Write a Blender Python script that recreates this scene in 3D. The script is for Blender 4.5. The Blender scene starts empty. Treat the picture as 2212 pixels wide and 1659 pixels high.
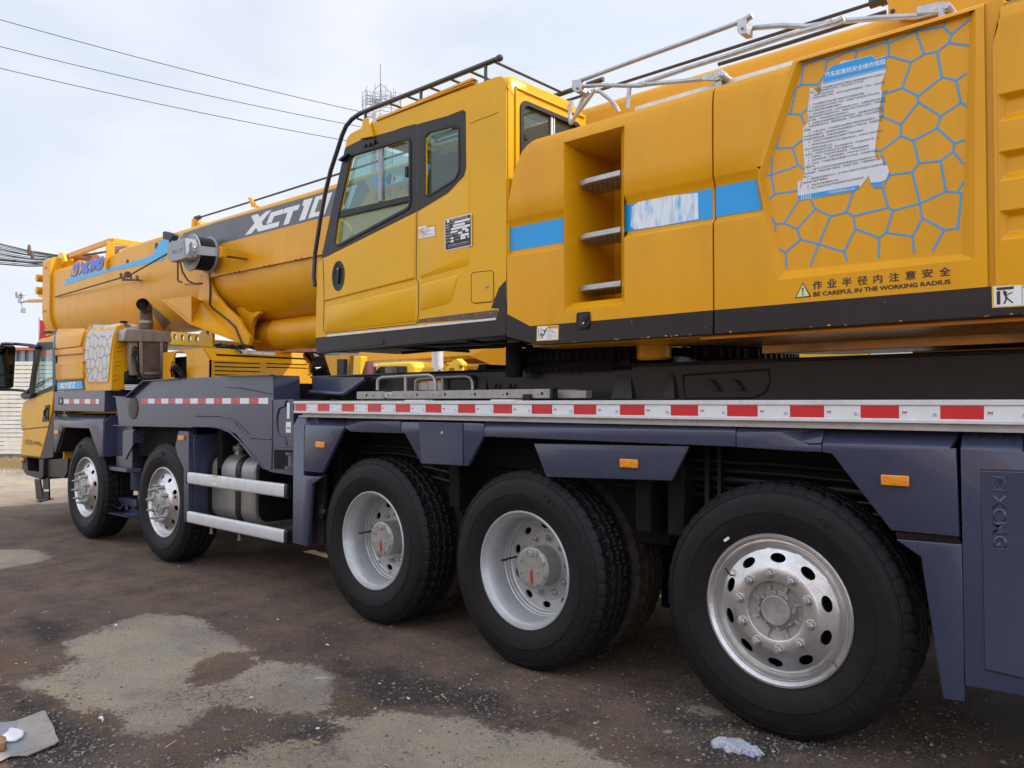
import bpy, bmesh, math, random
from mathutils import Vector, Matrix, noise
from mathutils.geometry import tessellate_polygon
R = math.radians
sc = bpy.context.scene
COL = sc.collection
random.seed(7)

# ---------------------------------------------------------------- camera
PIT, PHI, CAMH, FPX = R(1.3), R(47.76), 1.54, 1725.5
FW = Vector((-math.cos(PHI)*math.cos(PIT), math.sin(PHI)*math.cos(PIT), math.sin(PIT)))
RT = Vector((math.sin(PHI), math.cos(PHI), 0.0))
UP = RT.cross(FW)
CAMP = Vector((0, 0, CAMH))
cam = bpy.data.objects.new("camera", bpy.data.cameras.new("camera"))
COL.objects.link(cam)
cam.matrix_world = Matrix.Translation(CAMP) @ Matrix((RT, UP, -FW)).transposed().to_4x4()
cam.data.sensor_width = 36.0
cam.data.lens = 36.0*FPX/2212.0
cam.data.clip_start = 0.05
cam.data.clip_end = 6000
sc.camera = cam

# ---------------------------------------------------------------- light
SUN_EL, SUN_DIR = 41.0, Vector((0.74, 0.67))     # towards the sun, on plan
saz = math.atan2(SUN_DIR.x, SUN_DIR.y)           # clockwise from +y
sun = bpy.data.objects.new("sun", bpy.data.lights.new("sun", 'SUN'))
COL.objects.link(sun)
sun.data.energy = 2.7
sun.data.angle = R(0.6)
sun.data.color = (1.0, 0.95, 0.86)
d = Vector((SUN_DIR.x, SUN_DIR.y, 0)).normalized()*math.cos(R(SUN_EL)) + Vector((0, 0, math.sin(R(SUN_EL))))
sun.rotation_euler = d.to_track_quat('Z', 'Y').to_euler()
w = bpy.data.worlds.new("World"); sc.world = w; w.use_nodes = True
N, L = w.node_tree.nodes, w.node_tree.links
N.clear()
out = N.new('ShaderNodeOutputWorld'); bg = N.new('ShaderNodeBackground')
sky = N.new('ShaderNodeTexSky'); sky.sky_type = 'NISHITA'; sky.sun_disc = False
sky.sun_elevation = R(SUN_EL); sky.sun_rotation = saz
sky.air_density = 1.2; sky.dust_density = 1.6
tc = N.new('ShaderNodeTexCoord'); mp = N.new('ShaderNodeMapping'); mp.inputs['Scale'].default_value = (1.0, 1.0, 2.6)
nz = N.new('ShaderNodeTexNoise'); nz.inputs['Scale'].default_value = 1.7; nz.inputs['Detail'].default_value = 5; nz.inputs['Roughness'].default_value = 0.52
nz.inputs['Distortion'].default_value = 0.25
cr_ = N.new('ShaderNodeValToRGB'); cr_.color_ramp.elements[0].position = 0.34; cr_.color_ramp.elements[0].color = (0.74, 0.74, 0.74, 1)
cr_.color_ramp.elements[1].position = 0.52; cr_.color_ramp.elements[1].color = (0.97, 0.97, 0.97, 1)
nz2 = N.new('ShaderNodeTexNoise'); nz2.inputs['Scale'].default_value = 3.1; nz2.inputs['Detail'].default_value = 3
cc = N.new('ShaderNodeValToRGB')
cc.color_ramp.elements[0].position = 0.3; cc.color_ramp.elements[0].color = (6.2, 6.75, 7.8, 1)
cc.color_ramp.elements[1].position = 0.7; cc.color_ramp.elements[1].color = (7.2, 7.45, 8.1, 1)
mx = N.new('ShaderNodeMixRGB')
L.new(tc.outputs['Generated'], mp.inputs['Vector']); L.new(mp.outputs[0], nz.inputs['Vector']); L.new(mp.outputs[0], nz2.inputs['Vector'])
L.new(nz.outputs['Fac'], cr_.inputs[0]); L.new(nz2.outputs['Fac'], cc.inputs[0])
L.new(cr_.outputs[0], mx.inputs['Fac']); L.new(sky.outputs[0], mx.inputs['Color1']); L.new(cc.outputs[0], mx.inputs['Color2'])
# sky strengthened behind the camera as added fill for the shaded near side
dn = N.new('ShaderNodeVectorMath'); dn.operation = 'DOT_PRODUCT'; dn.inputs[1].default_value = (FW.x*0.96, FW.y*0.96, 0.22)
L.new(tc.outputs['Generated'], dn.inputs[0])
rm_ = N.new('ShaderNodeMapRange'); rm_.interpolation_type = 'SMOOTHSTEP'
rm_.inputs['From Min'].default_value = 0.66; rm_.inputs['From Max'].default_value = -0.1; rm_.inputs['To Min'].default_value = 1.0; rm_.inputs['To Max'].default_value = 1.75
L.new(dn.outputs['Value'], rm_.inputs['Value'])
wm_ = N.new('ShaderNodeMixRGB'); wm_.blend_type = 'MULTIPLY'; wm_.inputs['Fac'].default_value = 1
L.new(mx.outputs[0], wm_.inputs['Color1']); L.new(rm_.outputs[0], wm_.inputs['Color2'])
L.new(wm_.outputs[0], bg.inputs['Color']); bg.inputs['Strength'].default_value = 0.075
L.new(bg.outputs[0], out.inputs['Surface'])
sc.view_settings.view_transform = 'Standard'; sc.view_settings.look = 'None'
sc.view_settings.exposure = 0.80; sc.view_settings.gamma = 1
sc.view_settings.use_curve_mapping = False
sc.cycles.max_bounces = 8; sc.cycles.transparent_max_bounces = 12

# ---------------------------------------------------------------- survey helpers
def ray(x, y): return FW + RT*((x-1106)/FPX) - UP*((y-829.5)/FPX)
def S(x, y, Y): r = ray(x, y); return CAMP + r*(Y/r.y)
def SX(x, y, X): r = ray(x, y); return CAMP + r*(X/r.x)
def SZ(x, y, Z=0.0): r = ray(x, y); return CAMP + r*((Z-CAMH)/r.z)
def cr(ox, oy, s):
    return lambda *a: [((ox+a[i]/s)/1.85172, (oy+a[i+1]/s)/1.85172) for i in range(0, len(a), 2)]
O = lambda *a: [(a[i], a[i+1]) for i in range(0, len(a), 2)]
Ac=cr(0,800,2.1602); Bc=cr(0,1200,1.659); Cc=cr(600,600,1.8438); Dc=cr(1100,150,1.2292); Ec=cr(2000,0,1.0553)
Fc=cr(900,1300,1.3825); Gc=cr(2400,1300,1.3042); Hc=cr(0,2200,1.0801); Ic=cr(2048,2200,1.0801); Jc=cr(1100,1500,5.53)
Lc=cr(3600,1700,1.508); Mc=cr(0,1300,2.2115); Nc=cr(1300,1900,1.7015); Qc=cr(3000,100,2.074); Rc=cr(3100,0,2.2209)
Tc=cr(2150,0,2.212); Uc=cr(1250,1250,2.0109); Vc=cr(3100,1000,2.2209); Xc=cr(0,2600,3.16); Yc=cr(1650,830,3.95)
ac=cr(960,740,5.53); bc=cr(240,980,5.53); kc=cr(450,1280,2.6024); c_=cr(180,1280,5.185); dc=cr(1330,450,3.0175)
ec=cr(2100,1130,5.53); gc=cr(1360,240,5.53); hc=cr(0,1300,2.765); ic=cr(0,1650,2.765); jc=cr(700,1750,3.16); nc=cr(1750,200,3.16)
def xz(pts, Y): return [(S(p[0], p[1], Y).x, S(p[0], p[1], Y).z) for p in pts]
def rows(P, Y): return [S(p[0], p[1], Y) for p in P]

# ---------------------------------------------------------------- mesh helpers
class MB:
    def __init__(s): s.v = []; s.f = []; s.m = []; s.mi = 0
    def add(s, vs, fs):
        o = len(s.v); s.v += [Vector(v) for v in vs]
        for f in fs: s.f.append([i+o for i in f]); s.m.append(s.mi)
        return s
    def box(s, x0, x1, y0, y1, z0, z1):
        return s.add([(x, y, z) for x in (x0, x1) for y in (y0, y1) for z in (z0, z1)],
                     [(0,1,3,2),(4,6,7,5),(0,4,5,1),(2,3,7,6),(0,2,6,4),(1,5,7,3)])
    def hexa(s, a, b):      # two quads of 4 points each, joined
        return s.add(list(a)+list(b), [(3,2,1,0),(4,5,6,7),(0,1,5,4),(1,2,6,5),(2,3,7,6),(3,0,4,7)])
    def prism(s, loop, axis, a, b):   # loop of 2d points, extruded along an axis ('x','y','z') from a to b
        def P(u, v, t): return {'y': (u, t, v), 'x': (t, u, v), 'z': (u, v, t)}[axis]
        n = len(loop)
        s.add([P(u, v, a) for u, v in loop]+[P(u, v, b) for u, v in loop],
              [list(range(n)), list(range(2*n-1, n-1, -1))]+[(i, i+n, (i+1) % n+n, (i+1) % n) for i in range(n)])
        return s
    def plate(s, loops, a, b, axis='y'):       # polygon with holes, extruded
        def P(u, v, t): return {'y': (u, t, v), 'x': (t, u, v), 'z': (u, v, t)}[axis]
        tr = tessellate_polygon([[Vector((u, v, 0)) for u, v in l] for l in loops])
        fl = [p for l in loops for p in l]; n = len(fl)
        s.add([P(u, v, a) for u, v in fl]+[P(u, v, b) for u, v in fl],
              [list(t) for t in tr]+[[i+n for i in reversed(t)] for t in tr])
        o = len(s.v)-2*n
        for l in loops:
            k = len(l)
            for i in range(k):
                j = (i+1) % k
                s.f.append([o+i, o+i+n, o+j+n, o+j]); s.m.append(s.mi)
            o += k
        return s
    def tube(s, path, r, seg=10, cap=True, closed=False, rx=None):
        path = [Vector(p) for p in path]; n = len(path); o = len(s.v); up0 = None
        for i, p in enumerate(path):
            if closed: t = path[(i+1) % n]-path[i-1]
            else: t = path[min(i+1, n-1)]-path[max(i-1, 0)]
            t.normalize()
            if up0 is None: up0 = Vector((0, 0, 1)) if abs(t.z) < 0.9 else Vector((0, 1, 0))
            a = t.cross(up0).normalized(); b = a.cross(t).normalized(); up0 = b
            rr = r[i] if isinstance(r, (list, tuple)) else r
            for k in range(seg):
                th = 2*math.pi*k/seg
                s.v.append(p+a*(math.cos(th)*(rx or rr))+b*(math.sin(th)*rr))
        m = n if closed else n-1
        for i in range(m):
            for k in range(seg):
                a0 = o+i*seg+k; a1 = o+i*seg+(k+1) % seg; b0 = o+((i+1) % n)*seg+k; b1 = o+((i+1) % n)*seg+(k+1) % seg
                s.f.append([a0, a1, b1, b0]); s.m.append(s.mi)
        if cap and not closed:
            s.f.append([o+k for k in range(seg)][::-1]); s.m.append(s.mi)
            s.f.append([o+(n-1)*seg+k for k in range(seg)]); s.m.append(s.mi)
        return s
    def lathe(s, prof, c=(0,0,0), ax='y', seg=48, fn=None):   # prof: (radius, along)
        c = Vector(c); o = len(s.v)
        for (r, t) in prof:
            for k in range(seg):
                th = 2*math.pi*k/seg
                rr = r if fn is None else fn(r, t, th)
                u, v = math.cos(th)*rr, math.sin(th)*rr
                s.v.append(c+Vector({'y': (u, t, v), 'x': (t, u, v), 'z': (u, v, t)}[ax]))
        for i in range(len(prof)-1):
            for k in range(seg):
                k2 = (k+1) % seg
                s.f.append([o+i*seg+k, o+(i+1)*seg+k, o+(i+1)*seg+k2, o+i*seg+k2]); s.m.append(s.mi)
        return s
    def cyl(s, c, r, h, ax='y', seg=24):       # capped, from c along axis by h
        return s.lathe([(1e-4, 0), (r, 0), (r, h), (1e-4, h)], c, ax, seg)
    def bar(s, a, b, w, h):        # square bar between two points
        a, b = Vector(a), Vector(b); t = (b-a).normalized()
        u = t.cross(Vector((0, 0, 1)) if abs(t.z) < 0.95 else Vector((0, 1, 0))).normalized()*w/2; v = t.cross(u).normalized()*h/2
        return s.hexa([a-u-v, a+u-v, a+u+v, a-u+v], [b-u-v, b+u-v, b+u+v, b-u+v])
    def parts(s):
        par = list(range(len(s.v)))
        def f(i):
            while par[i] != i: par[i] = par[par[i]]; i = par[i]
            return i
        for fc in s.f:
            for k in fc[1:]: par[f(k)] = f(fc[0])
        g = {}
        for i, fc in enumerate(s.f): g.setdefault(f(fc[0]), []).append(i)
        out_ = []
        for ids in g.values():
            m_ = MB(); used = sorted({k for i in ids for k in s.f[i]}); mp_ = {k: j for j, k in enumerate(used)}
            m_.add([s.v[k] for k in used], [[mp_[k] for k in s.f[i]] for i in ids]); out_.append(m_)
        return out_
    def build(s, name, mat, parent=None, bevel=0, smooth=35, seg=2, label=None, split=False):
        if split:
            o_ = [m_.build(name, mat, parent, bevel, smooth, seg) for m_ in s.parts()]
            return o_[0]
        me = bpy.data.meshes.new(name)
        c = Vector((0, 0, 0))
        if s.v:
            lo = Vector([min(v[i] for v in s.v) for i in range(3)]); hi = Vector([max(v[i] for v in s.v) for i in range(3)]); c = (lo+hi)/2
        me.from_pydata([v-c for v in s.v], [], s.f)
        mats = mat if isinstance(mat, (list, tuple)) else [mat]
        for m in mats: me.materials.append(m)
        if len(mats) > 1: me.polygons.foreach_set('material_index', s.m)
        bm = bmesh.new(); bm.from_mesh(me)
        bmesh.ops.remove_doubles(bm, verts=bm.verts, dist=1e-5)
        bmesh.ops.recalc_face_normals(bm, faces=bm.faces); bm.to_mesh(me); bm.free()
        me.validate()
        if smooth:
            me.shade_smooth(); me.set_sharp_from_angle(angle=R(smooth))
        ob = bpy.data.objects.new(name, me); COL.objects.link(ob); ob.location = c
        if parent: adopt(ob, parent)
        if bevel:
            b = ob.modifiers.new("bevel", 'BEVEL'); b.width = bevel; b.segments = seg; b.limit_method = 'ANGLE'; b.angle_limit = R(35); b.harden_normals = False
        if label: ob['label'] = label
        return ob
WM = {}
def wloc(o):
    p = Vector(o.location)
    while o.parent: o = o.parent; p = p+o.location
    return p
def adopt(ob, parent):
    ob.location = Vector(ob.location)-wloc(parent); ob.parent = parent
def thing(name, label, cat, loc=(0,0,0), group=None):
    o = bpy.data.objects.new(name, None); COL.objects.link(o); o.location = loc; o.empty_display_size = 0.3
    return tag(o, label, cat, group)
def tag(o, label, cat, group=None, kind=None):
    if label: o['label'] = label
    if cat: o['category'] = cat
    if group: o['group'] = group
    if kind: o['kind'] = kind
    return o
def kids(o): return [c for c in bpy.data.objects if c.parent == o]
def copy_tree(o, parent=None):
    c = o.copy(); COL.objects.link(c); c.parent = parent
    for ch in kids(o): copy_tree(ch, c)
    return c

def text_me(body, bold=0.0):
    cu = bpy.data.curves.new("t", 'FONT'); cu.body = body; cu.offset = bold; cu.resolution_u = 3
    ob = bpy.data.objects.new("t", cu); COL.objects.link(ob)
    dg = bpy.context.evaluated_depsgraph_get(); dg.update()
    me = bpy.data.meshes.new_from_object(ob.evaluated_get(dg))
    vs = [v.co.copy() for v in me.vertices]; fs = [list(p.vertices) for p in me.polygons]
    bpy.data.objects.remove(ob); bpy.data.curves.remove(cu); bpy.data.meshes.remove(me)
    return vs, fs
def put_text(mb, body, fn, bold=0.0, size=None):
    if bold > 0 and any(ord(c_q) > 255 for c_q in body):      # wide glyphs: thicken by restriking, not by outline offset
        k_ = 0.9*bold/max(1, len(body)); f0 = fn; e_ = Vector((0, -0.00012, 0))
        put_text(mb, body, lambda u, v: f0(u, v)); put_text(mb, body, lambda u, v: f0(u+k_, v)+e_); put_text(mb, body, lambda u, v: f0(u+k_*.5, v+bold*.6)+e_*2); return
    # fn maps u in 0..1 along the line and v in 0..1 of its height to a point
    vs, fs = text_me(body, bold)
    if not vs: return
    x0 = min(v.x for v in vs); x1 = max(v.x for v in vs); y0 = min(v.y for v in vs); y1 = max(v.y for v in vs)
    mb.add([fn((v.x-x0)/(x1-x0), (v.y-y0)/(y1-y0)) for v in vs], fs)
def quadmap(bl, br, tr, tl):
    bl, br, tr, tl = map(Vector, (bl, br, tr, tl))
    return lambda u, v: (bl*(1-u)+br*u)*(1-v)+(tl*(1-u)+tr*u)*v
def flat(pts):        # a single polygon in place
    return pts

# ---------------------------------------------------------------- materials
def mat(name, col, rough=0.5, metal=0.0, coat=0.0, var=0.0, vscale=3.0, bump=0.0, bscale=60.0, dirt=None, dirt_amt=0.0, spec=0.5, streak=False, trans=0.0):
    m = bpy.data.materials.new(name); m.use_nodes = True
    n, l = m.node_tree.nodes, m.node_tree.links
    b = n['Principled BSDF']
    b.inputs['Base Color'].default_value = (*col, 1); b.inputs['Roughness'].default_value = rough
    b.inputs['Metallic'].default_value = metal; b.inputs['Coat Weight'].default_value = coat; b.inputs['Coat Roughness'].default_value = 0.08
    b.inputs['Specular IOR Level'].default_value = spec
    if trans: b.inputs['Transmission Weight'].default_value = trans
    g = n.new('ShaderNodeNewGeometry')
    src = g.outputs['Position']
    if var or dirt:
        mpn = n.new('ShaderNodeMapping'); l.new(src, mpn.inputs[0])
        if streak: mpn.inputs['Scale'].default_value = (1, 1, 0.22)
        t = n.new('ShaderNodeTexNoise'); t.inputs['Scale'].default_value = vscale; t.inputs['Detail'].default_value = 7; t.inputs['Roughness'].default_value = 0.62
        l.new(mpn.outputs[0], t.inputs['Vector'])
        rr = n.new('ShaderNodeMapRange'); rr.inputs['From Min'].default_value = 0.3; rr.inputs['From Max'].default_value = 0.7
        rr.inputs['To Min'].default_value = 1-var; rr.inputs['To Max'].default_value = 1+var
        l.new(t.outputs['Fac'], rr.inputs['Value'])
        mu = n.new('ShaderNodeMixRGB'); mu.blend_type = 'MULTIPLY'; mu.inputs['Fac'].default_value = 1; mu.inputs['Color1'].default_value = (*col, 1)
        l.new(rr.outputs[0], mu.inputs['Color2']); last = mu.outputs[0]
        if dirt:
            t2 = n.new('ShaderNodeTexNoise'); t2.inputs['Scale'].default_value = vscale*2.3; t2.inputs['Detail'].default_value = 9; t2.inputs['Roughness'].default_value = 0.7
            l.new(mpn.outputs[0], t2.inputs['Vector'])
            r2 = n.new('ShaderNodeMapRange'); r2.inputs['From Min'].default_value = 0.48; r2.inputs['From Max'].default_value = 0.72; r2.inputs['To Max'].default_value = dirt_amt
            l.new(t2.outputs['Fac'], r2.inputs['Value'])
            m2 = n.new('ShaderNodeMixRGB'); l.new(r2.outputs[0], m2.inputs['Fac']); l.new(last, m2.inputs['Color1']); m2.inputs['Color2'].default_value = (*dirt, 1); last = m2.outputs[0]
            ra = n.new('ShaderNodeMapRange'); ra.inputs['To Min'].default_value = rough; ra.inputs['To Max'].default_value = min(1, rough+0.4)
            l.new(r2.outputs[0], ra.inputs['Value']); l.new(ra.outputs[0], b.inputs['Roughness'])
        l.new(last, b.inputs['Base Color'])
    if not bump and coat > 0.03 and not metal:
        bump, bscale = 0.05, 1.1
    if bump:
        t3 = n.new('ShaderNodeTexNoise'); t3.inputs['Scale'].default_value = bscale; t3.inputs['Detail'].default_value = 6 if bscale > 3 else 0
        l.new(src, t3.inputs['Vector'])
        bp = n.new('ShaderNodeBump'); bp.inputs['Strength'].default_value = bump; bp.inputs['Distance'].default_value = 0.01
        l.new(t3.outputs['Fac'], bp.inputs['Height']); l.new(bp.outputs[0], b.inputs['Normal'])
    return m
def glass(name, tint, rough=0.02, alpha=0.25):
    # thin pane: clear with a real mirror layer
    m = bpy.data.materials.new(name); m.use_nodes = True
    n, l = m.node_tree.nodes, m.node_tree.links; n.clear()
    o = n.new('ShaderNodeOutputMaterial'); tr = n.new('ShaderNodeBsdfTransparent'); tr.inputs[0].default_value = (*tint, 1)
    gl = n.new('ShaderNodeBsdfGlossy'); gl.inputs['Roughness'].default_value = rough
    df = n.new('ShaderNodeBsdfDiffuse'); df.inputs[0].default_value = (0.45, 0.5, 0.5, 1)
    ge = n.new('ShaderNodeNewGeometry'); dt = n.new('ShaderNodeVectorMath'); dt.operation = 'DOT_PRODUCT'
    l.new(ge.outputs['Incoming'], dt.inputs[0]); l.new(ge.outputs['Normal'], dt.inputs[1])
    def mth(op, a, b_):
        q = n.new('ShaderNodeMath'); q.operation = op
        for k, v in ((0, a), (1, b_)):
            if isinstance(v, float): q.inputs[k].default_value = v
            else: l.new(v, q.inputs[k])
        return q.outputs[0]
    fr_o = mth('ADD', mth('MULTIPLY', mth('POWER', mth('SUBTRACT', 1.0, mth('ABSOLUTE', dt.outputs['Value'], 0.0)), 5.0), 0.9), 0.045)
    m1 = n.new('ShaderNodeMixShader'); m1.inputs[0].default_value = alpha
    l.new(tr.outputs[0], m1.inputs[1]); l.new(df.outputs[0], m1.inputs[2])
    m2 = n.new('ShaderNodeMixShader'); l.new(fr_o, m2.inputs[0]); l.new(m1.outputs[0], m2.inputs[1]); l.new(gl.outputs[0], m2.inputs[2])
    l.new(m2.outputs[0], o.inputs[0]); return m
M = dict(
 orange=mat('orange_paint', (0.68, 0.315, 0.004), 0.30, 0, 0.06, 0.06, 2.6, dirt=(0.44, 0.22, 0.02), dirt_amt=0.28, spec=0.26, streak=True),
 yellow=mat('yellow_paint', (0.69, 0.365, 0.006), 0.30, 0, 0.06, 0.05, 1.5, dirt=(0.40, 0.26, 0.07), dirt_amt=0.18, spec=0.2),
 lemon=mat('lemon_yellow_paint', (0.80, 0.50, 0.006), 0.35, 0, 0.05, 0.06, 1.2, dirt=(0.3, 0.22, 0.1), dirt_amt=0.3),
 blue=mat('slate_blue_paint', (0.040, 0.047, 0.088), 0.27, 0, 0.28, 0.08, 2.0, dirt=(0.075, 0.062, 0.065), dirt_amt=0.2, spec=0.42),
 frame=mat('chassis_dark_paint', (0.018, 0.016, 0.019), 0.32, 0, 0.0, 0.25, 1.5, dirt=(0.05, 0.028, 0.02), dirt_amt=0.6, spec=0.28),
 under=mat('underbody_black', (0.009, 0.008, 0.009), 0.75, 0, 0, 0.3, 5, dirt=(0.04, 0.026, 0.018), dirt_amt=0.35, spec=0.15),
 charcoal=mat('charcoal_paint', (0.015, 0.012, 0.0145), 0.36, 0, 0.0, 0.12, 3, dirt=(0.07, 0.045, 0.035), dirt_amt=0.2, spec=0.3),
 black=mat('black_plastic', (0.011, 0.0105, 0.013), 0.42, 0, 0, 0.15, 8, spec=0.3),
 pipeblack=mat('black_tube_paint', (0.018, 0.018, 0.021), 0.35, 0, 0.2, 0.2, 14),
 rubber=mat('tyre_rubber', (0.0075, 0.007, 0.0085), 0.55, 0, 0, 0.22, 9, 0.12, 160, dirt=(0.028, 0.022, 0.020), dirt_amt=0.3, spec=0.25),
 dusty=mat('dusty_tyre_rubber', (0.035, 0.028, 0.023), 0.8, 0, 0, 0.3, 7, 0.15, 120, dirt=(0.11, 0.08, 0.06), dirt_amt=0.7, spec=0.2),
 tyretext=mat('tyre_letter_rubber', (0.0115, 0.011, 0.0125), 0.5, spec=0.3),
 silver=mat('wheel_silver', (0.58, 0.58, 0.58), 0.3, 0.85, 0, 0.12, 7, 0.08, 90, dirt=(0.25, 0.2, 0.15), dirt_amt=0.3),
 rimpaint=mat('rim_silver_paint', (0.42, 0.43, 0.44), 0.38, 0.35, 0.2, 0.08, 6, dirt=(0.2, 0.17, 0.14), dirt_amt=0.35),
 cast=mat('cast_silver', (0.40, 0.395, 0.385), 0.40, 0.6, 0, 0.12, 20, 0.12, 60, dirt=(0.2, 0.16, 0.12), dirt_amt=0.3),
 galv=mat('galvanised_steel', (0.42, 0.43, 0.44), 0.42, 0.7, 0, 0.15, 18, 0.1, 200, dirt=(0.2, 0.17, 0.14), dirt_amt=0.25),
 alu=mat('aluminium_profile', (0.62, 0.63, 0.65), 0.4, 0.25, 0, 0.06, 6, dirt=(0.35, 0.3, 0.25), dirt_amt=0.35),
 dullalu=mat('dusty_aluminium', (0.36, 0.34, 0.32), 0.5, 0.4, 0, 0.12, 7, dirt=(0.25, 0.19, 0.14), dirt_amt=0.5),
 tank=mat('fuel_tank_aluminium', (0.33, 0.32, 0.31), 0.42, 0.6, 0, 0.2, 5, 0.12, 30, dirt=(0.2, 0.14, 0.11), dirt_amt=0.75, streak=True),
 steel=mat('stained_stainless', (0.36, 0.34, 0.31), 0.4, 0.7, 0, 0.15, 6, dirt=(0.13, 0.09, 0.065), dirt_amt=0.7, streak=True),
 rusty=mat('scorched_steel', (0.12, 0.085, 0.065), 0.6, 0.4, 0, 0.35, 8, 0.2, 60, dirt=(0.22, 0.13, 0.08), dirt_amt=0.5),
 red=mat('reflective_red', (0.55, 0.015, 0.02), 0.35, 0, 0.3, 0.05, 12),
 white=mat('reflective_white', (0.66, 0.69, 0.71), 0.35, 0, 0.3, 0.05, 40),
 decalw=mat('white_decal', (0.72, 0.73, 0.75), 0.4, 0, 0, 0.03, 10),
 decalb=mat('cyan_decal', (0.002, 0.30, 0.70), 0.4, 0, 0.0, 0.04, 6),
 sky=mat('light_cyan_decal', (0.03, 0.38, 0.72), 0.4, 0, 0.1, 0.05, 3),
 grey=mat('dark_grey_decal', (0.075, 0.08, 0.095), 0.4, 0, 0.15, 0.15, 2.5, dirt=(0.15, 0.14, 0.14), dirt_amt=0.3),
 logo=mat('royal_blue_decal', (0.07, 0.15, 0.58), 0.4),
 ink=mat('dark_brown_ink', (0.03, 0.014, 0.014), 0.5),
 inkb=mat('black_ink', (0.012, 0.012, 0.014), 0.5),
 faded=mat('faded_black_ink', (0.05, 0.047, 0.055), 0.5),
 paper=mat('poster_paper', (0.62, 0.64, 0.67), 0.6, 0, 0, 0.05, 20),
 amber=mat('amber_lens', (0.75, 0.26, 0.005), 0.25, 0, 0.6, 0.08, 60),
 stickY=mat('sticker_yellow', (0.75, 0.42, 0.02), 0.4),
 cream=mat('cream_plastic', (0.62, 0.58, 0.47), 0.5, 0, 0, 0.06, 8),
 greyp=mat('grey_plastic', (0.27, 0.28, 0.30), 0.45, 0, 0, 0.06, 10),
 wire=mat('wire_black', (0.02, 0.02, 0.024), 0.55),
 rope=mat('steel_rope', (0.05, 0.045, 0.045), 0.5, 0.3, 0, 0.3, 60),
 glass=glass('cab_glass', (0.74, 0.88, 0.86), 0.02, 0.10),
 glass2=glass('dark_cab_glass', (0.60, 0.74, 0.70), 0.02, 0.07),
 seat=mat('seat_fabric', (0.05, 0.06, 0.065), 0.9, 0, 0, 0.2, 30),
 head=mat('cab_lining', (0.16, 0.17, 0.18), 0.8, 0, 0, 0.1, 8),
 mirror=mat('mirror_glass', (0.07, 0.075, 0.085), 0.03, 1.0),
 dkglass=mat('tinted_vehicle_glass', (0.03, 0.04, 0.045), 0.07, 0, 0, spec=0.6),
 honey=mat('brushed_panel', (0.50, 0.46, 0.43), 0.33, 0.55, 0, 0.06, 10),
 tread=mat('scuffed_underplate', (0.50, 0.21, 0.02), 0.14, 0.35, 0.2, 0.2, 2, dirt=(0.34, 0.26, 0.2), dirt_amt=0.5),
)
# ================================================================= GROUND
def gp(c, *a): return [(SZ(p[0], p[1]).x, SZ(p[0], p[1]).y) for p in c(*a)]
sandp = [gp(Hc, 270,410,440,340,520,300,640,270,870,290,920,350,1000,380,1080,440,1120,480,1200,490,1380,490,1430,550,1450,590,1420,650,1380,700,1300,705,1180,700,1080,680,960,670,880,690,820,750,760,800,620,800,510,790,540,740,520,710,290,680,270,640,70,590,70,560,240,540,250,500,350,480,290,440),
         gp(Hc, 1380,720,1560,720,1700,690,1850,710,2040,730,2100,770,2230,800,2330,850,2480,900,2600,980,2600,1200,900,1200,900,930,1050,890,1080,850,1240,815,1420,830,1500,775),
         gp(Hc, 0,0,150,0,230,30,120,60,0,80,-200,90,-200,0), gp(Ic, 720,672,800,680,930,730,900,745,780,715), gp(Ic, 0,785,180,800,300,850,370,890,480,925,480,1000,0,1000)]
hole = [gp(Hc, 790,575,880,592,1000,560,1110,495,1075,450,970,440,860,480,830,530)]
rustp = [gp(Hc, 0,430,90,440,110,490,50,540,0,540,-60,480), gp(Hc, 620,820,900,810,1180,770,1250,800,1050,850,900,930,700,900,600,860), gp(Ic, 780,790,900,800,1060,810,1080,840,900,860,800,830), gp(Ic, 440,780,560,780,560,840,480,850), gp(Hc, 230,640,480,700,500,780,440,800,260,700), gp(Ic, 1560,700,1660,680,1700,720,1600,800,1480,860), gp(Hc,1400,640,1560,650,1620,700,1480,720)]
darkp = [gp(Hc, 0,590,250,640,500,800,480,942,0,1000), gp(Hc, 950,830,1500,720,1450,780,1250,840,1000,940,850,942), gp(Hc, 1430,450,1900,560,2212,620,2212,760,1900,690,1500,660,1470,560), gp(Hc, 100,290,330,300,300,400,120,420), gp(Ic, 500,650,1100,800,1400,850,1300,950,900,950,700,800)]
def GZ(x, y): return 0.010*noise.noise(Vector((x*1.3, y*1.3, 0)))+0.005*noise.noise(Vector((x*6, y*6, 3)))+0.033*math.exp(-((x+1.45)**2+(y-3.75)**2)/0.8)
def sd(p, poly):
    x, y = p[0], p[1]; ins = False; d = 1e9; n = len(poly)
    for i in range(n):
        ax, ay = poly[i]; bx, by = poly[(i+1) % n]
        if (ay > y) != (by > y) and x < (bx-ax)*(y-ay)/(by-ay)+ax: ins = not ins
        dx, dy = bx-ax, by-ay; t = max(0, min(1, ((x-ax)*dx+(y-ay)*dy)/(dx*dx+dy*dy+1e-12))); d = min(d, math.hypot(x-ax-t*dx, y-ay-t*dy))
    return d if ins else -d
def fld(p, polys, soft):
    b = -9
    for q in polys:
        xs = [a[0] for a in q]; ys = [a[1] for a in q]
        if p[0] < min(xs)-.6 or p[0] > max(xs)+.6 or p[1] < min(ys)-.6 or p[1] > max(ys)+.6: continue
        b = max(b, sd(p, q))
    return max(0.0, min(1.0, 0.5+b/soft/2))
xs = [-3000, -900, -350, -140, -70, -45, -32, -26, -22, -19, -17]
x = -15.5
while x < -9: xs.append(x); x += 0.16
while x < 1.6: xs.append(x); x += 0.055
xs += [2.5, 4, 8, 20, 60, 300, 2500]
ys = [-2500, -300, -60, -15, -4, -1]
y = 0.0
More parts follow.
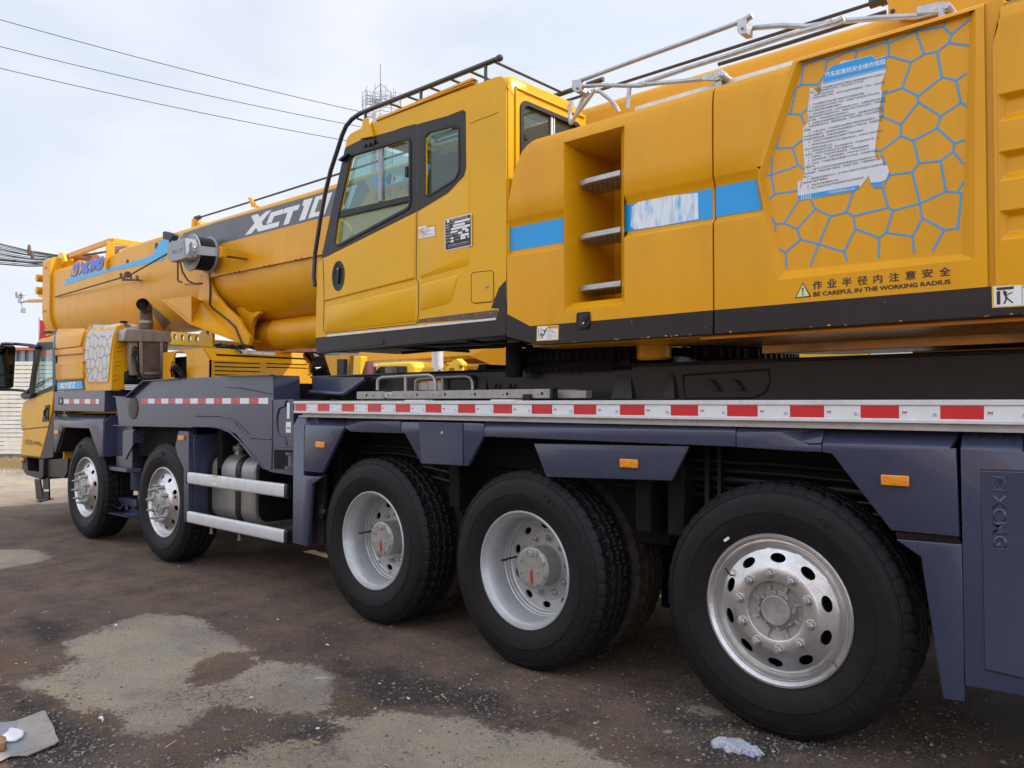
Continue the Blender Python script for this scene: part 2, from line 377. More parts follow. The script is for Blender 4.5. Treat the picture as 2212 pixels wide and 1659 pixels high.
while y < 5.2: ys.append(y); y += 0.055
while y < 9: ys.append(y); y += 0.5
ys += [9.5, 12, 16, 22, 30, 50, 110, 350, 3000]
gm = bpy.data.meshes.new("ground"); vs = []
for y in ys:
    for x in xs:
        z = 0.0
        if -15.5 < x < 1.6 and 0 <= y < 9: z = GZ(x, y)
        vs.append((x, y, z))
nx = len(xs); gm.from_pydata(vs, [], [(j*nx+i, j*nx+i+1, (j+1)*nx+i+1, (j+1)*nx+i) for j in range(len(ys)-1) for i in range(nx-1)])
for nm, ps, so in (("sand", sandp, 0.10), ("rust", rustp, 0.12), ("dark", darkp, 0.18)):
    at_ = gm.attributes.new(nm, 'FLOAT', 'POINT'); vals = []
    for v in vs:
        f = fld(v, ps, so) if (-16 < v[0] < 1.8 and -0.1 < v[1] < 5.3) else 0.0
        if nm == "sand" and f > 0: f = min(f, 1-fld(v, hole, 0.07))
        vals.append(f)
    at_.data.foreach_set('value', vals)
gm.shade_smooth()
ground = bpy.data.objects.new("ground", gm); COL.objects.link(ground); ground['kind'] = 'structure'
m = bpy.data.materials.new("yard_ground"); m.use_nodes = True; n, l = m.node_tree.nodes, m.node_tree.links; b = n['Principled BSDF']; b.inputs['Roughness'].default_value = 0.9; b.inputs['Specular IOR Level'].default_value = 0.25
g = n.new('ShaderNodeNewGeometry'); pos = g.outputs['Position']
def NZ(s, d=6, r=0.6, dist=0.0, w3=None):
    t = n.new('ShaderNodeTexNoise'); t.inputs['Scale'].default_value = s; t.inputs['Detail'].default_value = d; t.inputs['Roughness'].default_value = r; t.inputs['Distortion'].default_value = dist; l.new(pos, t.inputs['Vector']); return t.outputs['Fac']
def RNG(v, a, b_, c=0.0, d_=1.0):
    t = n.new('ShaderNodeMapRange'); t.inputs['From Min'].default_value = a; t.inputs['From Max'].default_value = b_; t.inputs['To Min'].default_value = c; t.inputs['To Max'].default_value = d_; l.new(v, t.inputs['Value']); return t.outputs[0]
def MIX(f, a, b_, bl='MIX'):
    t = n.new('ShaderNodeMixRGB'); t.blend_type = bl
    for k, v in ((0, f), (1, a), (2, b_)):
        if isinstance(v, tuple): t.inputs[k].default_value = (*v, 1)
        elif isinstance(v, float): t.inputs[k].default_value = v
        else: l.new(v, t.inputs[k])
    return t.outputs[0]
def MA(op, a, b_):
    t = n.new('ShaderNodeMath'); t.operation = op
    for k, v in ((0, a), (1, b_)):
        if isinstance(v, float): t.inputs[k].default_value = v
        else: l.new(v, t.inputs[k])
    return t.outputs[0]
def AT(nm): t = n.new('ShaderNodeAttribute'); t.attribute_name = nm; return t.outputs['Fac']
def VOR(s, out_='Distance'): t = n.new('ShaderNodeTexVoronoi'); t.inputs['Scale'].default_value = s; t.inputs['Randomness'].default_value = 1.0; l.new(pos, t.inputs['Vector']); return t.outputs[out_]
base = MIX(RNG(NZ(0.8, 5), 0.4, 0.62), (0.33, 0.215, 0.150), (0.245, 0.178, 0.138))
base = MIX(RNG(NZ(2.6, 8, 0.7), 0.42, 0.66), base, (0.125, 0.095, 0.080))
base = MIX(RNG(NZ(11, 6, 0.7), 0.5, 0.72, 0, 0.7), base, (0.33, 0.225, 0.155))
br = lambda k, s: MA('MULTIPLY', MA('SUBTRACT', NZ(s, 9, 0.75), 0.5), k)
dk = RNG(MA('ADD', AT("dark"), br(1.6, 5.0)), 0.42, 0.8, 0, 0.8)
base = MIX(dk, base, (0.050, 0.042, 0.042))
rs = RNG(MA('ADD', AT("rust"), br(2.0, 6.0)), 0.35, 0.75, 0, 0.8)
base = MIX(rs, base, (0.27, 0.165, 0.095))
sandc = MIX(RNG(NZ(1.7, 6), 0.4, 0.62), (0.68, 0.55, 0.40), (0.57, 0.50, 0.42)); sandc = MIX(RNG(NZ(4.0, 7, 0.7), 0.52, 0.7, 0, 0.6), sandc, (0.33, 0.295, 0.255))
sm_ = RNG(MA('ADD', MA('ADD', AT("sand"), br(1.5, 7.0)), br(1.5, 30.0)), 0.40, 0.62)
# far yard beyond the crane is dry pale dirt
sep = n.new('ShaderNodeSeparateXYZ'); l.new(pos, sep.inputs[0])
far = MA('MULTIPLY', RNG(MA('ADD', sep.outputs[0], br(9.0, 0.35)), -12.0, -15.5), 0.85)
edge = MA('MAXIMUM', sm_, far)
col = MIX(edge, base, sandc)
# crazed cracks in the crusted dirt
ve = n.new('ShaderNodeTexVoronoi'); ve.feature = 'DISTANCE_TO_EDGE'; ve.inputs['Scale'].default_value = 17.0
wv = n.new('ShaderNodeVectorMath'); wv.operation = 'ADD'; nn = n.new('ShaderNodeTexNoise'); nn.inputs['Scale'].default_value = 9.0; nn.inputs['Detail'].default_value = 4; l.new(pos, nn.inputs['Vector']); sc2 = n.new('ShaderNodeVectorMath'); sc2.operation = 'SCALE'; sc2.inputs['Scale'].default_value = 0.12
l.new(nn.outputs['Color'], sc2.inputs[0]); l.new(pos, wv.inputs[0]); l.new(sc2.outputs[0], wv.inputs[1]); l.new(wv.outputs[0], ve.inputs['Vector'])
crk = MA('MULTIPLY', RNG(ve.outputs['Distance'], 0.08, 0.0), RNG(NZ(2.1, 4), 0.52, 0.66, 0.0, 0.8))
col = MIX(crk, col, (0.045, 0.038, 0.036))
# damp darker stains
col = MIX(RNG(NZ(0.55, 6, 0.65, 0.6), 0.50, 0.68, 0.0, 0.45), col, (0.10, 0.070, 0.055))
# grit
v1 = VOR(95.0); vc = VOR(95.0, 'Color'); s1 = n.new('ShaderNodeSeparateColor'); l.new(vc, s1.inputs[0])
stone = MA('MULTIPLY', RNG(v1, 0.42, 0.30), RNG(s1.outputs[0], 0.62, 0.80)); stone = MA('MULTIPLY', stone, RNG(edge, 0.0, 1.0, 0.75, 0.15))
col = MIX(stone, col, MIX(s1.outputs[1], (0.17, 0.14, 0.12), (0.36, 0.30, 0.25)))
v2 = VOR(230.0); col = MIX(RNG(v2, 0.15, 0.6, 0.0, 0.35), col, (0.03, 0.027, 0.027))
col = MIX(1.0, col, RNG(NZ(140, 4, 0.7), 0.25, 0.75, 0.62, 1.35), 'MULTIPLY')
l.new(col, b.inputs['Base Color'])
l.new(RNG(NZ(0.55, 6, 0.65, 0.6), 0.50, 0.66, 0.92, 0.5), b.inputs['Roughness'])
h = MA('ADD', MA('MULTIPLY', NZ(28, 8, 0.75), 0.030), MA('MULTIPLY', RNG(v1, 0.5, 0.0), 0.006)); h = MA('ADD', h, MA('MULTIPLY', RNG(v2, 0.6, 0.0), 0.003)); h = MA('ADD', h, MA('MULTIPLY', NZ(5, 5), 0.02))
bp = n.new('ShaderNodeBump'); bp.inputs['Strength'].default_value = 1.0; bp.inputs['Distance'].default_value = 1.0; h = MA('ADD', h, MA('MULTIPLY', NZ(70, 6, 0.8), 0.006)); l.new(h, bp.inputs['Height']); l.new(bp.outputs[0], b.inputs['Normal'])
gm.materials.append(m)

# concrete slab on the right
sl = gp(Ic, 1340, 965, 1385, 938, 1440, 900, 1500, 868, 1580, 838, 1660, 800)
d_ = (sl[-1][0]-sl[-3][0], sl[-1][1]-sl[-3][1]); far_ = (sl[-1][0]+d_[0]*9, sl[-1][1]+d_[1]*9); nr_ = (sl[0][0]-d_[0]*6, sl[0][1]-d_[1]*6)
mb = MB(); mb.prism([nr_]+sl+[far_, (far_[0]+6, far_[1]), (nr_[0]+6, nr_[1])], 'z', -0.03, 0.014)
slab = mb.build("concrete_slab", mat('dirty_concrete', (0.135, 0.112, 0.098), 0.85, 0, 0, 0.3, 1.4, 0.5, 60, dirt=(0.20, 0.125, 0.075), dirt_amt=0.7), None, bevel=0.006); slab['kind'] = 'structure'

# loose gravel
rnd = random.Random(11); gv = MB()
ico = [Vector(v).normalized() for v in ((0,0,1),(.89,0,.45),(.28,.85,.45),(-.72,.53,.45),(-.72,-.53,.45),(.28,-.85,.45),(.72,.53,-.45),(-.28,.85,-.45),(-.89,0,-.45),(-.28,-.85,-.45),(.72,-.53,-.45),(0,0,-1))]
icf = [(0,1,2),(0,2,3),(0,3,4),(0,4,5),(0,5,1),(1,6,2),(2,7,3),(3,8,4),(4,9,5),(5,10,1),(6,7,2),(7,8,3),(8,9,4),(9,10,5),(10,6,1),(11,7,6),(11,8,7),(11,9,8),(11,10,9),(11,6,10)]
cnt = 0
while cnt < 7000:
    px = rnd.uniform(-60, 2260); py = 1662-430*abs(rnd.gauss(0, 0.45))
    if py < 1080: continue
    p = SZ(px, py)
    if p.y > 5 or p.x > 1.2: continue
    f = fld((p.x, p.y), sandp, 0.1); dd = fld((p.x, p.y), darkp, 0.2)
    if rnd.random() < f*0.86 or rnd.random() > 0.35+0.65*dd: continue
    s = (0.0022+0.0075*rnd.random()**2.2)*(1 if p.length > 2 else .8)
    if rnd.random() < 0.012: s *= 2.2
    q = Matrix.Rotation(rnd.uniform(0, 6.28), 3, 'Z') @ Matrix.Rotation(rnd.uniform(-.3, .3), 3, 'X')
    sx, sy, sz = s*rnd.uniform(.8, 1.6), s*rnd.uniform(.7, 1.1), s*rnd.uniform(.35, .7); gv.mi = 0 if rnd.random() < 0.66 else (1 if rnd.random() < 0.88 else 2)
    z0 = GZ(p.x, p.y)
    gv.add([q @ Vector((v.x*sx*rnd.uniform(.75, 1.2), v.y*sy*rnd.uniform(.75, 1.2), v.z*sz))+Vector((p.x, p.y, z0+sz*0.3)) for v in ico], icf); cnt += 1
go = gv.build("gravel", [mat('stone_dark', (0.11, 0.10, 0.095), 0.85), mat('stone_mid', (0.20, 0.18, 0.165), 0.85), mat('stone_pale', (0.34, 0.31, 0.28), 0.85)], None, smooth=0)
tag(go, "loose dark and pale grit scattered over the dirt yard", None, None, 'stuff')
# litter
bq = gp(Xc, -500, 1160, 0, 1010, 210, 940, 400, 868, 545, 812, 575, 818, 600, 880, 650, 960, 695, 1060, 700, 1110, 748, 1190, 700, 1235, 520, 1310, 340, 1385, 230, 1380, 130, 1390, 0, 1450, -500, 1600)
brd = MB().prism(bq, 'z', 0.012, 0.020).build("torn_board", mat('wet_grey_board', (0.30, 0.27, 0.24), 0.55, 0, 0, 0.25, 3.0, 0.2, 40, dirt=(0.17, 0.175, 0.20), dirt_amt=0.9), None, bevel=0.002)
tag(brd, "torn grey board scrap with blue grey wet stains lying at the lower left corner", "board scrap")
wq = gp(Xc, 0, 970, 215, 950, 205, 1050, 250, 1075, 345, 1100, 310, 1180, 230, 1240, 380, 1275, 400, 1310, 300, 1345, 110, 1375, 100, 1300, 0, 1240)
MB().prism(wq, 'z', 0.0195, 0.0212).build("wet_stain", mat('wet_stain', (0.20, 0.21, 0.24), 0.25, 0, 0, 0.15, 6), brd, smooth=0)
wf = gp(Xc, 12, 1190, 40, 1160, 95, 1120, 110, 1085, 140, 1070, 240, 1088, 308, 1112, 292, 1175, 200, 1228, 110, 1240, 60, 1235, 25, 1215)
tag(MB().prism(wf, 'z', 0.0225, 0.036).build("foam_lump", M['decalw'], None, bevel=0.006), "white foam lump lying on the torn grey board", "foam lump")
tag(MB().prism(gp(Xc, -60, 1260, 20, 1248, 75, 1262, 82, 1320, 40, 1350, -60, 1350), 'z', 0.023, 0.06).build("broken_brick", mat('old_brick', (0.26, 0.13, 0.08), 0.8, 0, 0, 0.4, 30, 0.5, 60), None, bevel=0.004), "small rusty brown brick piece on the torn board at the picture's left edge", "brick piece")
sc_ = gp(Xc, 1243, 900, 1262, 880, 1298, 880, 1302, 898, 1290, 900, 1308, 915, 1303, 938, 1285, 952, 1292, 925, 1280, 908)
tag(MB().prism(sc_, 'z', 0.012, 0.018).build("paper_scrap", M['decalw'], None, smooth=0), "small crooked white paper scrap on brown dirt right of the board", "paper scrap")
# glove
gl = MB(); gc0 = lambda x, y: SZ(*Ic(x, y)[0])
pa, pb = gc0(930, 868), gc0(1040, 905); ax = (pb-pa).normalized(); sd_ = Vector((ax.y, -ax.x, 0))
def blob(path, rs): gl.tube(path, rs, 12)
zz0 = Vector((0, 0, 0.022))
gl.lathe([(1e-4, 0)], (0, 0, 0), 'y', 4)
L_ = (pb-pa).length
for t in (-0.9, -0.3, 0.3, 0.9):
    o_ = sd_*0.016*t*1.3
    gl.tube([pa+o_*0.8+zz0-ax*0.005, pa+ax*L_*0.35+o_*1.6+zz0, pa+ax*L_*0.75+o_*2.0+zz0*0.9], [0.016, 0.020, 0.014], 10)
fr_ = [(-1.5, 0.10, 0.0), (-0.7, 0.135, 0.006), (0.2, 0.13, 0.004), (1.1, 0.10, -0.004)]
for t, ln, dz in fr_:
    r0_ = pa+ax*L_*0.7+sd_*0.018*t+zz0*0.9; gl.tube([r0_, r0_+ax*ln*0.35+sd_*0.004*t+Vector((0, 0, 0.004+dz)), r0_+ax*ln*0.60+sd_*0.008*t-Vector((0, 0, 0.006))], [0.012, 0.0115, 0.008], 10)
th0 = pa+ax*0.01+sd_*0.016+zz0*0.8; gl.tube([th0, th0+sd_*0.028+ax*0.012, th0+sd_*0.045+ax*0.032-Vector((0, 0, .008))], [0.014, 0.013, 0.009], 10)
gcuff = gc0(862, 868); gl.tube([pa+zz0*0.8, (pa+gcuff)/2+zz0*0.7, gcuff+zz0*0.6], [0.026, 0.030, 0.020], 12)
gmb = mat('blue_coated_cotton', (0.42, 0.43, 0.46), 0.85, 0, 0, 0.15, 30, 0.4, 300, dirt=(0.03, 0.10, 0.38), dirt_amt=1.0)
for v in gl.v: v.z = 0.004+(v.z-0.004)*1.45 if v.z > 0.004 else 0.004
glo = gl.build("work_glove", gmb, None, smooth=60); rm = glo.modifiers.new("r", 'REMESH'); rm.mode = 'VOXEL'; rm.voxel_size = 0.0028; rm.use_smooth_shade = True
sm2 = glo.modifiers.new("s", 'SMOOTH'); sm2.iterations = 4; sm2.factor = 0.5
tag(glo, "dirty blue and white cotton work glove on the ground before the rearmost wheel", "glove")
db = MB(); rnd = random.Random(21)
for hx_, hy_ in ((70, 500), (110, 497), (600, 108), (770, 75), (1155, 220), (1415, 420), (1765, 648), (1815, 800), (1375, 780), (265, 77), (455, 615), (500, 330), (930, 190), (1640, 590), (1985, 608), (1200, 310), (1085, 645)):
    p = SZ(*Hc(hx_, hy_)[0]); s_ = rnd.uniform(0.006, 0.016); a_ = rnd.uniform(0, 3.1); db.mi = 0
    db.add([p+Vector((math.cos(a_+t)*s_*rnd.uniform(.5, 1.4), math.sin(a_+t)*s_*rnd.uniform(.4, 1), 0.012+rnd.uniform(0, .006)+GZ(p.x, p.y))) for t in (0, 1.3, 2.6, 3.9, 5.2)], [(0, 1, 2, 3, 4)])
for hx_, hy_ in ((1340, 835), (240, 470), (1660, 940), (1750, 873), (300, 460), (1905, 636), (2050, 900)):
    p = SZ(*Hc(hx_, hy_)[0])+Vector((0, 0, 0.014)); a_ = rnd.uniform(-.5, .5); db.mi = 1; db.bar(p, p+Vector((math.cos(a_), math.sin(a_), 0.05))*rnd.uniform(.03, .08), 0.006, 0.003)
for i in range(60):
    px_, py_ = rnd.uniform(0, 2212), rnd.uniform(1150, 1655); p = SZ(px_, py_)
    if p.y > 4.5 or p.x > 1: continue
    a_ = rnd.uniform(0, 3.1); db.mi = 1 if rnd.random() < .6 else 0; q_ = p+Vector((0, 0, 0.012)); db.tube([q_, q_+Vector((math.cos(a_)*.5, math.sin(a_)*.5, .15))*rnd.uniform(.01, .06), q_+Vector((math.cos(a_+.4), math.sin(a_+.4), 0.0))*rnd.uniform(.02, .08)], 0.0012, 4)
tag(db.build("debris", [M['decalw'], mat('dry_stalk', (0.42, 0.30, 0.14), 0.8)], None, smooth=0), "scattered paper flecks and dry stalks on the dirt yard", None, None, 'stuff')
# rubble between the wheels
for i, (c, q, sz_, lab) in enumerate(((O, (1442, 1238), 0.06, "pale broken stone seen between the dual wheel and the rearmost wheel"), (O, (846, 1153), 0.16, "large pale stone lump on the far ground seen right of the second jack wheel"))):
    p = SZ(*c(*q)[0]); mbx = MB(); mbx.add([Vector((v.x*sz_*1.4*random.uniform(.7, 1.2), v.y*sz_*random.uniform(.7, 1.2), v.z*sz_*0.8*random.uniform(.7, 1.1)))+p+Vector((0, 0, sz_*.3)) for v in ico], icf)
    if i == 0: tag(mbx.build("stone", M['cream'], None, smooth=0, bevel=0.005), lab, "stone")
# ================================================================= THE CRANE
crane = thing("mobile_crane", "large yellow all-terrain truck crane with slate blue five-axle carrier filling the picture", "truck crane", (-5.5, 4.8, 0))
YS = 3.4       # near flank of the carrier
HUBZ = 0.592; TR = 0.572

# ---------------------------------------------------------------- wheels
def tyre_mb():
    mb = MB(); NL = 48; seg = NL*10
    side = [(0.333, 0.012), (0.338, -0.004), (0.352, -0.010), (0.385, -0.022), (0.42, -0.031), (0.445, -0.034), (0.447, -0.037), (0.452, -0.037), (0.454, -0.034),
            (0.50, -0.032), (0.53, -0.026), (0.545, -0.020), (0.547, -0.024), (0.553, -0.022), (0.556, -0.015), (0.572, -0.004), (0.586, 0.008), (0.593, 0.016)]
    trd = [0.022+0.0096*i for i in range(25)]
    prof = side+[(0.5955-0.010*((y-0.137)/0.115)**2*0.5, y) for y in trd]+[(r, 0.274-y) for r, y in reversed(side)]
    pitch = 2*math.pi/NL
    def fn(r, y, th): return 0.335+(fn0(r, y, th)-0.335)*(TR-0.335)/(0.5955-0.335)
    def fn0(r, y, th):
        p = (th/pitch) % 1.0; tri = abs(p-0.5)*4-1
        if 0.02 < y < 0.256:
            for gy, w_ in ((0.080, 0.008), (0.137, 0.0075), (0.194, 0.008)):
                if abs(y-gy-0.009*tri) < w_: return r-0.014
            if (y < 0.062 or y > 0.212) and (p < 0.2): return r-0.011
        elif r > 0.575 and p < 0.14: return r-0.006
        elif 0.56 < r and p < 0.14: return r-0.003
        return r
    mb.lathe(prof, seg=seg, fn=fn)
    for v in mb.v: v.z = max(v.z, -TR+0.005)
    return mb
def hole_band(mb, r1, y1, r2, y2, n, ht, hr, ph, wall=0.012):
    # annulus between r1 (outer) and r2 (inner) with n oval holes, y interpolated
    rc = (r1+r2)/2; K = 24
    def Y(r): t = (r-r2)/(r1-r2); return y2+(y1-y2)*t
    def P(r, a): return (math.cos(a)*r, Y(r), math.sin(a)*r)
    for k in range(n):
        a0 = ph+(k-0.5)*2*math.pi/n; a1 = ph+(k+0.5)*2*math.pi/n; ac_ = (a0+a1)/2
        outer = []
        for i in range(6): outer.append((r1, a0+(a1-a0)*i/6))
        for i in range(6): outer.append((r1+(r2-r1)*i/6, a1))
        for i in range(6): outer.append((r2, a1+(a0-a1)*i/6))
        for i in range(6): outer.append((r2+(r1-r2)*i/6, a0))
        inner = []
        for r, a in outer:
            u, v = (a-ac_)*rc/ (math.pi/n*rc), (r-rc)/((r1-r2)/2)
            t = math.atan2(v*1.0, u*1.0)
            inner.append((rc+math.sin(t)*hr, ac_+math.cos(t)*ht/rc))
        o = len(mb.v)
        vs = [P(r, a) for r, a in outer]+[P(r, a) for r, a in inner]+[(p[0], p[1]+wall, p[2]) for p in [P(r, a) for r, a in inner]]
        fs = []
        for i in range(K):
            j = (i+1) % K
            fs.append([i, j, K+j, K+i]); fs.append([K+i, K+j, 2*K+j, 2*K+i])
        mb.add(vs, fs)
def nut(mb, c, L_, r=0.016, washer=0.024):
    mb.lathe([(1e-4, 0), (washer, 0), (washer, -0.006), (r*1.2, -0.008)], c, seg=16)
    mb.lathe([(r*1.18, -0.006), (r*1.18, -0.024), (r*0.95, -0.027), (1e-4, -0.027)], c, seg=6)
    mb.lathe([(r*0.62, -0.02), (r*0.62, -L_), (r*0.5, -L_-0.003), (1e-4, -L_-0.003)], c, seg=12)
def ringtext(mb, body, rad, h, a_start, a_end, y, depth=0.0, outward=True, bold=0.0):
    vs, fs = text_me(body, bold); x0 = min(v.x for v in vs); x1 = max(v.x for v in vs); y0 = min(v.y for v in vs); y1 = max(v.y for v in vs)
    def m(v):
        u = (v.x-x0)/(x1-x0); t = (v.y-y0)/(y1-y0); a = a_start+(a_end-a_start)*u
        r = rad+h*t if outward else rad+h*(1-t)
        return (math.cos(a)*r, y, math.sin(a)*r)
    mb.add([m(v) for v in vs], fs)

TY = tyre_mb()
WZ = {}
def make_wheel(kind, x, y, ph, steer=0.0):
    root = bpy.data.objects.new("wheel", None); COL.objects.link(root); root.location = (x, y, WZ.get(round(x, 2), HUBZ)); adopt(root, crane)
    ty = TY.build("tyre", M['rubber'], None, smooth=28) if not make_wheel.ty else make_wheel.ty.copy()
    if make_wheel.ty: COL.objects.link(ty)
    ty.parent = root
    if not make_wheel.ty: make_wheel.ty = ty; make_wheel.tyloc = Vector(ty.location)
    ty.location = make_wheel.tyloc
    ty.rotation_euler = (0, 0, 0)
    if kind == 'inner': ty.material_slots[0].link = 'OBJECT'; ty.material_slots[0].material = M['dusty']
    def sub(mb, name, m, **k):
        o = mb.build(name, m, None, **k); o.parent = root; return o
    # embossed lettering on the sidewall
    if kind != 'inner':
        tm = MB()
        ringtext(tm, "DOUBLE COIN", 0.452, 0.045, ph+R(52), ph-R(52), -0.0345, bold=-0.008)
        for k_ in (0, 1):
            cA = ph+R(62+k_*5); c0 = Vector((math.cos(cA)*0.47, -0.0345, math.sin(cA)*0.47))
            tm.tube([c0+Vector((math.cos(t)*0.016, 0, math.sin(t)*0.02)) for t in [i*math.pi/6 for i in range(12)]], 0.002, 4, closed=True)
        tl_ = MB(); ringtext(tl_, "12.00R24  RLB900", 0.40, 0.018, ph+R(215), ph+R(160), -0.029); sub(tl_, "size_lettering", M['tyretext'], smooth=0)
        tl_ = MB(); ringtext(tl_, "REGROOVABLE  TUBELESS", 0.40, 0.014, ph+R(280), ph+R(240), -0.029); sub(tl_, "type_lettering", M['tyretext'], smooth=0)
        sub(tm, "tyre_lettering", M['tyretext'], smooth=0)
    if kind == 'A':      # rear single wheel: convex disc, two-piece flange ring
        mb = MB()
        mb.lathe([(0.330, 0.03), (0.341, 0.004), (0.342, -0.010), (0.337, -0.016), (0.328, -0.016), (0.320, -0.008), (0.314, -0.001), (0.309, -0.002), (0.305, 0.004), (0.302, 0.018), (0.292, 0.030), (0.283, 0.026), (0.277, 0.018), (0.270, 0.012)], seg=72)
        hole_band(mb, 0.270, 0.012, 0.200, -0.016, 10, 0.036, 0.0205, R(16))
        mb.lathe([(0.200, -0.016), (0.192, -0.021), (0.134, -0.022), (0.131, -0.020), (0.130, 0.014)], seg=60)
        sub(mb, "rim", M['silver'])
        hb = MB()
        hb.lathe([(0.130, 0.012), (0.088, 0.018), (0.086, 0.006), (0.070, 0.004)], seg=48)
        hb.lathe([(0.086, -0.004), (0.086, 0.01)], seg=8)
        hb.lathe([(0.070, 0.010), (0.069, -0.012), (0.066, -0.017), (0.060, -0.018), (0.058, -0.014), (0.050, -0.013), (1e-4, -0.012)], seg=48)
        for k_ in range(8):
            a = R(22+45*k_); c0 = Vector((math.cos(a), 0, math.sin(a)))
            hb.bar(c0*0.088+Vector((0, 0.004, 0)), c0*0.129+Vector((0, 0.008, 0)), 0.009, 0.016)
            a = R(45*k_+5); c0 = Vector((math.cos(a)*0.080, 0.004, math.sin(a)*0.080)); hb.cyl(c0, 0.0085, -0.012, seg=8)
        ringtext(hb, "MERITOR", 0.040, 0.010, R(215), R(130), -0.0148); ringtext(hb, "XUZHOU", 0.048, 0.009, R(330), R(260), -0.0148, outward=True)
        put_text(hb, "PW21", lambda u, v: (-0.014+0.028*u, -0.0138, -0.006+0.011*v))
        sub(hb, "hub", M['cast'], smooth=30)
        for k_ in range(10):
            a = R(97+36*k_); nb = MB(); nut(nb, (math.cos(a)*0.167, -0.022, math.sin(a)*0.167), 0.034); sub(nb, "wheel_nut", M['cast'], smooth=30)
        cb = MB(); cb.box(-0.0, 0.03, 0, 0.006, 0, 0.012)
        wt = MB(); a = R(128); c0 = Vector((math.cos(a)*0.372, -0.026, math.sin(a)*0.372)); t_ = Vector((-math.sin(a), 0, math.cos(a)))
        wt.bar(c0-t_*0.014, c0+t_*0.014, 0.008, 0.012); sub(wt, "balance_sticker", M['decalw'], smooth=0)
        gp = MB(); a = R(-35); c1 = Vector((math.cos(a), 0, math.sin(a))); gp.bar(c1*0.300+Vector((0, -0.006, 0)), c1*0.335+Vector((0, -0.018, 0)), 0.004, 0.004); sub(gp, "ring_gap", M['rusty'], smooth=0)
        vb = MB(); a = R(150); c1 = Vector((math.cos(a), 0, math.sin(a))); vb.tube([c1*0.245+Vector((0, 0.02, 0)), c1*0.25+Vector((0, -0.012, 0)), c1*0.268+Vector((0, -0.016, 0.01)), c1*0.285+Vector((0, -0.006, 0.012))], 0.004, 8); sub(vb, "valve", M['black'])
        back = 0.06
    elif kind == 'B':    # dual wheel: deep dish with planetary hub
        mb = MB()
        mb.lathe([(0.330, 0.03), (0.340, 0.004), (0.341, -0.008), (0.336, -0.014), (0.329, -0.013), (0.324, -0.005), (0.318, 0.008), (0.310, 0.016), (0.304, 0.022), (0.298, 0.055), (0.294, 0.062), (0.294, 0.155), (0.288, 0.160), (0.286, 0.172), (0.275, 0.176), (0.272, 0.188), (0.262, 0.196)], seg=72)
        hole_band(mb, 0.262, 0.196, 0.205, 0.205, 10, 0.030, 0.0185, R(20)+ph*0.3)
        mb.lathe([(0.205, 0.205), (0.200, 0.200), (0.12, 0.200)], seg=48)
        sub(mb, "rim", M['rimpaint'])
        hb = MB()
        hb.lathe([(0.120, 0.2), (0.118, 0.100), (0.122, 0.094), (0.122, 0.080), (0.119, 0.076), (0.108, 0.074), (0.104, 0.070), (1e-4, 0.070)], seg=48)
        for k_ in range(8):
            a = R(22+45*k_); hb.cyl((math.cos(a)*0.095, 0.072, math.sin(a)*0.095), 0.011, -0.009, seg=6); hb.lathe([(0.015, 0.0), (0.015, -0.004), (1e-4, -0.004)], (math.cos(a)*0.095, 0.071, math.sin(a)*0.095), seg=12)
        hb.lathe([(0.018, 0), (0.018, -0.006), (0.009, -0.008), (0.006, -0.003), (1e-4, -0.003)], (-0.005, 0.070, 0.082), seg=14)
        hb.lathe([(0.013, 0), (0.013, -0.005), (0.006, -0.006), (1e-4, -0.002)], (0.04, 0.070, -0.015), seg=12)
        ringtext(hb, "XUZHOU", 0.062, 0.014, R(170), R(110), 0.0685); ringtext(hb, "MERITOR", 0.062, 0.014, R(80), R(15), 0.0685)
        put_text(hb, "PW21", lambda u, v: (-0.012+0.026*u, 0.0685, -0.002+0.011*v))
        hb.box(-0.055, -0.018, 0.068, 0.071, -0.024, -0.020)
        sub(hb, "hub", M['cast'], smooth=30)
        ar = MB(); ar.prism([(-0.006, -0.012), (0.005, -0.012), (0.005, -0.060), (0.011, -0.060), (0.001, -0.098), (-0.009, -0.060), (-0.006, -0.060)], 'y', 0.064, 0.0672); sub(ar, "red_arrow", M['red'], smooth=0)
        for k_ in range(10):
            a = R(10+36*k_)+ph; nb = MB(); nut(nb, (math.cos(a)*0.167, 0.200, math.sin(a)*0.167), 0.036, 0.014, 0.022); sub(nb, "wheel_nut", M['galv'], smooth=30)
        vb = MB(); vb.tube([(-0.225, 0.19, 0.02), (-0.22, 0.12, 0.02), (-0.222, 0.05, 0.018)], 0.006, 8); vb.tube([(-0.222, 0.05, 0.018), (-0.20, 0.046, 0.019), (-0.18, 0.05, 0.02)], 0.003, 6); sub(vb, "valve", M['black'])
        back = 0.24
    elif kind == 'C':    # front steered wheel: convex disc, long nuts
        mb = MB()
        mb.lathe([(0.328, 0.03), (0.341, 0.004), (0.342, -0.010), (0.337, -0.016), (0.328, -0.016), (0.320, -0.008), (0.315, 0.004), (0.308, 0.02), (0.300, 0.034), (0.290, 0.036), (0.280, 0.030), (0.274, 0.022)], seg=64)
        hole_band(mb, 0.274, 0.022, 0.208, -0.018, 10, 0.024, 0.0205, R(8)+ph)
        mb.lathe([(0.208, -0.018), (0.198, -0.030), (0.188, -0.040), (0.180, -0.043), (0.125, -0.044), (0.122, -0.03)], seg=56)
        sub(mb, "rim", M['silver'])
        hb = MB()
        hb.lathe([(0.124, -0.030), (0.122, -0.052), (0.116, -0.056), (0.112, -0.052), (0.108, -0.054), (1e-4, -0.055)], seg=40)
        for k_ in range(8):
            a = R(10+45*k_); hb.cyl((math.cos(a)*0.098, -0.054, math.sin(a)*0.098), 0.010, -0.009, seg=6)
        hb.lathe([(0.015, 0), (0.015, -0.01), (1e-4, -0.01)], (0.03, -0.054, -0.05), seg=10)
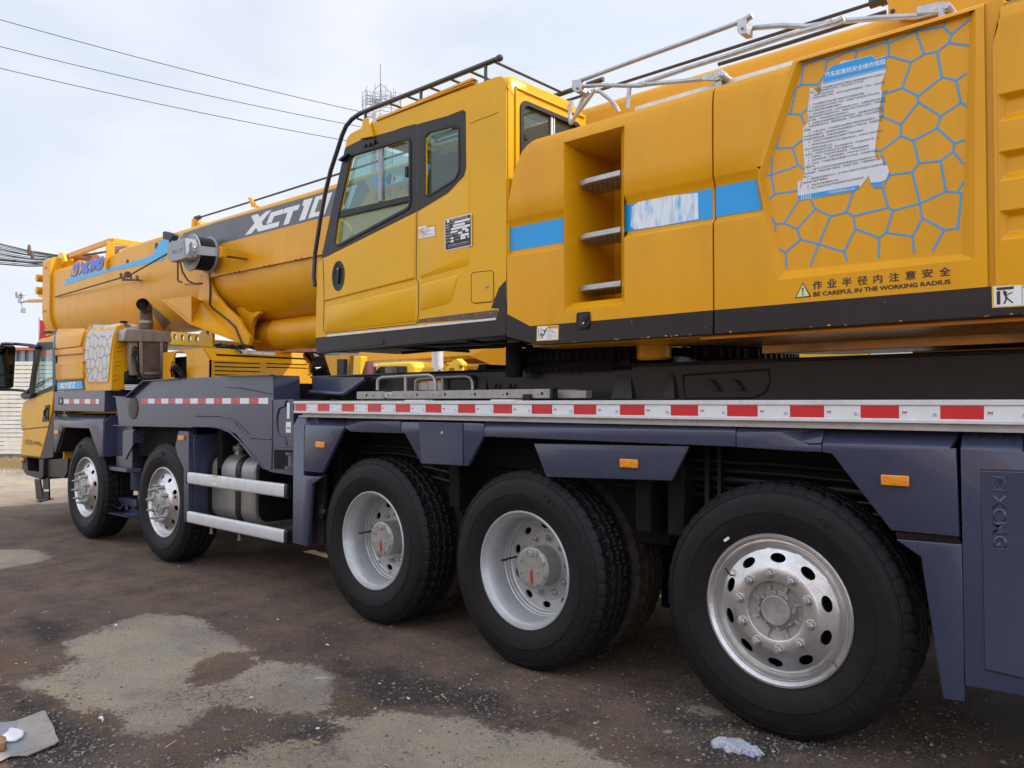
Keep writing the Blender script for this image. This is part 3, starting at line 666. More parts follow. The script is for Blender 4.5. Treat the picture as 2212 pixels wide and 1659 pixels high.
        ringtext(hb, "MERITOR", 0.060, 0.014, R(60), R(-30), -0.0565); ringtext(hb, "XUZHOU", 0.055, 0.013, R(190), R(120), -0.0565)
        hb.bar((-0.03, -0.057, 0.02), (0.0, -0.057, -0.012), 0.004, 0.004)
        sub(hb, "hub", M['cast'], smooth=30)
        if x > -9:
            ar = MB(); ar.bar((0.01, -0.0565, -0.01), (-0.025, -0.0565, -0.05), 0.003, 0.008); sub(ar, "red_arrow", M['rusty'], smooth=0)
        for k_ in range(10):
            a = R(8+36*k_)+ph; nb = MB(); nut(nb, (math.cos(a)*0.167, -0.040, math.sin(a)*0.167), 0.062, 0.016, 0.025)
            nb.lathe([(0.014, -0.026), (0.014, -0.045), (0.010, -0.050)], (math.cos(a)*0.167, -0.040, math.sin(a)*0.167), seg=10); sub(nb, "wheel_nut", M['galv'], smooth=30)
        vb = MB(); a = R(10); vb.bar((0.235, -0.012, 0.06), (0.285, -0.02, 0.085), 0.012, 0.012); sub(vb, "valve", M['black'])
        back = 0.08
    if kind != 'inner':
        db = MB(); db.lathe([(0.325, 0.25), (0.325, back+0.03), (0.3, back+0.02), (0.1, back+0.02)], seg=40); db.lathe([(0.22, back+0.015), (0.22, 0.26)], seg=32)
        sub(db, "brake_drum", M['under'])
        ib = MB(); ib.lathe([(0.333, 0.006), (0.320, 0.05), (0.320, 0.25), (0.34, 0.27)], seg=48); sub(ib, "inner_barrel", M['rusty'])
    root.rotation_euler = (0, 0, steer)
    return root
make_wheel.ty = None
WX = {5: -1.548, 4: -3.065, 3: -4.46, 2: -7.695, 1: -9.65}
WZ.update({-1.55: 0.606, -3.07: 0.572, -3.06: 0.572, -4.46: 0.580, -7.69: 0.572, -7.7: 0.572, -9.65: 0.578})
make_wheel('A', WX[5], 3.475, R(-5))
make_wheel('B', WX[4], 3.475, R(-2))
make_wheel('B', WX[3], 3.475, R(-180))
make_wheel('C', WX[2], 3.475, R(20))
make_wheel('C', WX[1], 3.475, R(40))
make_wheel('inner', WX[4], 3.80, 0)
make_wheel('inner', WX[3], 3.80, 0)
for k_ in (1, 2, 3, 4, 5):
    make_wheel('inner', WX[k_], 5.86 if k_ not in (3, 4) else 5.80, 0)

# ---------------------------------------------------------------- axles and underbody
mb = MB()
for k_ in WX: MB().lathe([(0.10, -1.05), (0.10, -0.2), (0.16, -0.18), (0.26, -0.06), (0.26, 0.06), (0.16, 0.18), (0.10, 0.2), (0.10, 1.05)], (WX[k_], 4.8, HUBZ), 'y', 20).build('axle', M['under'], crane)
mb = MB()
mb.box(-12.0, 1.5, 4.3, 5.3, 0.82, 1.45); mb.box(-6.0, 1.5, 3.75, 4.30, 1.12, 1.44); mb.box(-4.2, -2.3, 3.82, 4.3, 0.75, 1.12)
mb.box(-0.70, 1.5, 3.6, 6.0, 0.5, 1.44)
mb.box(-11.2, -8.3, 3.75, 4.3, 1.05, 1.4)
for x_ in (-5.1, -3.8, -2.35, -2.15, -0.9, -8.6, -6.9): mb.box(x_-0.05, x_+0.05, 3.62, 4.3, 0.85, 1.40)
for xa_, xb_ in ((-13.0, -10.4), (-9.0, -8.3), (-7.0, -5.2), (-0.8, 1.5)): mb.box(xa_, xb_, 5.9, 6.1, 0.42, 1.45)
mb.box(-13.0, 1.5, 6.04, 6.1, 1.0, 1.45); mb.box(-8.3, -7.1, 5.3, 5.35, 0.3, 1.2); mb.box(-4.0, -3.6, 4.2, 5.4, 0.3, 1.0); mb.box(-2.6, -2.1, 4.2, 5.4, 0.3, 1.0)  # unseen far-side skirts and inner plates added to block sun under the truck
mb.build("frame_and_sun_blocks", M['under'], crane, bevel=0.01)
mb = MB()
for i in range(5): mb.tube([(-2.6+0*i, 3.68+0.02*i, 1.25-0.045*i), (-1.6, 3.68, 1.24-0.045*i), (-0.75, 3.68, 1.21-0.045*i)], 0.010 if i != 2 else 0.018, 8)
mb.box(-2.0, -1.975, 3.65, 3.70, 0.98, 1.33); mb.box(-1.93, -1.91, 3.65, 3.70, 0.98, 1.33)
for i in range(4): mb.tube([(-5.3, 3.72, 1.2-0.05*i), (-4.5, 3.72, 1.22-0.05*i), (-3.9, 3.72, 1.18-0.06*i)], 0.012, 8)
mb.build("hydraulic_line", M['black'], crane, split=True)

# ---------------------------------------------------------------- side rail with reflective tape
xr0 = -5.345
mb = MB()
prof = [(3.40, 1.549), (3.40, 1.5285), (3.408, 1.526), (3.408, 1.4735), (3.40, 1.471), (3.40, 1.457), (3.43, 1.4555), (3.43, 1.549)]
mb.prism(prof, 'x', xr0, 1.6)
rail = mb.build("side_rail", M['alu'], crane, bevel=0.0015, seg=1)
mb = MB(); mb.box(-5.28, 1.6, 3.405, 3.42, 1.428, 1.4405); mb.box(-5.25, 1.6, 3.42, 3.44, 1.428, 1.4565)
mb.build("rail_trim", M['dullalu'], rail)
x_ = xr0+0.013; k_ = 0; redm = MB(); whm = MB(); tx = MB(); tg = MB()
while x_ < 1.5:
    (redm if k_ % 2 == 0 else whm).box(x_, x_+0.1487, 3.4068, 3.4075, 1.475, 1.5250)
    if k_ % 2 and x_ < -0.2:
        if True: put_text(tx, "3M", lambda u, v: (x_+0.010+0.019*u, 3.4062, 1.495+0.009*v), bold=0.04)
        put_text(tx, "VC 104", lambda u, v: (x_+0.010+0.018*u, 3.4062, 1.490+0.0025*v))
        c0 = Vector((x_+0.130, 3.4062, 1.492)); tg.tube([c0+Vector((math.cos(t*0.5236)*0.006, 0, math.sin(t*0.5236)*0.004)) for t in range(12)], 0.0006, 4, closed=True)
        put_text(tg, "CC", lambda u, v: (x_+0.1265+0.007*u, 3.4062, 1.490+0.004*v)); put_text(tg, "C0305900", lambda u, v: (x_+0.119+0.024*u, 3.4062, 1.4835+0.0022*v))
    x_ += 0.1493; k_ += 1
redm.build("red_tape", M['red'], rail, smooth=0, split=True); whm.build("white_tape", M['white'], rail, smooth=0, split=True)
tx.build("tape_print", M['red'], rail, smooth=0); tg.build("tape_stamp", M['faded'], rail, smooth=0)
mb = MB(); mb.box(-5.33, 1.6, 3.43, 3.93, 1.535, 1.547); mb.build("walkway", M['dullalu'], crane)

# ---------------------------------------------------------------- slate blue fenders on the near side
def facet(name, m, parent, quads, back=0.05, label=None, bevel=0.004):
    # quads: lists of (px,py,Y) in picture survey points; welded into one sheet, then given thickness
    mb = MB()
    for q in quads:
        vs = [S(*p) for p in q]; mb.add(vs, [list(range(len(vs)))])
    ob = mb.build(name, m, parent, smooth=12, label=label)
    so = ob.modifiers.new("t", 'SOLIDIFY'); so.thickness = back; so.offset = 0
    so.use_even_offset = True
    if bevel:
        b = ob.modifiers.new("bevel", 'BEVEL'); b.width = bevel; b.segments = 2; b.limit_method = 'ANGLE'; b.angle_limit = R(20)
    return ob
def fl(c, pts, Y): return [(p[0], p[1], Y) for p in c(*pts)]
A_, B_ = 3.425, 3.495     # outer face and top chamfer depth
def chamf(c, lo, hi, Yl=A_, Yh=B_):   # quad: lo edge (2 pts) at Yl, hi edge (2 pts) at Yh
    a = c(*lo); b = c(*hi); return [(a[0][0], a[0][1], Yl), (a[1][0], a[1][1], Yl), (b[1][0], b[1][1], Yh), (b[0][0], b[0][1], Yh)]
fb = 0.03
# post beside the fuel tank
mb = MB(); lo = xz(Jc(405, 1120, 650, 1128), 3.42); x0, x1 = lo[0][0], lo[1][0]
zt = S(*Jc(500, 930)[0], 3.46).z; zm = lo[0][1]; zb = S(*Fc(369, 1205)[0], 3.42).z
mb.prism([(3.42, zb), (3.42, zm), (3.46, zt), (3.56, zt), (3.56, zb)], 'x', x0, x1-0.004); mb.build("fender_post", M['blue'], crane, bevel=0.004)
# fender ahead of the third wheel
facet("wheel_fender", M['blue'], crane, [chamf(Fc, (451, 560, 666, 575), (465, 512, 683, 526)), fl(Fc, (451, 560, 666, 575, 652, 598, 546, 818, 444, 808), A_)], fb)
facet("wheel_fender", M['blue'], crane, [fl(Fc, (441, 832, 545, 840, 490, 880, 463, 1225, 441, 1218), A_)], fb)
facet("wheel_fender", M['blue'], crane, [chamf(Fc, (670, 575, 770, 541), (684, 526, 985, 529), A_, 3.465), fl(Fc, (670, 575, 705, 590, 756, 592), A_), fl(Fc, (670, 575, 756, 592, 770, 541), A_),
       fl(Fc, (770, 541, 756, 592, 980, 598, 980, 541), A_-0.0), [(p[0], p[1], y) for p, y in zip(Fc(770, 541, 980, 541, 985, 529), (A_, A_, 3.465))]], fb)
# hatch box between wheels three and four
facet("wheel_fender", M['blue'], crane, [fl(Fc, (985, 535, 1390, 541, 1440, 545, 1438, 615, 1350, 780, 1095, 766, 1003, 600, 982, 598), A_)], fb)
hx = xz(Fc(1085, 535, 1326, 541, 1330, 776, 1100, 764), A_)
mb = MB(); mb.plate([hx], A_-0.024, A_-0.020); ht = mb.build("access_hatch", M['blue'], crane, bevel=0.002)
c0 = S(*Fc(1201, 598)[0], A_-0.024); mb = MB(); mb.lathe([(0.011, 0), (0.011, -0.004), (0.006, -0.007), (0.0045, -0.003), (1e-4, -0.003)], c0, seg=16); mb.build("lock", M['galv'], ht)
pA, pB, pC = Fc(1443, 541, 1443, 575, 1440, 617); pD, pE, pF = Gc(720, 530, 714, 561, 714, 635)
facet("wheel_fender", M['blue'], crane, [[(*pA, 3.45), (*pD, 3.45), (*pE, A_), (*pB, A_)], [(*pB, A_), (*pE, A_), (*pF, A_), (*pC, A_)]], fb)
facet("wheel_fender", M['blue'], crane, [fl(Gc, (-340, 618, 470, 632, 378, 812, -275, 792), A_+0.01)], 0.02)
# fender above the rearmost wheel
facet("wheel_fender", M['blue'], crane, [fl(Gc, (718, 570, 950, 568, 1098, 625, 1160, 622, 1163, 662, 1080, 660, 718, 637), A_), chamf(Gc, (718, 570, 950, 568), (720, 532, 1180, 542), A_, 3.455), [(p[0], p[1], y) for p, y in zip(Gc(950, 568, 1098, 625, 1160, 622, 1180, 542), (A_, A_+0.008, A_+0.008, 3.465))]], fb)
facet("wheel_fender", M['blue'], crane, [chamf(Gc, (1166, 628, 1830, 650), (1182, 542, 1888, 562)), fl(Gc, (1166, 628, 1830, 650, 1862, 640, 1880, 1103, 1525, 1070, 1215, 670, 1166, 665), A_)], fb)
facet("wheel_fender", M['blue'], crane, [fl(Gc, (1548, 1116, 1893, 1143, 1906, 1650, 1906, 1960, 1795, 1945, 1680, 1208), A_)], fb)
mb = MB(); q = xz(Gc(1540, 1078, 1870, 1105, 1890, 1140, 1550, 1112), 3.45); mb.plate([q], 3.45, 3.5); mb.build("fender_joint", M['charcoal'], crane)
# rear side cabinet
facet("storage_cabinet", M['blue'], crane, [chamf(Lc, (372, 152, 748, 168), (385, 45, 748, 48)), fl(Lc, (372, 152, 748, 168, 1500, 200, 1500, 1850, 748, 1626, 400, 1565), A_)], 0.04)
cab_ = [o for o in bpy.data.objects if o.name.startswith("storage_cabinet")][0]
dp = xz(Lc(497, 264, 1400, 290, 1400, 1680, 520, 1470), A_)
mb = MB(); mb.plate([dp], A_-0.0235, A_-0.0225); mb.build("door_gap", M['inkb'], cab_)
dp = xz(Lc(503, 272, 1400, 298, 1400, 1665, 522, 1462), A_)
mb = MB(); mb.plate([dp], A_-0.028, A_-0.0205); dr = mb.build("cabinet_door", M['blue'], cab_, bevel=0.003)
mb = MB()
def vtext(s, tl, tr, br, bl, bold):   # text reading downwards, tops towards the right
    q_ = [S(*p, A_-0.030) for p in (tl, tr, br, bl)]
    f_ = quadmap(q_[0], q_[3], q_[2], q_[1]); put_text(mb, s, f_, bold)
p_ = Lc(556, 415, 640, 418, 650, 745, 560, 740); vtext("XCMG", *p_, 0.03)
e_ = [S(*p, A_-0.029) for p in Lc(545, 312, 640, 315, 640, 398, 548, 392)]
mb.tube([e_[0], e_[1]], 0.0022, 6); mb.tube([e_[2], e_[3]], 0.0022, 6)
hx_ = [S(*p, A_-0.029) for p in Lc(575, 318, 625, 325, 638, 355, 622, 385, 575, 390, 560, 352)]; mb.tube(hx_, 0.0028, 6, closed=True)
tr_ = [S(*p, A_-0.029) for p in Lc(572, 335, 615, 338, 595, 368)]; mb.tube(tr_, 0.002, 6, closed=True)
mb.tube([S(*p, A_-0.029) for p in Lc(550, 745, 655, 752)], 0.0022, 6)
for v in mb.v: pass
mb.build("embossed_letters", M['blue'], cab_, smooth=30).modifiers.new("t", 'SOLIDIFY').thickness = 0.002

# ---------------------------------------------------------------- amber marker lights
def marker(c, x0, y0, x1, y1, Y, parent=crane):
    p = xz(c(x0, y0, x1, y0, x1, y1, x0, y1), Y); xa, xb = p[0][0], p[1][0]; zt = (p[0][1]+p[1][1])/2; zb = (p[2][1]+p[3][1])/2
    mb = MB(); mb.box(xa, xb, Y-0.016, Y, zb, zt); o = mb.build("marker_light", M['amber'], parent, bevel=0.004)
    mb = MB()
    for t in (0.13, 0.87): mb.cyl((xa+(xb-xa)*t, Y-0.0165, (zt+zb)/2), 0.0042, -0.003, seg=10)
    mb.build("screw", M['galv'], o, split=True)
    mb = MB(); mb.box(xa+(xb-xa)*0.36, xa+(xb-xa)*0.64, Y-0.018, Y-0.016, zb+(zt-zb)*0.2, zb+(zt-zb)*0.8); mb.build("lens_pad", M['amber'], o, bevel=0.002)
    return o
marker(Fc, 508, 645, 555, 678, A_-0.014); marker(Gc, 110, 699, 202, 744, A_-0.002); marker(Gc, 1470, 783, 1616, 838, A_-0.016)
# ================================================================= CARRIER, FRONT HALF
def plateY(name, m, pts, Y, th, parent=crane, bevel=0.004, **k):
    return MB().plate([xz(pts, Y)], Y, Y+th).build(name, m, parent, bevel=bevel, **k)
def yz(pts, X): return [(SX(p[0], p[1], X).y, SX(p[0], p[1], X).z) for p in pts]
def plateX(name, m, pts, X, th, parent=crane, bevel=0.004, **k):
    return MB().plate([yz(pts, X)], X-th, X, 'x').build(name, m, parent, bevel=bevel, **k)
def lineY(mb, pts, Y, r, seg=6): mb.tube(rows(pts, Y), r, seg)

YP = 3.47
pl = xz(Bc(765, 640, 845, 645, 960, 537, 1190, 522), YP)+xz(Fc(0, 283, 264, 277, 268, 414, 378, 410, 378, 832, 262, 815, 225, 800, 160, 728, 60, 602, 0, 578), YP)+xz(Bc(1530, 872, 1470, 850, 1300, 846, 790, 835), YP)
mb = MB(); mb.plate([pl], YP, YP+0.25)
beam = mb.build("outrigger_beam_housing", M['blue'], crane, bevel=0.004)
mb = MB()
def flange(pts, w=0.035, h=0.010, Y=YP):
    P_ = rows(pts, Y-w/2)
    for a_, b_ in zip(P_[:-1], P_[1:]): mb.bar(a_, b_, w, h)
flange(Bc(765, 640, 845, 646, 962, 537, 1190, 522), 0.05); flange(Fc(0, 283, 264, 277), 0.05)
flange(Bc(765, 832, 1290, 843), 0.04)
mb.build("flange", M['blue'], beam, bevel=0.002)
mb = MB()
lineY(mb, Bc(1290, 840, 1400, 842, 1460, 850, 1530, 880, 1590, 935, 1640, 1000, 1690, 1060), YP-0.004, 0.009)
lineY(mb, Fc(100, 655, 160, 735, 215, 795, 258, 798, 262, 640), YP-0.002, 0.005)
lineY(mb, Bc(1300, 768, 1470, 770, 1530, 785, 1580, 820, 1650, 900, 1699, 915), YP-0.004, 0.009)
lineY(mb, Fc(35, 525, 85, 575, 145, 624, 258, 630), YP-0.004, 0.008)
lineY(mb, Fc(262, 415, 262, 680, 376, 672), YP-0.002, 0.004)
lineY(mb, Fc(340, 415, 330, 450, 300, 460, 288, 500, 285, 545, 290, 600, 330, 625, 340, 665), YP-0.004, 0.007)
lineY(mb, Fc(0, 342, 110, 352, 258, 382), YP-0.002, 0.005)
mb.build("weld_seam", M['blue'], beam, smooth=60, split=True)
mb = MB(); mb.plate([xz(Fc(270, 690, 378, 692, 378, 800, 272, 795), YP-0.004)], YP-0.005, YP-0.003); mb.build("recess", M['under'], beam)
mb = MB(); a_ = xz(Fc(315, 700, 378, 700, 378, 790, 315, 790), YP-0.01); zc0, zc1 = a_[3][1], a_[0][1]; xc = a_[1][0]
mb.lathe([(0.16, zc0), (0.16, zc0+0.02), (0.135, zc0+0.025), (0.135, zc1-0.025), (0.155, zc1-0.02), (0.155, zc1), (0.0001, zc1)], (xc, YP+0.10, 0), 'z', 28); mb.build("winch_drum", M['blue'], beam)
# tape on the outrigger beam
mb = MB(); mw = MB(); A0 = S(*Bc(940, 670)[0], YP).x; A1 = S(*Fc(240, 417)[0], YP).x
seqz = (S(*Bc(1000, 655)[0], YP).z, S(*Bc(1000, 687)[0], YP).z); nseg = 16
for i in range(nseg):
    xa = A0+(A1-A0)*i/nseg; (mb if i % 2 == 0 else mw).box(xa, xa+(A1-A0)/nseg*0.985, YP-0.0015, YP-0.0005, seqz[1], seqz[0])
mb.build("red_tape", M['red'], beam, smooth=0, split=True); mw.build("white_tape", M['white'], beam, smooth=0, split=True)
mb = MB(); e_ = S(*Bc(885, 716)[0], YP); mb.lathe([(0.118, 0.0), (0.118, -0.006), (0.105, -0.008), (1e-4, -0.006)], e_, 'y', 32); mb.build("cover_disc", M['frame'], beam)
mb = MB(); mb.plate([xz(Fc(344, 430, 358, 430, 357, 518, 343, 517), YP-0.001)], YP-0.002, YP-0.001); mb.plate([xz(Fc(338, 536, 366, 536, 364, 596, 337, 595), YP-0.001)], YP-0.002, YP-0.001); mb.build("white_label", M['decalw'], beam, smooth=0, split=True)
mb = MB(); mb.plate([xz(Fc(344, 566, 358, 566, 358, 572, 344, 572), YP-0.003)], YP-0.0035, YP-0.0025); lineY(mb, Fc(342, 578, 342, 570, 360, 570, 360, 578), YP-0.003, 0.002, 4); mb.build("label_print", M['inkb'], beam, smooth=0)
# deck plate between the housing and the slew ring
mb = MB(); mb.plate([xz(Uc(0, 515, 440, 520, 440, 528, 265, 655, 0, 655), 3.8)], 3.8, 3.85); mb.build("deck_side_plate", M['blue'], crane, bevel=0.004)
mb = MB(); mb.tube(rows(Uc(-20, 640, 230, 655, 262, 648, 430, 530), 3.79), 0.018, 8); mb.build("weld_seam", M['blue'], crane)
mb = MB(); mb.box(-5.9, 1.6, 3.93, 5.67, 1.45, 1.75); mb.box(-8.0, -5.9, 3.6, 6.0, 1.45, 1.70)
deck = mb.build("deck_box", M['frame'], crane, bevel=0.006)
mb = MB()
P3 = [S(*p, 3.925) for p in Gc(430, 262, 880, 232, 882, 300, 860, 350, 800, 380, 440, 385, 432, 330)]
mb.tube(P3, 0.006, 6, closed=True); mb.tube([(-5.9, 3.925, 1.755), (1.6, 3.925, 1.755)], 0.010, 6)
mb.build("weld_seam", M['frame'], deck, split=True)
mb = MB()
for q in (Gc(568, 285, 614, 342), Gc(693, 285, 738, 340), Uc(1475, 575, 1465, 612), Uc(1595, 575, 1580, 612)): mb.tube(rows(q, 3.905), 0.011, 8)
mb.build("pin_hook", M['frame'], deck, split=True)
mb = MB()
for (x0, x1) in ((-3.95, -3.78), (-2.75, -2.60), (-2.4, -2.32)):
    mb.hexa([(x0, 3.90, 1.56), (x1, 3.90, 1.56), (x1, 4.3, 1.56), (x0, 4.3, 1.56)], [(x0+0.05, 3.95, 1.80), (x1-0.05, 3.95, 1.80), (x1, 4.3, 1.80), (x0, 4.3, 1.80)])
mb.build("gusset", M['frame'], deck, split=True)
# stickers on the deck side
def label_box(c, q, Y, parent, frame='stickY', th=0.0015):
    p = xz(c(*q), Y); mb = MB(); mb.plate([p], Y-th, Y); return mb.build("warning_sticker", M[frame], parent, smooth=0)

# ---------------------------------------------------------------- fuel tank and side guards
XT1 = S(*jc(1000, 600)[0], 3.62).x; XT0 = S(*jc(350, 600)[0], 3.62).x
ztop, zbot = 1.06, 0.455
def rr_loop(y0, y1, z0, z1, r, n=7):
    L_ = []
    for cx, cz, a0 in ((y1-r, z1-r, 0), (y0+r, z1-r, 90), (y0+r, z0+r, 180), (y1-r, z0+r, 270)):
        for i in range(n+1): a = R(a0+90*i/n); L_.append((cx+math.cos(a)*r, cz+math.sin(a)*r))
    return L_
tk = MB().prism(rr_loop(3.62, 4.2, zbot, ztop, 0.13), 'x', XT0, XT1).build("fuel_tank", M['tank'], crane, bevel=0.02, seg=3)
mb = MB().prism(rr_loop(3.66, 4.16, zbot+0.04, ztop-0.04, 0.1), 'x', XT1, XT1+0.012).build("tank_end", M['under'], tk, bevel=0.004)
for px in ((430, 470), (775, 830)):
    xa, xb = S(*jc(px[0], 700)[0], 3.62).x, S(*jc(px[1], 700)[0], 3.62).x
    mb = MB(); lo = rr_loop(3.61, 4.21, zbot-0.01, ztop+0.01, 0.135); li = rr_loop(3.618, 4.202, zbot-0.002, ztop+0.002, 0.132); mb.plate([lo, li], xa, xb, 'x'); mb.build("tank_strap", M['black'], tk)
    mb = MB(); mb.box(xa-0.02, xb+0.04, 3.60, 4.2, zbot-0.06, zbot-0.012); mb.lathe([(1e-4, 0), (0.012, 0), (0.012, -0.06), (0.018, -0.06), (0.018, -0.075), (1e-4, -0.08)], ((xa+xb)/2, 3.63, zbot-0.06), 'z', 8); mb.build("tank_bracket", M['steel'], tk)
cx = S(*jc(765, 290)[0], 3.75)
mb = MB(); mb.lathe([(0.045, 0), (0.042, 0.03), (0.055, 0.035), (0.055, 0.05), (0.062, 0.055), (0.062, 0.075), (0.05, 0.085), (0.02, 0.085), (0.02, 0.1), (1e-4, 0.1)], (cx.x, 3.78, ztop-0.004), 'z', 22); mb.bar((cx.x-0.05, 3.78, ztop+0.10), (cx.x+0.05, 3.78, ztop+0.095), 0.015, 0.02); mb.build("filler_cap", M['steel'], tk, bevel=0.003)
mb = MB().plate([xz(jc(430, 470, 470, 470, 470, 380, 430, 375), 3.60)], 3.6, 3.601)
for za, zb_ in ((0.797, 0.892+0.012), (0.445, 0.55)):
    lo = rr_loop(3.405, 3.445, za+0.0, zb_, 0.018, 4)
    g = MB().prism(lo, 'x', -7.085, -5.475).build("side_guard_bar", M['alu'], crane, bevel=0.002)
    MB().prism(rr_loop(3.403, 3.447, za-0.003, zb_+0.003, 0.018, 4), 'x', -5.475, -5.43).prism(rr_loop(3.403, 3.447, za-0.003, zb_+0.003, 0.018, 4), 'x', -7.11, -7.085).build("end_cap", M['black'], g)
    if za > 0.6:
        p = xz(jc(475, 515, 515, 515, 513, 600, 472, 597), 3.404); MB().plate([p], 3.4025, 3.4045).build("warning_sticker", M['decalw'], g, smooth=0)
        MB().plate([xz(jc(485, 485, 535, 487, 533, 503, 483, 500), 3.404)], 3.4025, 3.4045).build("yellow_sticker", M['stickY'], g, smooth=0)
        cc_ = S(*jc(494, 550)[0], 3.402); MB().tube([cc_+Vector((math.cos(t*0.6283)*0.010, 0, math.sin(t*0.6283)*0.013)) for t in range(10)], 0.0014, 4, closed=True).build("symbol", M['ink'], g, smooth=0)
# plates either side of the tank
pf = xz(ic(1965, 240, 1978, 203, 2085, 212, 2085, 1218, 2035, 1210, 2030, 622, 1965, 480, 1937, 372), 3.43)
XPL = pf[3][0]
pp = MB().plate([pf], 3.43, 3.47).build("fender_post", M['blue'], crane, bevel=0.004)
MB().box(XPL-0.02, XPL+0.001, 3.472, 4.05, 0.445, 1.24).build("side_face", M['blue'], pp, bevel=0.004)
marker(ic, 1982, 255, 2045, 307, 3.43, pp)
mb = MB(); mb.box(-5.52, -5.44, 3.60, 3.9, 0.45, 1.1); mb.build("step_bracket", M['frame'], crane)
# mud flap and bracket ahead of the third wheel
mb = MB(); q = xz(jc(1760, 480, 1900, 460, 1880, 1340, 1690, 1360), 3.5); mb.plate([q], 3.5, 3.52); fl_ = mb.build("mud_flap", M['frame'], crane)
mb = MB(); q = xz(jc(1835, 850, 1895, 850, 1895, 1020, 1840, 1020), 3.49); mb.plate([q], 3.47, 3.5); q = xz(jc(1850, 900, 1910, 905, 1908, 965, 1850, 960), 3.46); mb.plate([q], 3.45, 3.47); mb.build("hinge_bracket", M['black'], fl_, bevel=0.004)

# ---------------------------------------------------------------- front outrigger jack
YJ = 3.55
jx0, jx1 = -9.05, -8.62
mb = MB(); mb.box(jx0, jx1, YJ, 3.95, 0.84, 1.33); col_ = mb.build("jack_column", M['blue'], crane, bevel=0.01)
mb = MB(); mb.prism([(jx0-0.05, YJ-0.05), (jx1-0.03, YJ-0.05), (jx1+0.06, YJ+0.06), (jx1+0.06, 4.0), (jx0-0.05, 4.0)], 'z', 0.80, 0.845); mb.build("flange", M['blue'], col_, bevel=0.005)
mb = MB(); mb.lathe([(1e-4, 0.60), (0.125, 0.60), (0.13, 0.61), (0.13, 0.80)], (-8.80, 3.74, 0), 'z', 30); mb.lathe([(0.09, 0.585), (0.09, 0.6)], (-8.80, 3.74, 0), 'z', 24); mb.build("jack_cylinder", M['blue'], col_)
mb = MB(); mb.lathe([(0.052, 0.50), (0.052, 0.6)], (-8.80, 3.74, 0), 'z', 24); mb.build("jack_rod", M['silver'], col_)
mb = MB(); mb.lathe([(1e-4, 0.50), (0.06, 0.50), (0.07, 0.44), (0.16, 0.36), (0.20, 0.345), (0.20, 0.33), (1e-4, 0.33)], (-8.80, 3.74, 0), 'z', 8)
mb.box(-9.12, -8.68, 3.62, 3.66, 0.42, 0.50); mb.box(-9.12, -8.68, 3.82, 3.86, 0.42, 0.50); mb.box(-9.14, -9.0, 3.60, 3.9, 0.455, 0.50)
mb.hexa([(-9.42, 3.5, 0.325), (-8.6, 3.5, 0.335), (-8.6, 4.0, 0.335), (-9.42, 4.0, 0.325)], [(-9.42, 3.5, 0.335), (-8.6, 3.5, 0.345), (-8.6, 4.0, 0.345), (-9.42, 4.0, 0.335)])
mb.tube([(-8.9, 3.6, 0.44), (-8.75, 3.55, 0.40)], 0.012, 8); mb.tube([(-9.12, 3.6, 0.44), (-9.14, 3.58, 0.39), (-8.98, 3.58, 0.385), (-8.97, 3.6, 0.43)], 0.008, 6)
mb.build("jack_foot", M['blue'], col_, bevel=0.004)
# bent guard between the two front wheels
q = [(p[0], p[1]) for p in ic(1357, 210, 1380, 188, 1490, 190, 1470, 215, 1467, 365, 1385, 520, 1355, 518)]
plateY("wheel_guard", M['blue'], q, 3.44, 0.02)
gx = S(*ic(1467, 300)[0], 3.44)
MB().box(gx.x-0.01, gx.x+0.004, 3.46, 3.56, 1.12, gx.z+0.10).build("wheel_guard", M['blue'], crane, bevel=0.003)
MB().box(-8.62, -7.3, 3.6, 3.9, 0.98, 1.30).build("beam_inner", M['under'], crane)
# striped warning panel beside the jack housing
px_ = h_ = hc(1285, 808, 1348, 810, 1345, 1088, 1288, 1085)
p = xz(px_, 3.60); MB().plate([p], 3.60, 3.62).build("chevron_panel", M['decalw'], crane)
MB().plate([xz(hc(1325, 810, 1348, 812, 1346, 900, 1295, 1010, 1290, 980), 3.598)], 3.5985, 3.5995).plate([xz(hc(1346, 960, 1346, 1010, 1310, 1088, 1290, 1085), 3.598)], 3.5985, 3.5995).build("chevron_stripe", M['charcoal'], crane, smooth=0)

# ---------------------------------------------------------------- front fender and cover base
XF = S(*ic(1150, 300)[0], 3.43).x
f1 = facet("wheel_fender", M['blue'], crane, [
  [(p[0], p[1], y) for p, y in zip(ic(605, 95, 1150, 100, 1188, 32, 640, 25), (3.43, 3.43, 3.50, 3.50))],
  fl(ic, (605, 95, 1150, 100, 1150, 490, 1105, 485, 995, 175, 705, 165, 622, 440, 610, 440), 3.43)], 0.02)
zt_ = S(*ic(1188, 32)[0], 3.50).z; ze = S(*ic(1150, 100)[0], 3.43).z; zb_ = S(*ic(1150, 490)[0], 3.43).z
MB().prism([(3.43, zb_), (3.43, ze), (3.50, zt_), (3.75, zt_), (3.75, zb_)], 'x', XF-0.012, XF+0.004).build("side_face", M['blue'], f1, bevel=0.003)
lb = xz(ic(705, 168, 705, 200, 640, 430, 622, 440), 3.43); MB().plate([[(a, b) for a, b in lb]], 3.44, 3.80).build("fender_lip", M['frame'], f1)
marker(ic, 612, 197, 655, 238, 3.418, f1)
MB().box(-10.5, -9.1, 3.9, 3.95, 0.9, 1.3).build("arch_liner", M['under'], f1)
tb = MB(); zu = S(*hc(600, 738)[0], 3.43).z; zl = S(*hc(1150, 960)[0], 3.43).z; xl_ = S(*hc(600, 900)[0], 3.43).x
cb_ = tb.box(xl_, XF+0.002, 3.43, 3.78, zl, zu).build("cover_base_box", M['blue'], crane, bevel=0.004)
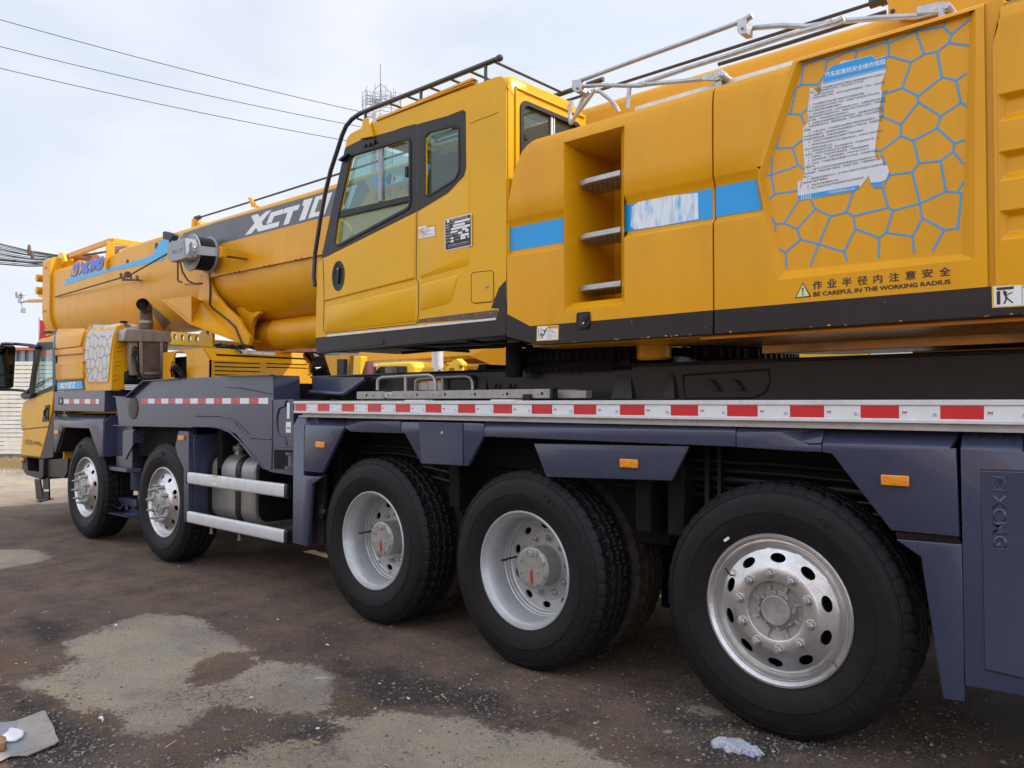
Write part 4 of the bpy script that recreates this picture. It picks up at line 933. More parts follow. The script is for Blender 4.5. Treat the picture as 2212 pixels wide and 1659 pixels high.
MB().plate([xz(hc(645, 800, 693, 800, 693, 882, 645, 882), 3.428)], 3.4275, 3.429).build("slot", M['inkb'], cb_, smooth=0)
cc_ = S(*hc(677, 842)[0], 3.426); MB().cyl(cc_, 0.022, -0.006, seg=14).build("reflector", M['cream'], cb_)
mr = MB(); mw = MB(); xa0 = S(*hc(708, 845)[0], 3.428).x; xa1 = S(*hc(1125, 845)[0], 3.428).x; z0, z1 = S(*hc(900, 870)[0], 3.428).z, S(*hc(900, 820)[0], 3.428).z
for i in range(7): (mw if i % 2 == 0 else mr).box(xa0+(xa1-xa0)*i/7, xa0+(xa1-xa0)*(i+0.985)/7-(0.07 if i == 6 else 0), 3.4265, 3.4285, z0, z1)
mw.build("white_tape", M['white'], cb_, smooth=0, split=True); mr.build("red_tape", M['red'], cb_, smooth=0, split=True)

# ---------------------------------------------------------------- engine side cover
PR = [(1.668, 3.45), (1.956, 3.454), (2.111, 3.46), (2.216, 3.469), (2.294, 3.482), (2.345, 3.50), (2.375, 3.53), (2.392, 3.58)]
def prY(z):
    if z <= PR[0][0]: return PR[0][1]
    for (za, ya), (zb2, yb) in zip(PR[:-1], PR[1:]):
        if z <= zb2: return ya+(yb-ya)*(z-za)/(zb2-za)
    return PR[-1][1]
def onc(px, py, off=0.0):
    Y = 3.47
    for _ in range(12): p = S(px, py, Y+off); Y = 0.5*Y+0.5*prY(p.z)
    return S(px, py, Y+off)
XC1 = -8.939; XC0 = onc(*c_(250, 1300)[0]).x
mb = MB()
zz = [1.668, 1.80, 1.956, 2.05, 2.111, 2.17, 2.216, 2.26, 2.294, 2.32, 2.345, 2.362, 2.375, 2.386, 2.392]
secs = [XC0+(XC1-XC0)*t for t in (0, 1)]
nz_ = len(zz)
mb.add([(x, prY(z), z) for x in secs for z in zz], [(i, i+1, nz_+i+1, nz_+i) for i in range(nz_-1)])
mb.add([(x, y, z) for x in secs for y, z in ((3.58, 2.392), (3.66, 2.385))], [(0, 1, 3, 2)])
# rear edge face, rounded top corner
rl = yz(c_(1370, 1455, 1385, 900, 1400, 600, 1420, 400, 1445, 250, 1470, 150), XC1)+[(3.53, 2.375), (3.58, 2.388)]+yz(c_(1660, 150, 1740, 250, 1780, 380, 1780, 500, 1720, 1000, 1655, 1445), XC1)
mb.prism(rl, 'x', XC1-0.01, XC1+0.01)
ecov = mb.build("engine_side_cover", M['orange'], crane, bevel=0.006, smooth=40)
SC_ = [0]
def strip(mb, pts, off, w):      # thin ribbon lying on the cover, between picture points
    for a, b in zip(pts[:-1], pts[1:]):
        SC_[0] += 1; of2 = off-0.00008*(SC_[0] % 17); p, q = onc(*a, of2), onc(*b, of2); t = (q-p).normalized(); s_ = t.cross(Vector((0, -1, 0))).normalized()*w/2
        mb.add([p-s_, p+s_, q+s_, q-s_], [(0, 1, 2, 3)])
def patch(mb, pts, off, n=1):
    mb.add([onc(*p, off) for p in pts], [list(range(len(pts)))])
def rowpatch(mb, left, right, off):  # ladder of matching left/right points
    def fine(q): return [(a[0]+(b_[0]-a[0])*k/6, a[1]+(b_[1]-a[1])*k/6) for a, b_ in zip(q[:-1], q[1:]) for k in range(6)]+[q[-1]]
    left, right = fine(left), fine(right)
    vs = [onc(*p, off) for p in left]+[onc(*p, off) for p in right]; k = len(left)
    mb.add(vs, [(i, i+1, k+i+1, k+i) for i in range(k-1)])
pm = MB()
Lh = c_(885, 1275, 830, 1000, 812, 800, 815, 640, 845, 400, 890, 250, 965, 90); Rh = c_(1300, 1268, 1325, 1000, 1345, 760, 1360, 620, 1395, 400, 1425, 260, 1478, 105)
rowpatch(pm, Lh, Rh, -0.003); hp = pm.build("honeycomb_panel", M['honey'], ecov, smooth=60)
hm = MB()
hs = [(985,85,950,140,1010,170,1000,280,1045,320,1135,140,1050,110),(1050,110,1055,85),(1135,140,1170,185,1165,320,1185,355,1240,340,1320,140,1285,95),(1135,140,1145,95,1140,85),(1170,185,1230,100),(1240,340,1285,425,1370,320,1400,350),(1370,320,1405,115,1320,140),
(950,140,890,340),(1000,280,920,380,885,350,865,360),(920,380,940,545,1005,575,1015,320),(1045,320,1100,395,1160,325),(1100,395,1090,515,1145,570,1180,525,1185,355),(1005,575,1045,600,1090,515),(1180,525,1230,610,1285,480,1285,425),(1285,480,1350,610,1365,590),
(940,545,895,640,840,620,815,640),(895,640,915,800,835,835),(915,800,938,845,980,790,1000,580),(980,790,1045,865,1085,765,1045,600),(1085,765,1145,790,1145,570),(1145,790,1170,795,1230,710,1230,610),(1230,710,1270,760,1340,700,1350,610),(1340,700,1352,740),(1270,760,1285,950,1330,950),
(938,845,935,1000,850,1005),(935,1000,955,1040,1045,960,1045,865),(1045,960,1100,1075,1145,790),(1170,795,1205,1005,1260,1005,1285,950),(1100,1075,1175,1080,1205,1005),(955,1040,980,1180,1035,1255,1070,1240,1100,1075),(980,1180,945,1275),(1070,1240,1080,1270),(955,1040,905,1150,850,1005),(905,1150,885,1250),(1175,1080,1195,1230,1275,1165,1260,1005),(1195,1230,1195,1268),(1275,1165,1295,1265),(1035,1255,1030,1275)]
for h in hs: strip(hm, c_(*h), -0.005, 0.0045)
hm.build("cell_lines", M['charcoal'], hp, smooth=0)
rc = MB()
def frame_ribbon(mb, pts, w, off):
    for a, b in zip(pts[:-1], pts[1:]):
        p, q = onc(*a, off), onc(*b, off); mb.bar(p, q, w, w)
frame_ribbon(rc, c_(880, 1290, 822, 1000, 803, 800, 806, 640, 836, 400, 880, 250, 950, 90), 0.012, -0.004)
frame_ribbon(rc, c_(880, 1290, 1308, 1280, 1335, 1000, 1355, 760, 1372, 620, 1408, 400, 1440, 260, 1488, 112), 0.012, -0.004)
# raised panels to the left
def raised(pts, off, m='orange'):
    P_ = [onc(*p, 0) for p in pts]; Q_ = [onc(*p, -off) for p in pts]; c0 = sum(Q_, Vector())/len(Q_); Q_ = [q+(c0-q)*0.05 for q in Q_]
    n = len(pts); mbx = MB(); mbx.add(P_+Q_, [list(range(n, 2*n))]+[(i, (i+1) % n, n+(i+1) % n, n+i) for i in range(n)]); return mbx
for pts in (c_(255, 270, 300, 165, 560, 120, 900, 92, 870, 200, 820, 270, 760, 530, 250, 600),):
    pass
upper = MB(); vsL = c_(240, 600, 232, 450, 240, 300, 270, 185); vsR = c_(745, 545, 775, 420, 810, 280, 845, 170)
rowpatch(upper, vsL, vsR, -0.012); b1 = upper.build("raised_panel", M['orange'], ecov); so = b1.modifiers.new("t", 'SOLIDIFY'); so.thickness = 0.02; so.offset = 0; bb = b1.modifiers.new("b", 'BEVEL'); bb.width = 0.008; bb.segments = 3
for q, r_ in ((c_(228, 745, 222, 625), c_(790, 700, 775, 560)), (c_(245, 1240, 236, 935, 250, 900), c_(805, 1220, 800, 905, 815, 850))):
    mbx = MB(); rowpatch(mbx, q, r_, -0.014); o_ = mbx.build("raised_panel", M['orange'], ecov); so = o_.modifiers.new("t", 'SOLIDIFY'); so.thickness = 0.024; so.offset = 0; bb = o_.modifiers.new("b", 'BEVEL'); bb.width = 0.009; bb.segments = 2
rc.build("panel_rim", M['orange'], ecov)
ee = MB(); Le = c_(185, 1490, 182, 700, 205, 300, 225, 190); Re = c_(248, 1460, 238, 900, 222, 620, 240, 380, 262, 190); Re = c_(248, 1460, 228, 700, 240, 350, 262, 190); rowpatch(ee, Le, Re, -0.001)
o_ = ee.build("front_edge_trim", M['blue'], ecov); so = o_.modifiers.new("t", 'SOLIDIFY'); so.thickness = 0.03; so.offset = 0
gb = MB(); patch(gb, c_(248, 1262, 800, 1228, 832, 1455, 248, 1470), -0.004); gb.build("badge_backing", M['charcoal'], ecov)
gb = MB(); patch(gb, c_(250, 1295, 762, 1262, 785, 1425, 252, 1450), -0.006); bd = gb.build("model_badge", M['sky'], ecov)
XCT = [[245,683,400,637,435,712,570,590,698,550,480,820,512,900,880,805,842,918,398,1035,360,948,250,1075,106,1112,320,845],
 [683,610,978,528,945,640,755,693,697,833,580,862], [990,518,1328,428,1290,545,1178,575,1080,855,955,890,1052,608,955,636],
 [1412,335,1612,283,1442,760,1304,797,1422,455,1375,466], [1672,262,1875,205,2045,155,1985,320,1930,625,1868,642,1870,640,1795,665,1505,742]]
def logo_mesh(mb, q, put):    # q: corner map from the big lettering (u,v) space to the surface
    # normalise the lettering of the boom to u,v by its own slanted frame
    base = lambda x, y: ((x-106)/(2920.0-106), 0)
    bl, tl = Vector((106, 1112)), Vector((245, 683))
    ex = Vector((1.0, -0.262)); n_ = Vector((0.30, -1.0))
    for poly in q:
        vs = []
        for i in range(0, len(poly), 2):
            d_ = Vector((poly[i], poly[i+1]))-bl
            det = ex.x*n_.y-ex.y*n_.x
            a = (d_.x*n_.y-d_.y*n_.x)/det; b = (ex.x*d_.y-ex.y*d_.x)/det
            vs.append(put(a, b))
        tr = tessellate_polygon([[Vector((v.x, v.z, 0)) for v in vs]]); mb.add(vs, [list(t) for t in tr])
XCTN = XCT[:4]+[[1672,262,1985,180,1818,660,1505,742], [2120,145,2433,63,2266,543,1953,625]]
HOLE = [[1780,350,1880,322,1812,538,1698,570], [2228,233,2328,205,2260,421,2146,453]]
P00, P10, P01 = onc(*c_(300, 1418)[0], -0.0075), onc(*c_(608, 1402)[0], -0.0075), onc(*c_(318, 1318)[0], -0.0075)
lg = MB(); ux = (P10-P00)/2150.0; uy = (P01-P00)/400.0
logo_mesh(lg, XCTN, lambda a, b: P00+ux*a+uy*b); lg.build("model_lettering", M['decalw'], bd, smooth=0)
lg = MB(); logo_mesh(lg, HOLE, lambda a, b: P00+ux*a+uy*b+Vector((0, -0.0008, 0))); lg.build("letter_counter", M['sky'], bd, smooth=0)
lv = MB()
for yy in (545, 640, 845, 935, 1130, 1225):
    q0 = SX(*c_(1480-(yy-545)*0.11, yy)[0], XC1+0.010); q1 = SX(*c_(1640-(yy-545)*0.15, yy-18)[0], XC1+0.010); lv.hexa([q0+Vector((0, 0, -0.008)), q0+Vector((0, 0, 0.006)), q0+Vector((0.012, 0, 0.004)), q0+Vector((0.016, 0, -0.008))], [q1+Vector((0, 0, -0.002)), q1+Vector((0, 0, 0.002)), q1+Vector((0.001, 0, 0.001)), q1+Vector((0.001, 0, -0.002))])
lv.build("vent_louvre", M['orange'], ecov, split=True)

# ---------------------------------------------------------------- muffler, exhaust, hood
XM = -8.76
mf = MB().plate([yz(hc(1575, 175, 1862, 190, 1850, 590, 1575, 600), XM)], XM-0.3, XM, 'x').build("muffler_box", M['rusty'], crane, bevel=0.01)
q = yz(hc(1400, 45, 1880, 70, 1893, 190, 1440, 178), XM); MB().plate([[(3.50, q[0][1]-0.02), (3.53, q[0][1]+0.01)]+[q[1], q[2], (3.50, q[3][1]-0.005)]], XM-0.32, XM+0.02, 'x').build("muffler_lid", M['steel'], mf, bevel=0.012)
for a in (hc(1535, 180, 1572, 180, 1578, 600, 1545, 600), hc(1770, 185, 1800, 187, 1800, 595, 1775, 595), hc(1590, 520, 1765, 520, 1765, 548, 1590, 548), hc(1810, 520, 1832, 520, 1832, 555, 1810, 555)): MB().plate([yz(a, XM)], XM, XM+0.012, 'x').build("clamp_strap", M['steel'], mf, bevel=0.002)
MB().plate([yz(hc(1450, 180, 1530, 180, 1540, 555, 1480, 555, 1450, 390), XM)], XM-0.12, XM-0.02, 'x').build("bracket_plate", M['steel'], mf, bevel=0.004)
mb = MB(); mb.lathe([(0.001, 0), (0.13, 0.02), (0.14, 0.06), (0.14, 0.5)], (XM-0.28, 3.56, 1.80), 'y', 24); mb.tube([SX(*p, XM+0.02) for p in hc(1490, 250, 1475, 330, 1500, 400, 1520, 500, 1560, 570, 1575, 610)], 0.014, 6); mb.tube([SX(*p, XM+0.03) for p in hc(1500, 240, 1510, 320, 1490, 380, 1530, 520)], 0.010, 6); mb.tube([SX(*p, XM+0.03) for p in hc(1485, 240, 1512, 250, 1490, 290, 1515, 320, 1488, 345)], 0.013, 6); mb.build("hose_bundle", M['black'], mf)
# water bottle
wb = SX(*Ac(1100, 1100)[0], -8.95); MB().prism(rr_loop(wb.y-0.10, wb.y+0.16, 2.2, 2.40, 0.05, 4), 'x', -9.35, -8.99).build("expansion_tank", M['cream'], crane, bevel=0.03, seg=3)
MB().lathe([(0.04, 0), (0.04, 0.035), (1e-4, 0.035)], (-9.1, wb.y+0.02, 2.40), 'z', 16).build("tank_cap", M['black'], crane)
# exhaust stack
pb = SX(*Ac(1268, 1115)[0], XM-0.1); pt = SX(*Ac(1262, 980)[0], XM-0.1); pe = SX(*Ac(1250, 918)[0], XM-0.02); rp = 0.066
mb = MB(); path = [pb, pt, pt+Vector((0, 0, 0.03)), pt+Vector((0.03, -0.012, 0.06)), pe+Vector((0.0, 0, 0)), pe+Vector((0.06, -0.05, 0.015))]
mb.tube(path, rp, 20, cap=False); mb.tube([path[-1], path[-2]], rp-0.004, 20, cap=False)
ex = mb.build("exhaust_pipe", M['rusty'], crane); MB().lathe([(rp+0.003, 0.06), (rp+0.007, 0.065), (rp+0.007, 0.085), (rp+0.003, 0.09)], pb, 'z', 20).build("pipe_clamp", M['steel'], ex)
MB().cyl(path[-2], rp-0.006, 0.003, 'x', 16).build("pipe_throat", M['inkb'], ex)
# engine hood with louvres
YH, XH = 3.85, S(*kc(1015, 590)[0], 3.85).x
hd = MB()
side = [(XH-1.0, 1.72), (XH, 1.72)]
zc = SX(*kc(1010, 415)[0], XH).z; zt_ = SX(*kc(945, 290)[0], XH-0.15).z; ye = SX(*kc(2080, 480)[0], XH).y
LV = []
for r_ in range(4):
    a = 435+r_*43; LV.append(yz(kc(1062, a, 1540, a+14, 1540, a+24, 1062, a+12), XH))
for r_ in range(2):
    a = 447+r_*38; LV.append(yz(kc(1600, a, 2030, a+13, 2030, a+23, 1600, a+12), XH))
front = [(YH, 1.72), (YH, zc), (ye, zc), (ye, 1.72)]
hd.plate([front]+LV, XH-0.02, XH, 'x')
hd.add([(XH, YH, zc), (XH-0.16, YH+0.0, zt_), (XH-0.16, ye, zt_), (XH, ye, zc)], [(0, 1, 2, 3)])
hd.add([(XH-0.16, YH, zt_), (XH-1.05, YH, zt_-0.01), (XH-1.05, ye, zt_-0.01), (XH-0.16, ye, zt_)], [(0, 1, 2, 3)])
arch = xz(kc(640, 600, 636, 400, 650, 350, 680, 330, 735, 330, 765, 350, 772, 400, 775, 600), YH)
sl = [(XH-1.05, 1.72)]+[(arch[0][0], 1.72)]+[(a, max(b, 1.74)) for a, b in arch[1:-1]]+[(arch[-1][0], 1.72), (XH, 1.72), (XH, zc), (XH-0.16, zt_), (XH-1.05, zt_-0.01)]
hd.plate([sl], YH, YH+0.015)
hood = hd.build("engine_hood", M['orange'], crane, smooth=20)
MB().box(XH-1.0, XH-0.06, YH+0.1, ye-0.05, 1.7, zt_-0.06).build("engine_core", M['under'], hood)
mb = MB()
rnd = random.Random(3)
for i in range(9):
    p0 = S(*kc(590+rnd.uniform(0, 100), 590)[0], YH-0.03); p1 = S(*kc(620+rnd.uniform(0, 70), 450+rnd.uniform(-20, 60))[0], YH-0.04-0.01*i); p2 = S(*kc(720+rnd.uniform(-20, 50), 600)[0], YH-0.03)
    mb.tube([p0, (p0+p1)/2+Vector((0, -0.02, 0.03)), p1, (p1+p2)/2+Vector((0, -0.01, 0.02)), p2], 0.006, 6)
for i in range(7):
    p1 = S(*kc(600+rnd.uniform(0, 80), 480+rnd.uniform(0, 80))[0], YH-0.03); mb.cyl(p1, 0.018, 0.03, 'xyz'[i % 3], 10)
mb.build("wiring_cluster", M['charcoal'], hood)
mb = MB()
for i in range(26):
    t = i/25; c0 = S(*kc(1050+280*t, 270+18*t)[0], YH+0.35); mb.tube([c0, c0+Vector((rnd.uniform(-.05, .05), rnd.uniform(-.05, .05), rnd.uniform(-.02, .03))), c0+Vector((rnd.uniform(0, .12), rnd.uniform(.0, .15), rnd.uniform(-.02, .02)))], 0.010, 5)
mb.build("cable_bundle", M['black'], hood)
st = MB().plate([yz(kc(1290, 308, 1560, 330, 1570, 362, 1330, 352), XH-0.02)], XH-0.008, XH-0.004, 'x')
q = [SX(*p, XH-0.05) for p in kc(1290, 308, 1430, 320, 1430, 352, 1330, 350)]
for nm, qq in (("warning_sticker", kc(1290, 306, 1432, 320, 1432, 354, 1328, 352)), ("warning_sticker", kc(1436, 320, 1560, 333, 1568, 362, 1436, 354)), ("warning_sticker", kc(1565, 334, 1690, 338, 1700, 368, 1575, 362))):
    vs = []
    for p in qq:
        X = XH-0.05
        for _ in range(6):
            t_ = SX(*p, X); X = XH-0.16*max(0, min(1, (t_.z-zc)/(zt_-zc)))+0.004
        vs.append(SX(*p, X))
    MB().add(vs, [(0, 1, 2, 3)]).build(nm, M['decalw'], hood, smooth=0)
vs = []
mb = MB()
for a in (kc(1302, 312, 1330, 316, 1335, 345, 1310, 320), kc(1335, 318, 1350, 330, 1345, 350, 1325, 345)):
    mb.add([SX(*p, XH-0.16*max(0, min(1, (SX(*p, XH-.08).z-zc)/(zt_-zc)))+0.007) for p in a], [(0, 1, 2, 3)])
mb.build("sticker_figure", M['inkb'], hood, smooth=0)
# air filter drum right of the hood
af = SX(*kc(2110, 430)[0], XH); mb = MB(); 
for i in range(9): mb.lathe([(0.13, i*0.02), (0.142, i*0.02+0.01), (0.13, i*0.02+0.02)], (af.x-0.1, af.y-0.06, af.z-0.04), 'y', 24)
mb.lathe([(0.13, 0.18), (0.145, 0.2), (0.145, 0.42), (1e-4, 0.43)], (af.x-0.1, af.y-0.06, af.z-0.04), 'y', 28); mb.build("air_filter", M['charcoal'], crane)
mb = MB()
for a in (kc(2095, 358, 2145, 372, 2100, 378), kc(2110, 500, 2165, 495, 2120, 510)): mb.tube([SX(*p, af.x+0.06) for p in a], 0.006, 6)
mb.build("clip", M['galv'], crane, split=True)
# perforated boom rest behind the hood
MBr = MB(); YR = 4.35
out_ = xz(kc(600, 255, 610, 120, 900, 145, 950, 95, 1040, 130, 1040, 275), YR)
hls = []
for hx_, hy_ in ((648, 180), (726, 186), (801, 190), (876, 195), (997, 118)):
    c0 = S(*kc(hx_, hy_)[0], YR); hls.append([(c0.x+math.cos(i*0.5236)*0.042, c0.z+math.sin(i*0.5236)*0.042) for i in range(12)])
MBr.plate([out_]+hls, YR, YR+0.03); MBr.build("perforated_boom_rest", M['lemon'], crane, bevel=0.002)
mb = MB(); mb.plate([xz(kc(1040, 205, 1330, 235, 1360, 290, 1040, 275), 4.6)], 4.6, 4.9); mb.build("boom_rest_base", M['lemon'], crane, bevel=0.004)
# corrugated step plates in front of the beam housing
mb = MB()
for i in range(4): mb.plate([xz(c_(1660, 1340+i*30, 1935-i*20, 1342+i*30, 1915-i*20, 1358+i*30, 1658, 1357+i*30), 3.5)], 3.5, 3.6)
mb.build("step_tread", M['alu'], crane)

# ---------------------------------------------------------------- driver's cab
YD = 3.5
out_ = xz(Mc(320, 165, 345, 135, 470, 92, 478, 92, 478, 560, 455, 760, 420, 930, 355, 1168, 190, 1150, 183, 1120, 205, 940, 185, 920, 190, 760, 205, 690, 265, 640), YD)
win = xz(Mc(345, 220, 475, 208, 475, 540, 300, 612, 285, 590, 300, 430), YD)
body = MB().plate([out_, win], YD, YD+0.04)
roof = out_[3]
xf = out_[8][0]; 

dcab = body.build("driver_cab", M['yellow'], crane, bevel=0.006)
MB().hexa([(out_[0][0]-0.03, YD, out_[0][1]), (-10.55, YD, 2.30), (-10.55, 6.0, 2.30), (out_[0][0]-0.03, 6.0, out_[0][1])], [(out_[0][0]+0.0, YD+0.05, out_[0][1]+0.07), (-10.55, YD+0.05, 2.37), (-10.55, 5.95, 2.37), (out_[0][0], 5.95, out_[0][1]+0.07)]).build("cab_roof", M['yellow'], dcab, bevel=0.02)
MB().box(-12.0, -11.96, 3.54, 6.0, 0.85, 1.55).box(-10.60, -10.56, 3.54, 6.0, 0.85, 1.75).build("cab_shell", M['yellow'], dcab)
fr_ = MB().plate([xz(Mc(318, 200, 335, 155, 478, 148, 478, 570, 262, 655, 248, 640, 300, 280), YD-0.002), xz(Mc(345, 222, 472, 212, 468, 535, 300, 607, 290, 590, 305, 430), YD-0.002)], YD-0.006, YD-0.001).build("window_frame", M['black'], dcab, bevel=0.002)
MB().plate([win], YD+0.01, YD+0.014).build("side_window", M['glass'], dcab, smooth=0)
MB().plate([xz(Mc(190, 918, 425, 895, 428, 905, 195, 928), YD-0.002)], YD-0.003, YD-0.001).build("body_seam", M['rusty'], dcab, smooth=0)
MB().plate([xz(Mc(400, 710, 432, 705, 425, 850, 368, 856), YD-0.012)], YD-0.012, YD-0.001).build("door_handle_recess", M['black'], dcab, bevel=0.004)
MB().tube(rows(Mc(415, 735, 390, 760, 388, 800, 408, 830), YD-0.02), 0.008, 8).build("door_handle", M['pipeblack'], dcab)
MB().lathe([(0.02, 0), (0.016, -0.006), (1e-4, -0.006)], S(*Mc(207, 888)[0], YD-0.002), seg=12).build("badge", M['galv'], dcab)
tx = MB(); p_ = [S(*p, YD-0.003) for p in Mc(217, 1062, 370, 1080, 370, 1028, 217, 1008)]; f_ = quadmap(*p_)
put_text(tx, "总质量:54990kg", lambda u, v: f_(u, v)); tx.build("weight_lettering", M['faded'], dcab, smooth=0)
# seat-side things seen in the cab window
MB().box(-11.3, -10.9, 3.8, 4.3, 1.5, 1.75).box(-10.95, -10.85, 3.8, 4.3, 1.7, 2.2).build("driver_seat", M['seat'], dcab, bevel=0.03)
st_ = S(*Mc(350, 525)[0], 3.9); MB().tube([st_+Vector((math.cos(i*0.524)*0.11, math.sin(i*0.524)*0.16, math.sin(i*0.524)*0.10)) for i in range(12)], 0.012, 8, closed=True).build("steering_wheel", M['black'], dcab)
MB().box(-12.05, -11.5, 3.6, 5.9, 1.35, 1.55).build("dashboard", M['head'], dcab, bevel=0.02)
# mirrors
XMr = -12.15
mh = MB().plate([yz(Mc(-60, 165, 128, 182, 142, 205, 122, 545, 98, 560, -60, 560), XMr)], XMr-0.10, XMr, 'x').build("wing_mirror", M['black'], dcab, bevel=0.012)
MB().plate([yz(Mc(-50, 190, 115, 202, 130, 218, 112, 425, 98, 436, -50, 432), XMr)], XMr, XMr+0.004, 'x').plate([yz(Mc(-50, 452, 90, 458, 103, 470, 98, 540, 85, 550, -50, 540), XMr)], XMr, XMr+0.004, 'x').build("mirror_glass", M['mirror'], mh, smooth=0, split=True)
mb = MB(); a = [SX(*p, -12.1) for p in Mc(10, 168, 50, 165, 150, 168)]; b = [S(*p, 3.46) for p in Mc(285, 180, 310, 190)]; mb.tube(a+b, 0.020, 10); a = [SX(*p, -12.1) for p in Mc(-40, 570, 80, 572)]; b = [S(*p, 3.44) for p in Mc(200, 580, 250, 595)]; mb.tube(a+b, 0.018, 10)
mb.build("mirror_arm", M['black'], mh, split=True); MB().plate([xz(Mc(180, 610, 195, 598, 270, 602, 270, 640, 200, 652, 182, 640), 3.44)], 3.44, 3.50).plate([xz(Mc(248, 180, 300, 172, 318, 190, 310, 215, 250, 205), 3.44)], 3.44, 3.50).build("mirror_mount", M['black'], mh, bevel=0.012)
# steps and lower trim
pil = MB().plate([xz(Mc(478, 770, 492, 790, 470, 1175, 350, 1190, 425, 930), 3.47)], 3.47, 3.60).build("pillar_fairing", M['charcoal'], dcab, bevel=0.006)
stp = MB().plate([xz(Mc(190, 1155, 350, 1175, 350, 1190, 385, 1190, 382, 1340, 360, 1368, 230, 1325, 195, 1270), 3.46), xz(Mc(235, 1168, 345, 1182, 345, 1300, 245, 1290), 3.46)], 3.46, 3.78)
stp.plate([xz(Mc(190, 1155, 350, 1175, 350, 1290, 240, 1290, 195, 1250), 3.7)], 3.76, 3.79)
stp = stp.build("entry_step", M['charcoal'], crane, bevel=0.006)
MB().plate([xz(Mc(385, 1190, 575, 1183, 572, 1300, 540, 1358, 400, 1345, 385, 1330), 3.47)], 3.50, 3.75).build("step_side_box", M['charcoal'], stp, bevel=0.006)
mb = MB(); mb.plate([xz(Mc(385, 1350, 435, 1350, 440, 1540, 425, 1552, 388, 1535), 3.5)], 3.49, 3.51); mb.plate([xz(Mc(310, 1360, 358, 1365, 385, 1530, 375, 1555, 328, 1540, 325, 1515), 3.75)], 3.74, 3.76)
a = xz(Mc(330, 1535, 430, 1550, 430, 1530, 330, 1518), 3.6); mb.hexa([(a[0][0]+.05, 3.74, a[0][1]-.01), (a[0][0]+.17, 3.74, a[0][1]-.01), (a[0][0]+.17, 3.74, a[0][1]+.005), (a[0][0]+.05, 3.74, a[0][1]+.005)], [(a[1][0]-.14, 3.5, a[0][1]-.01), (a[1][0]-.02, 3.5, a[0][1]-.01), (a[1][0]-.02, 3.5, a[0][1]+.005), (a[1][0]-.14, 3.5, a[0][1]+.005)]); mb.build("hanging_step", M['charcoal'], stp, bevel=0.004, split=True)
MB().plate([xz(Mc(390, 1455, 432, 1455, 432, 1472, 390, 1472), 3.488)], 3.486, 3.489).build("reflector", M['decalw'], stp, smooth=0)
MB().lathe([(0.035, 0), (0.033, -0.02), (0.02, -0.032), (1e-4, -0.034)], S(*Mc(206, 1197)[0], 3.458), seg=20).build("indicator_light", M['amber'], stp)
MB().box(-11.1, -10.6, 3.6, 3.9, 0.78, 0.95).build("lower_tank", M['orange'], crane, bevel=0.03)
bm_ = MB().plate([xz(Ac(380, 1140, 400, 1128, 455, 1132, 462, 1145, 400, 1158), 3.7)], 3.65, 3.75).build("roof_lamp", M['black'], dcab, bevel=0.01)
# ================================================================= SUPERSTRUCTURE HOUSING
YB = 3.45
PF = [(1.867, 3.45), (1.975, 3.45), (2.392, 3.45), (2.416, 3.476), (2.565, 3.476), (2.618, 3.45), (2.88, 3.45), (2.98, 3.453), (3.03, 3.462), (3.058, 3.485), (3.072, 3.53), (3.078, 3.62)]
XLp = [(1.85, -2.934), (1.926, -3.168), (2.605, -3.175), (2.749, -3.153), (2.896, -3.115), (2.996, -3.059), (3.051, -2.996), (3.071, -2.933), (3.09, -2.9)]
def interp(tb, z):
    if z <= tb[0][0]: return tb[0][1]
    for (a, x0), (b, x1) in zip(tb[:-1], tb[1:]):
        if z <= b: return x0+(x1-x0)*(z-a)/(b-a)
    return tb[-1][1]
XS = -1.842
def rowmesh(mb, zs, xa, xb):
    # sheet over profile rows; xa, xb functions of z ; closes front and rear ends inwards
    o = []
    for z in zs: y = interp(PF, z); o.append(((xa(z), y, z), (xb(z), y, z)))
    n = len(zs); mb.add([p for q in o for p in q], [(2*i, 2*i+1, 2*i+3, 2*i+2) for i in range(n-1)])
def endwall(mb, zs, x, yb):
    n = len(zs); mb.add([(x(z), interp(PF, z), z) for z in zs]+[(x(z), yb, z) for z in zs], [(i, i+1, n+i+1, n+i) for i in range(n-1)])
ZB = [2.045, 2.2, 2.392, 2.416, 2.49, 2.565, 2.618, 2.75, 2.88, 2.98]
ZA = [1.975]+ZB+[3.03, 3.058, 3.072, 3.078]
r0, r1 = -2.745, -2.345
fxl = lambda z: interp(XLp, z)
hs_ = MB()
ZE = [1.975, 2.045, 2.2, 2.392, 2.416, 2.49, 2.565, 2.605, 2.618, 2.75, 2.8, 2.896, 2.94, 2.98, 2.996, 3.02, 3.03, 3.051, 3.058, 3.071, 3.078]
rowmesh(hs_, ZE, fxl, lambda z: r0); rowmesh(hs_, ZE, lambda z: r1, lambda z: XS)
rowmesh(hs_, [1.975, 2.045], lambda z: r0, lambda z: r1); rowmesh(hs_, [2.98, 3.03, 3.058, 3.072, 3.078], lambda z: r0, lambda z: r1)
endwall(hs_, ZE, fxl, 4.1); endwall(hs_, ZE, lambda z: XS, 3.56)
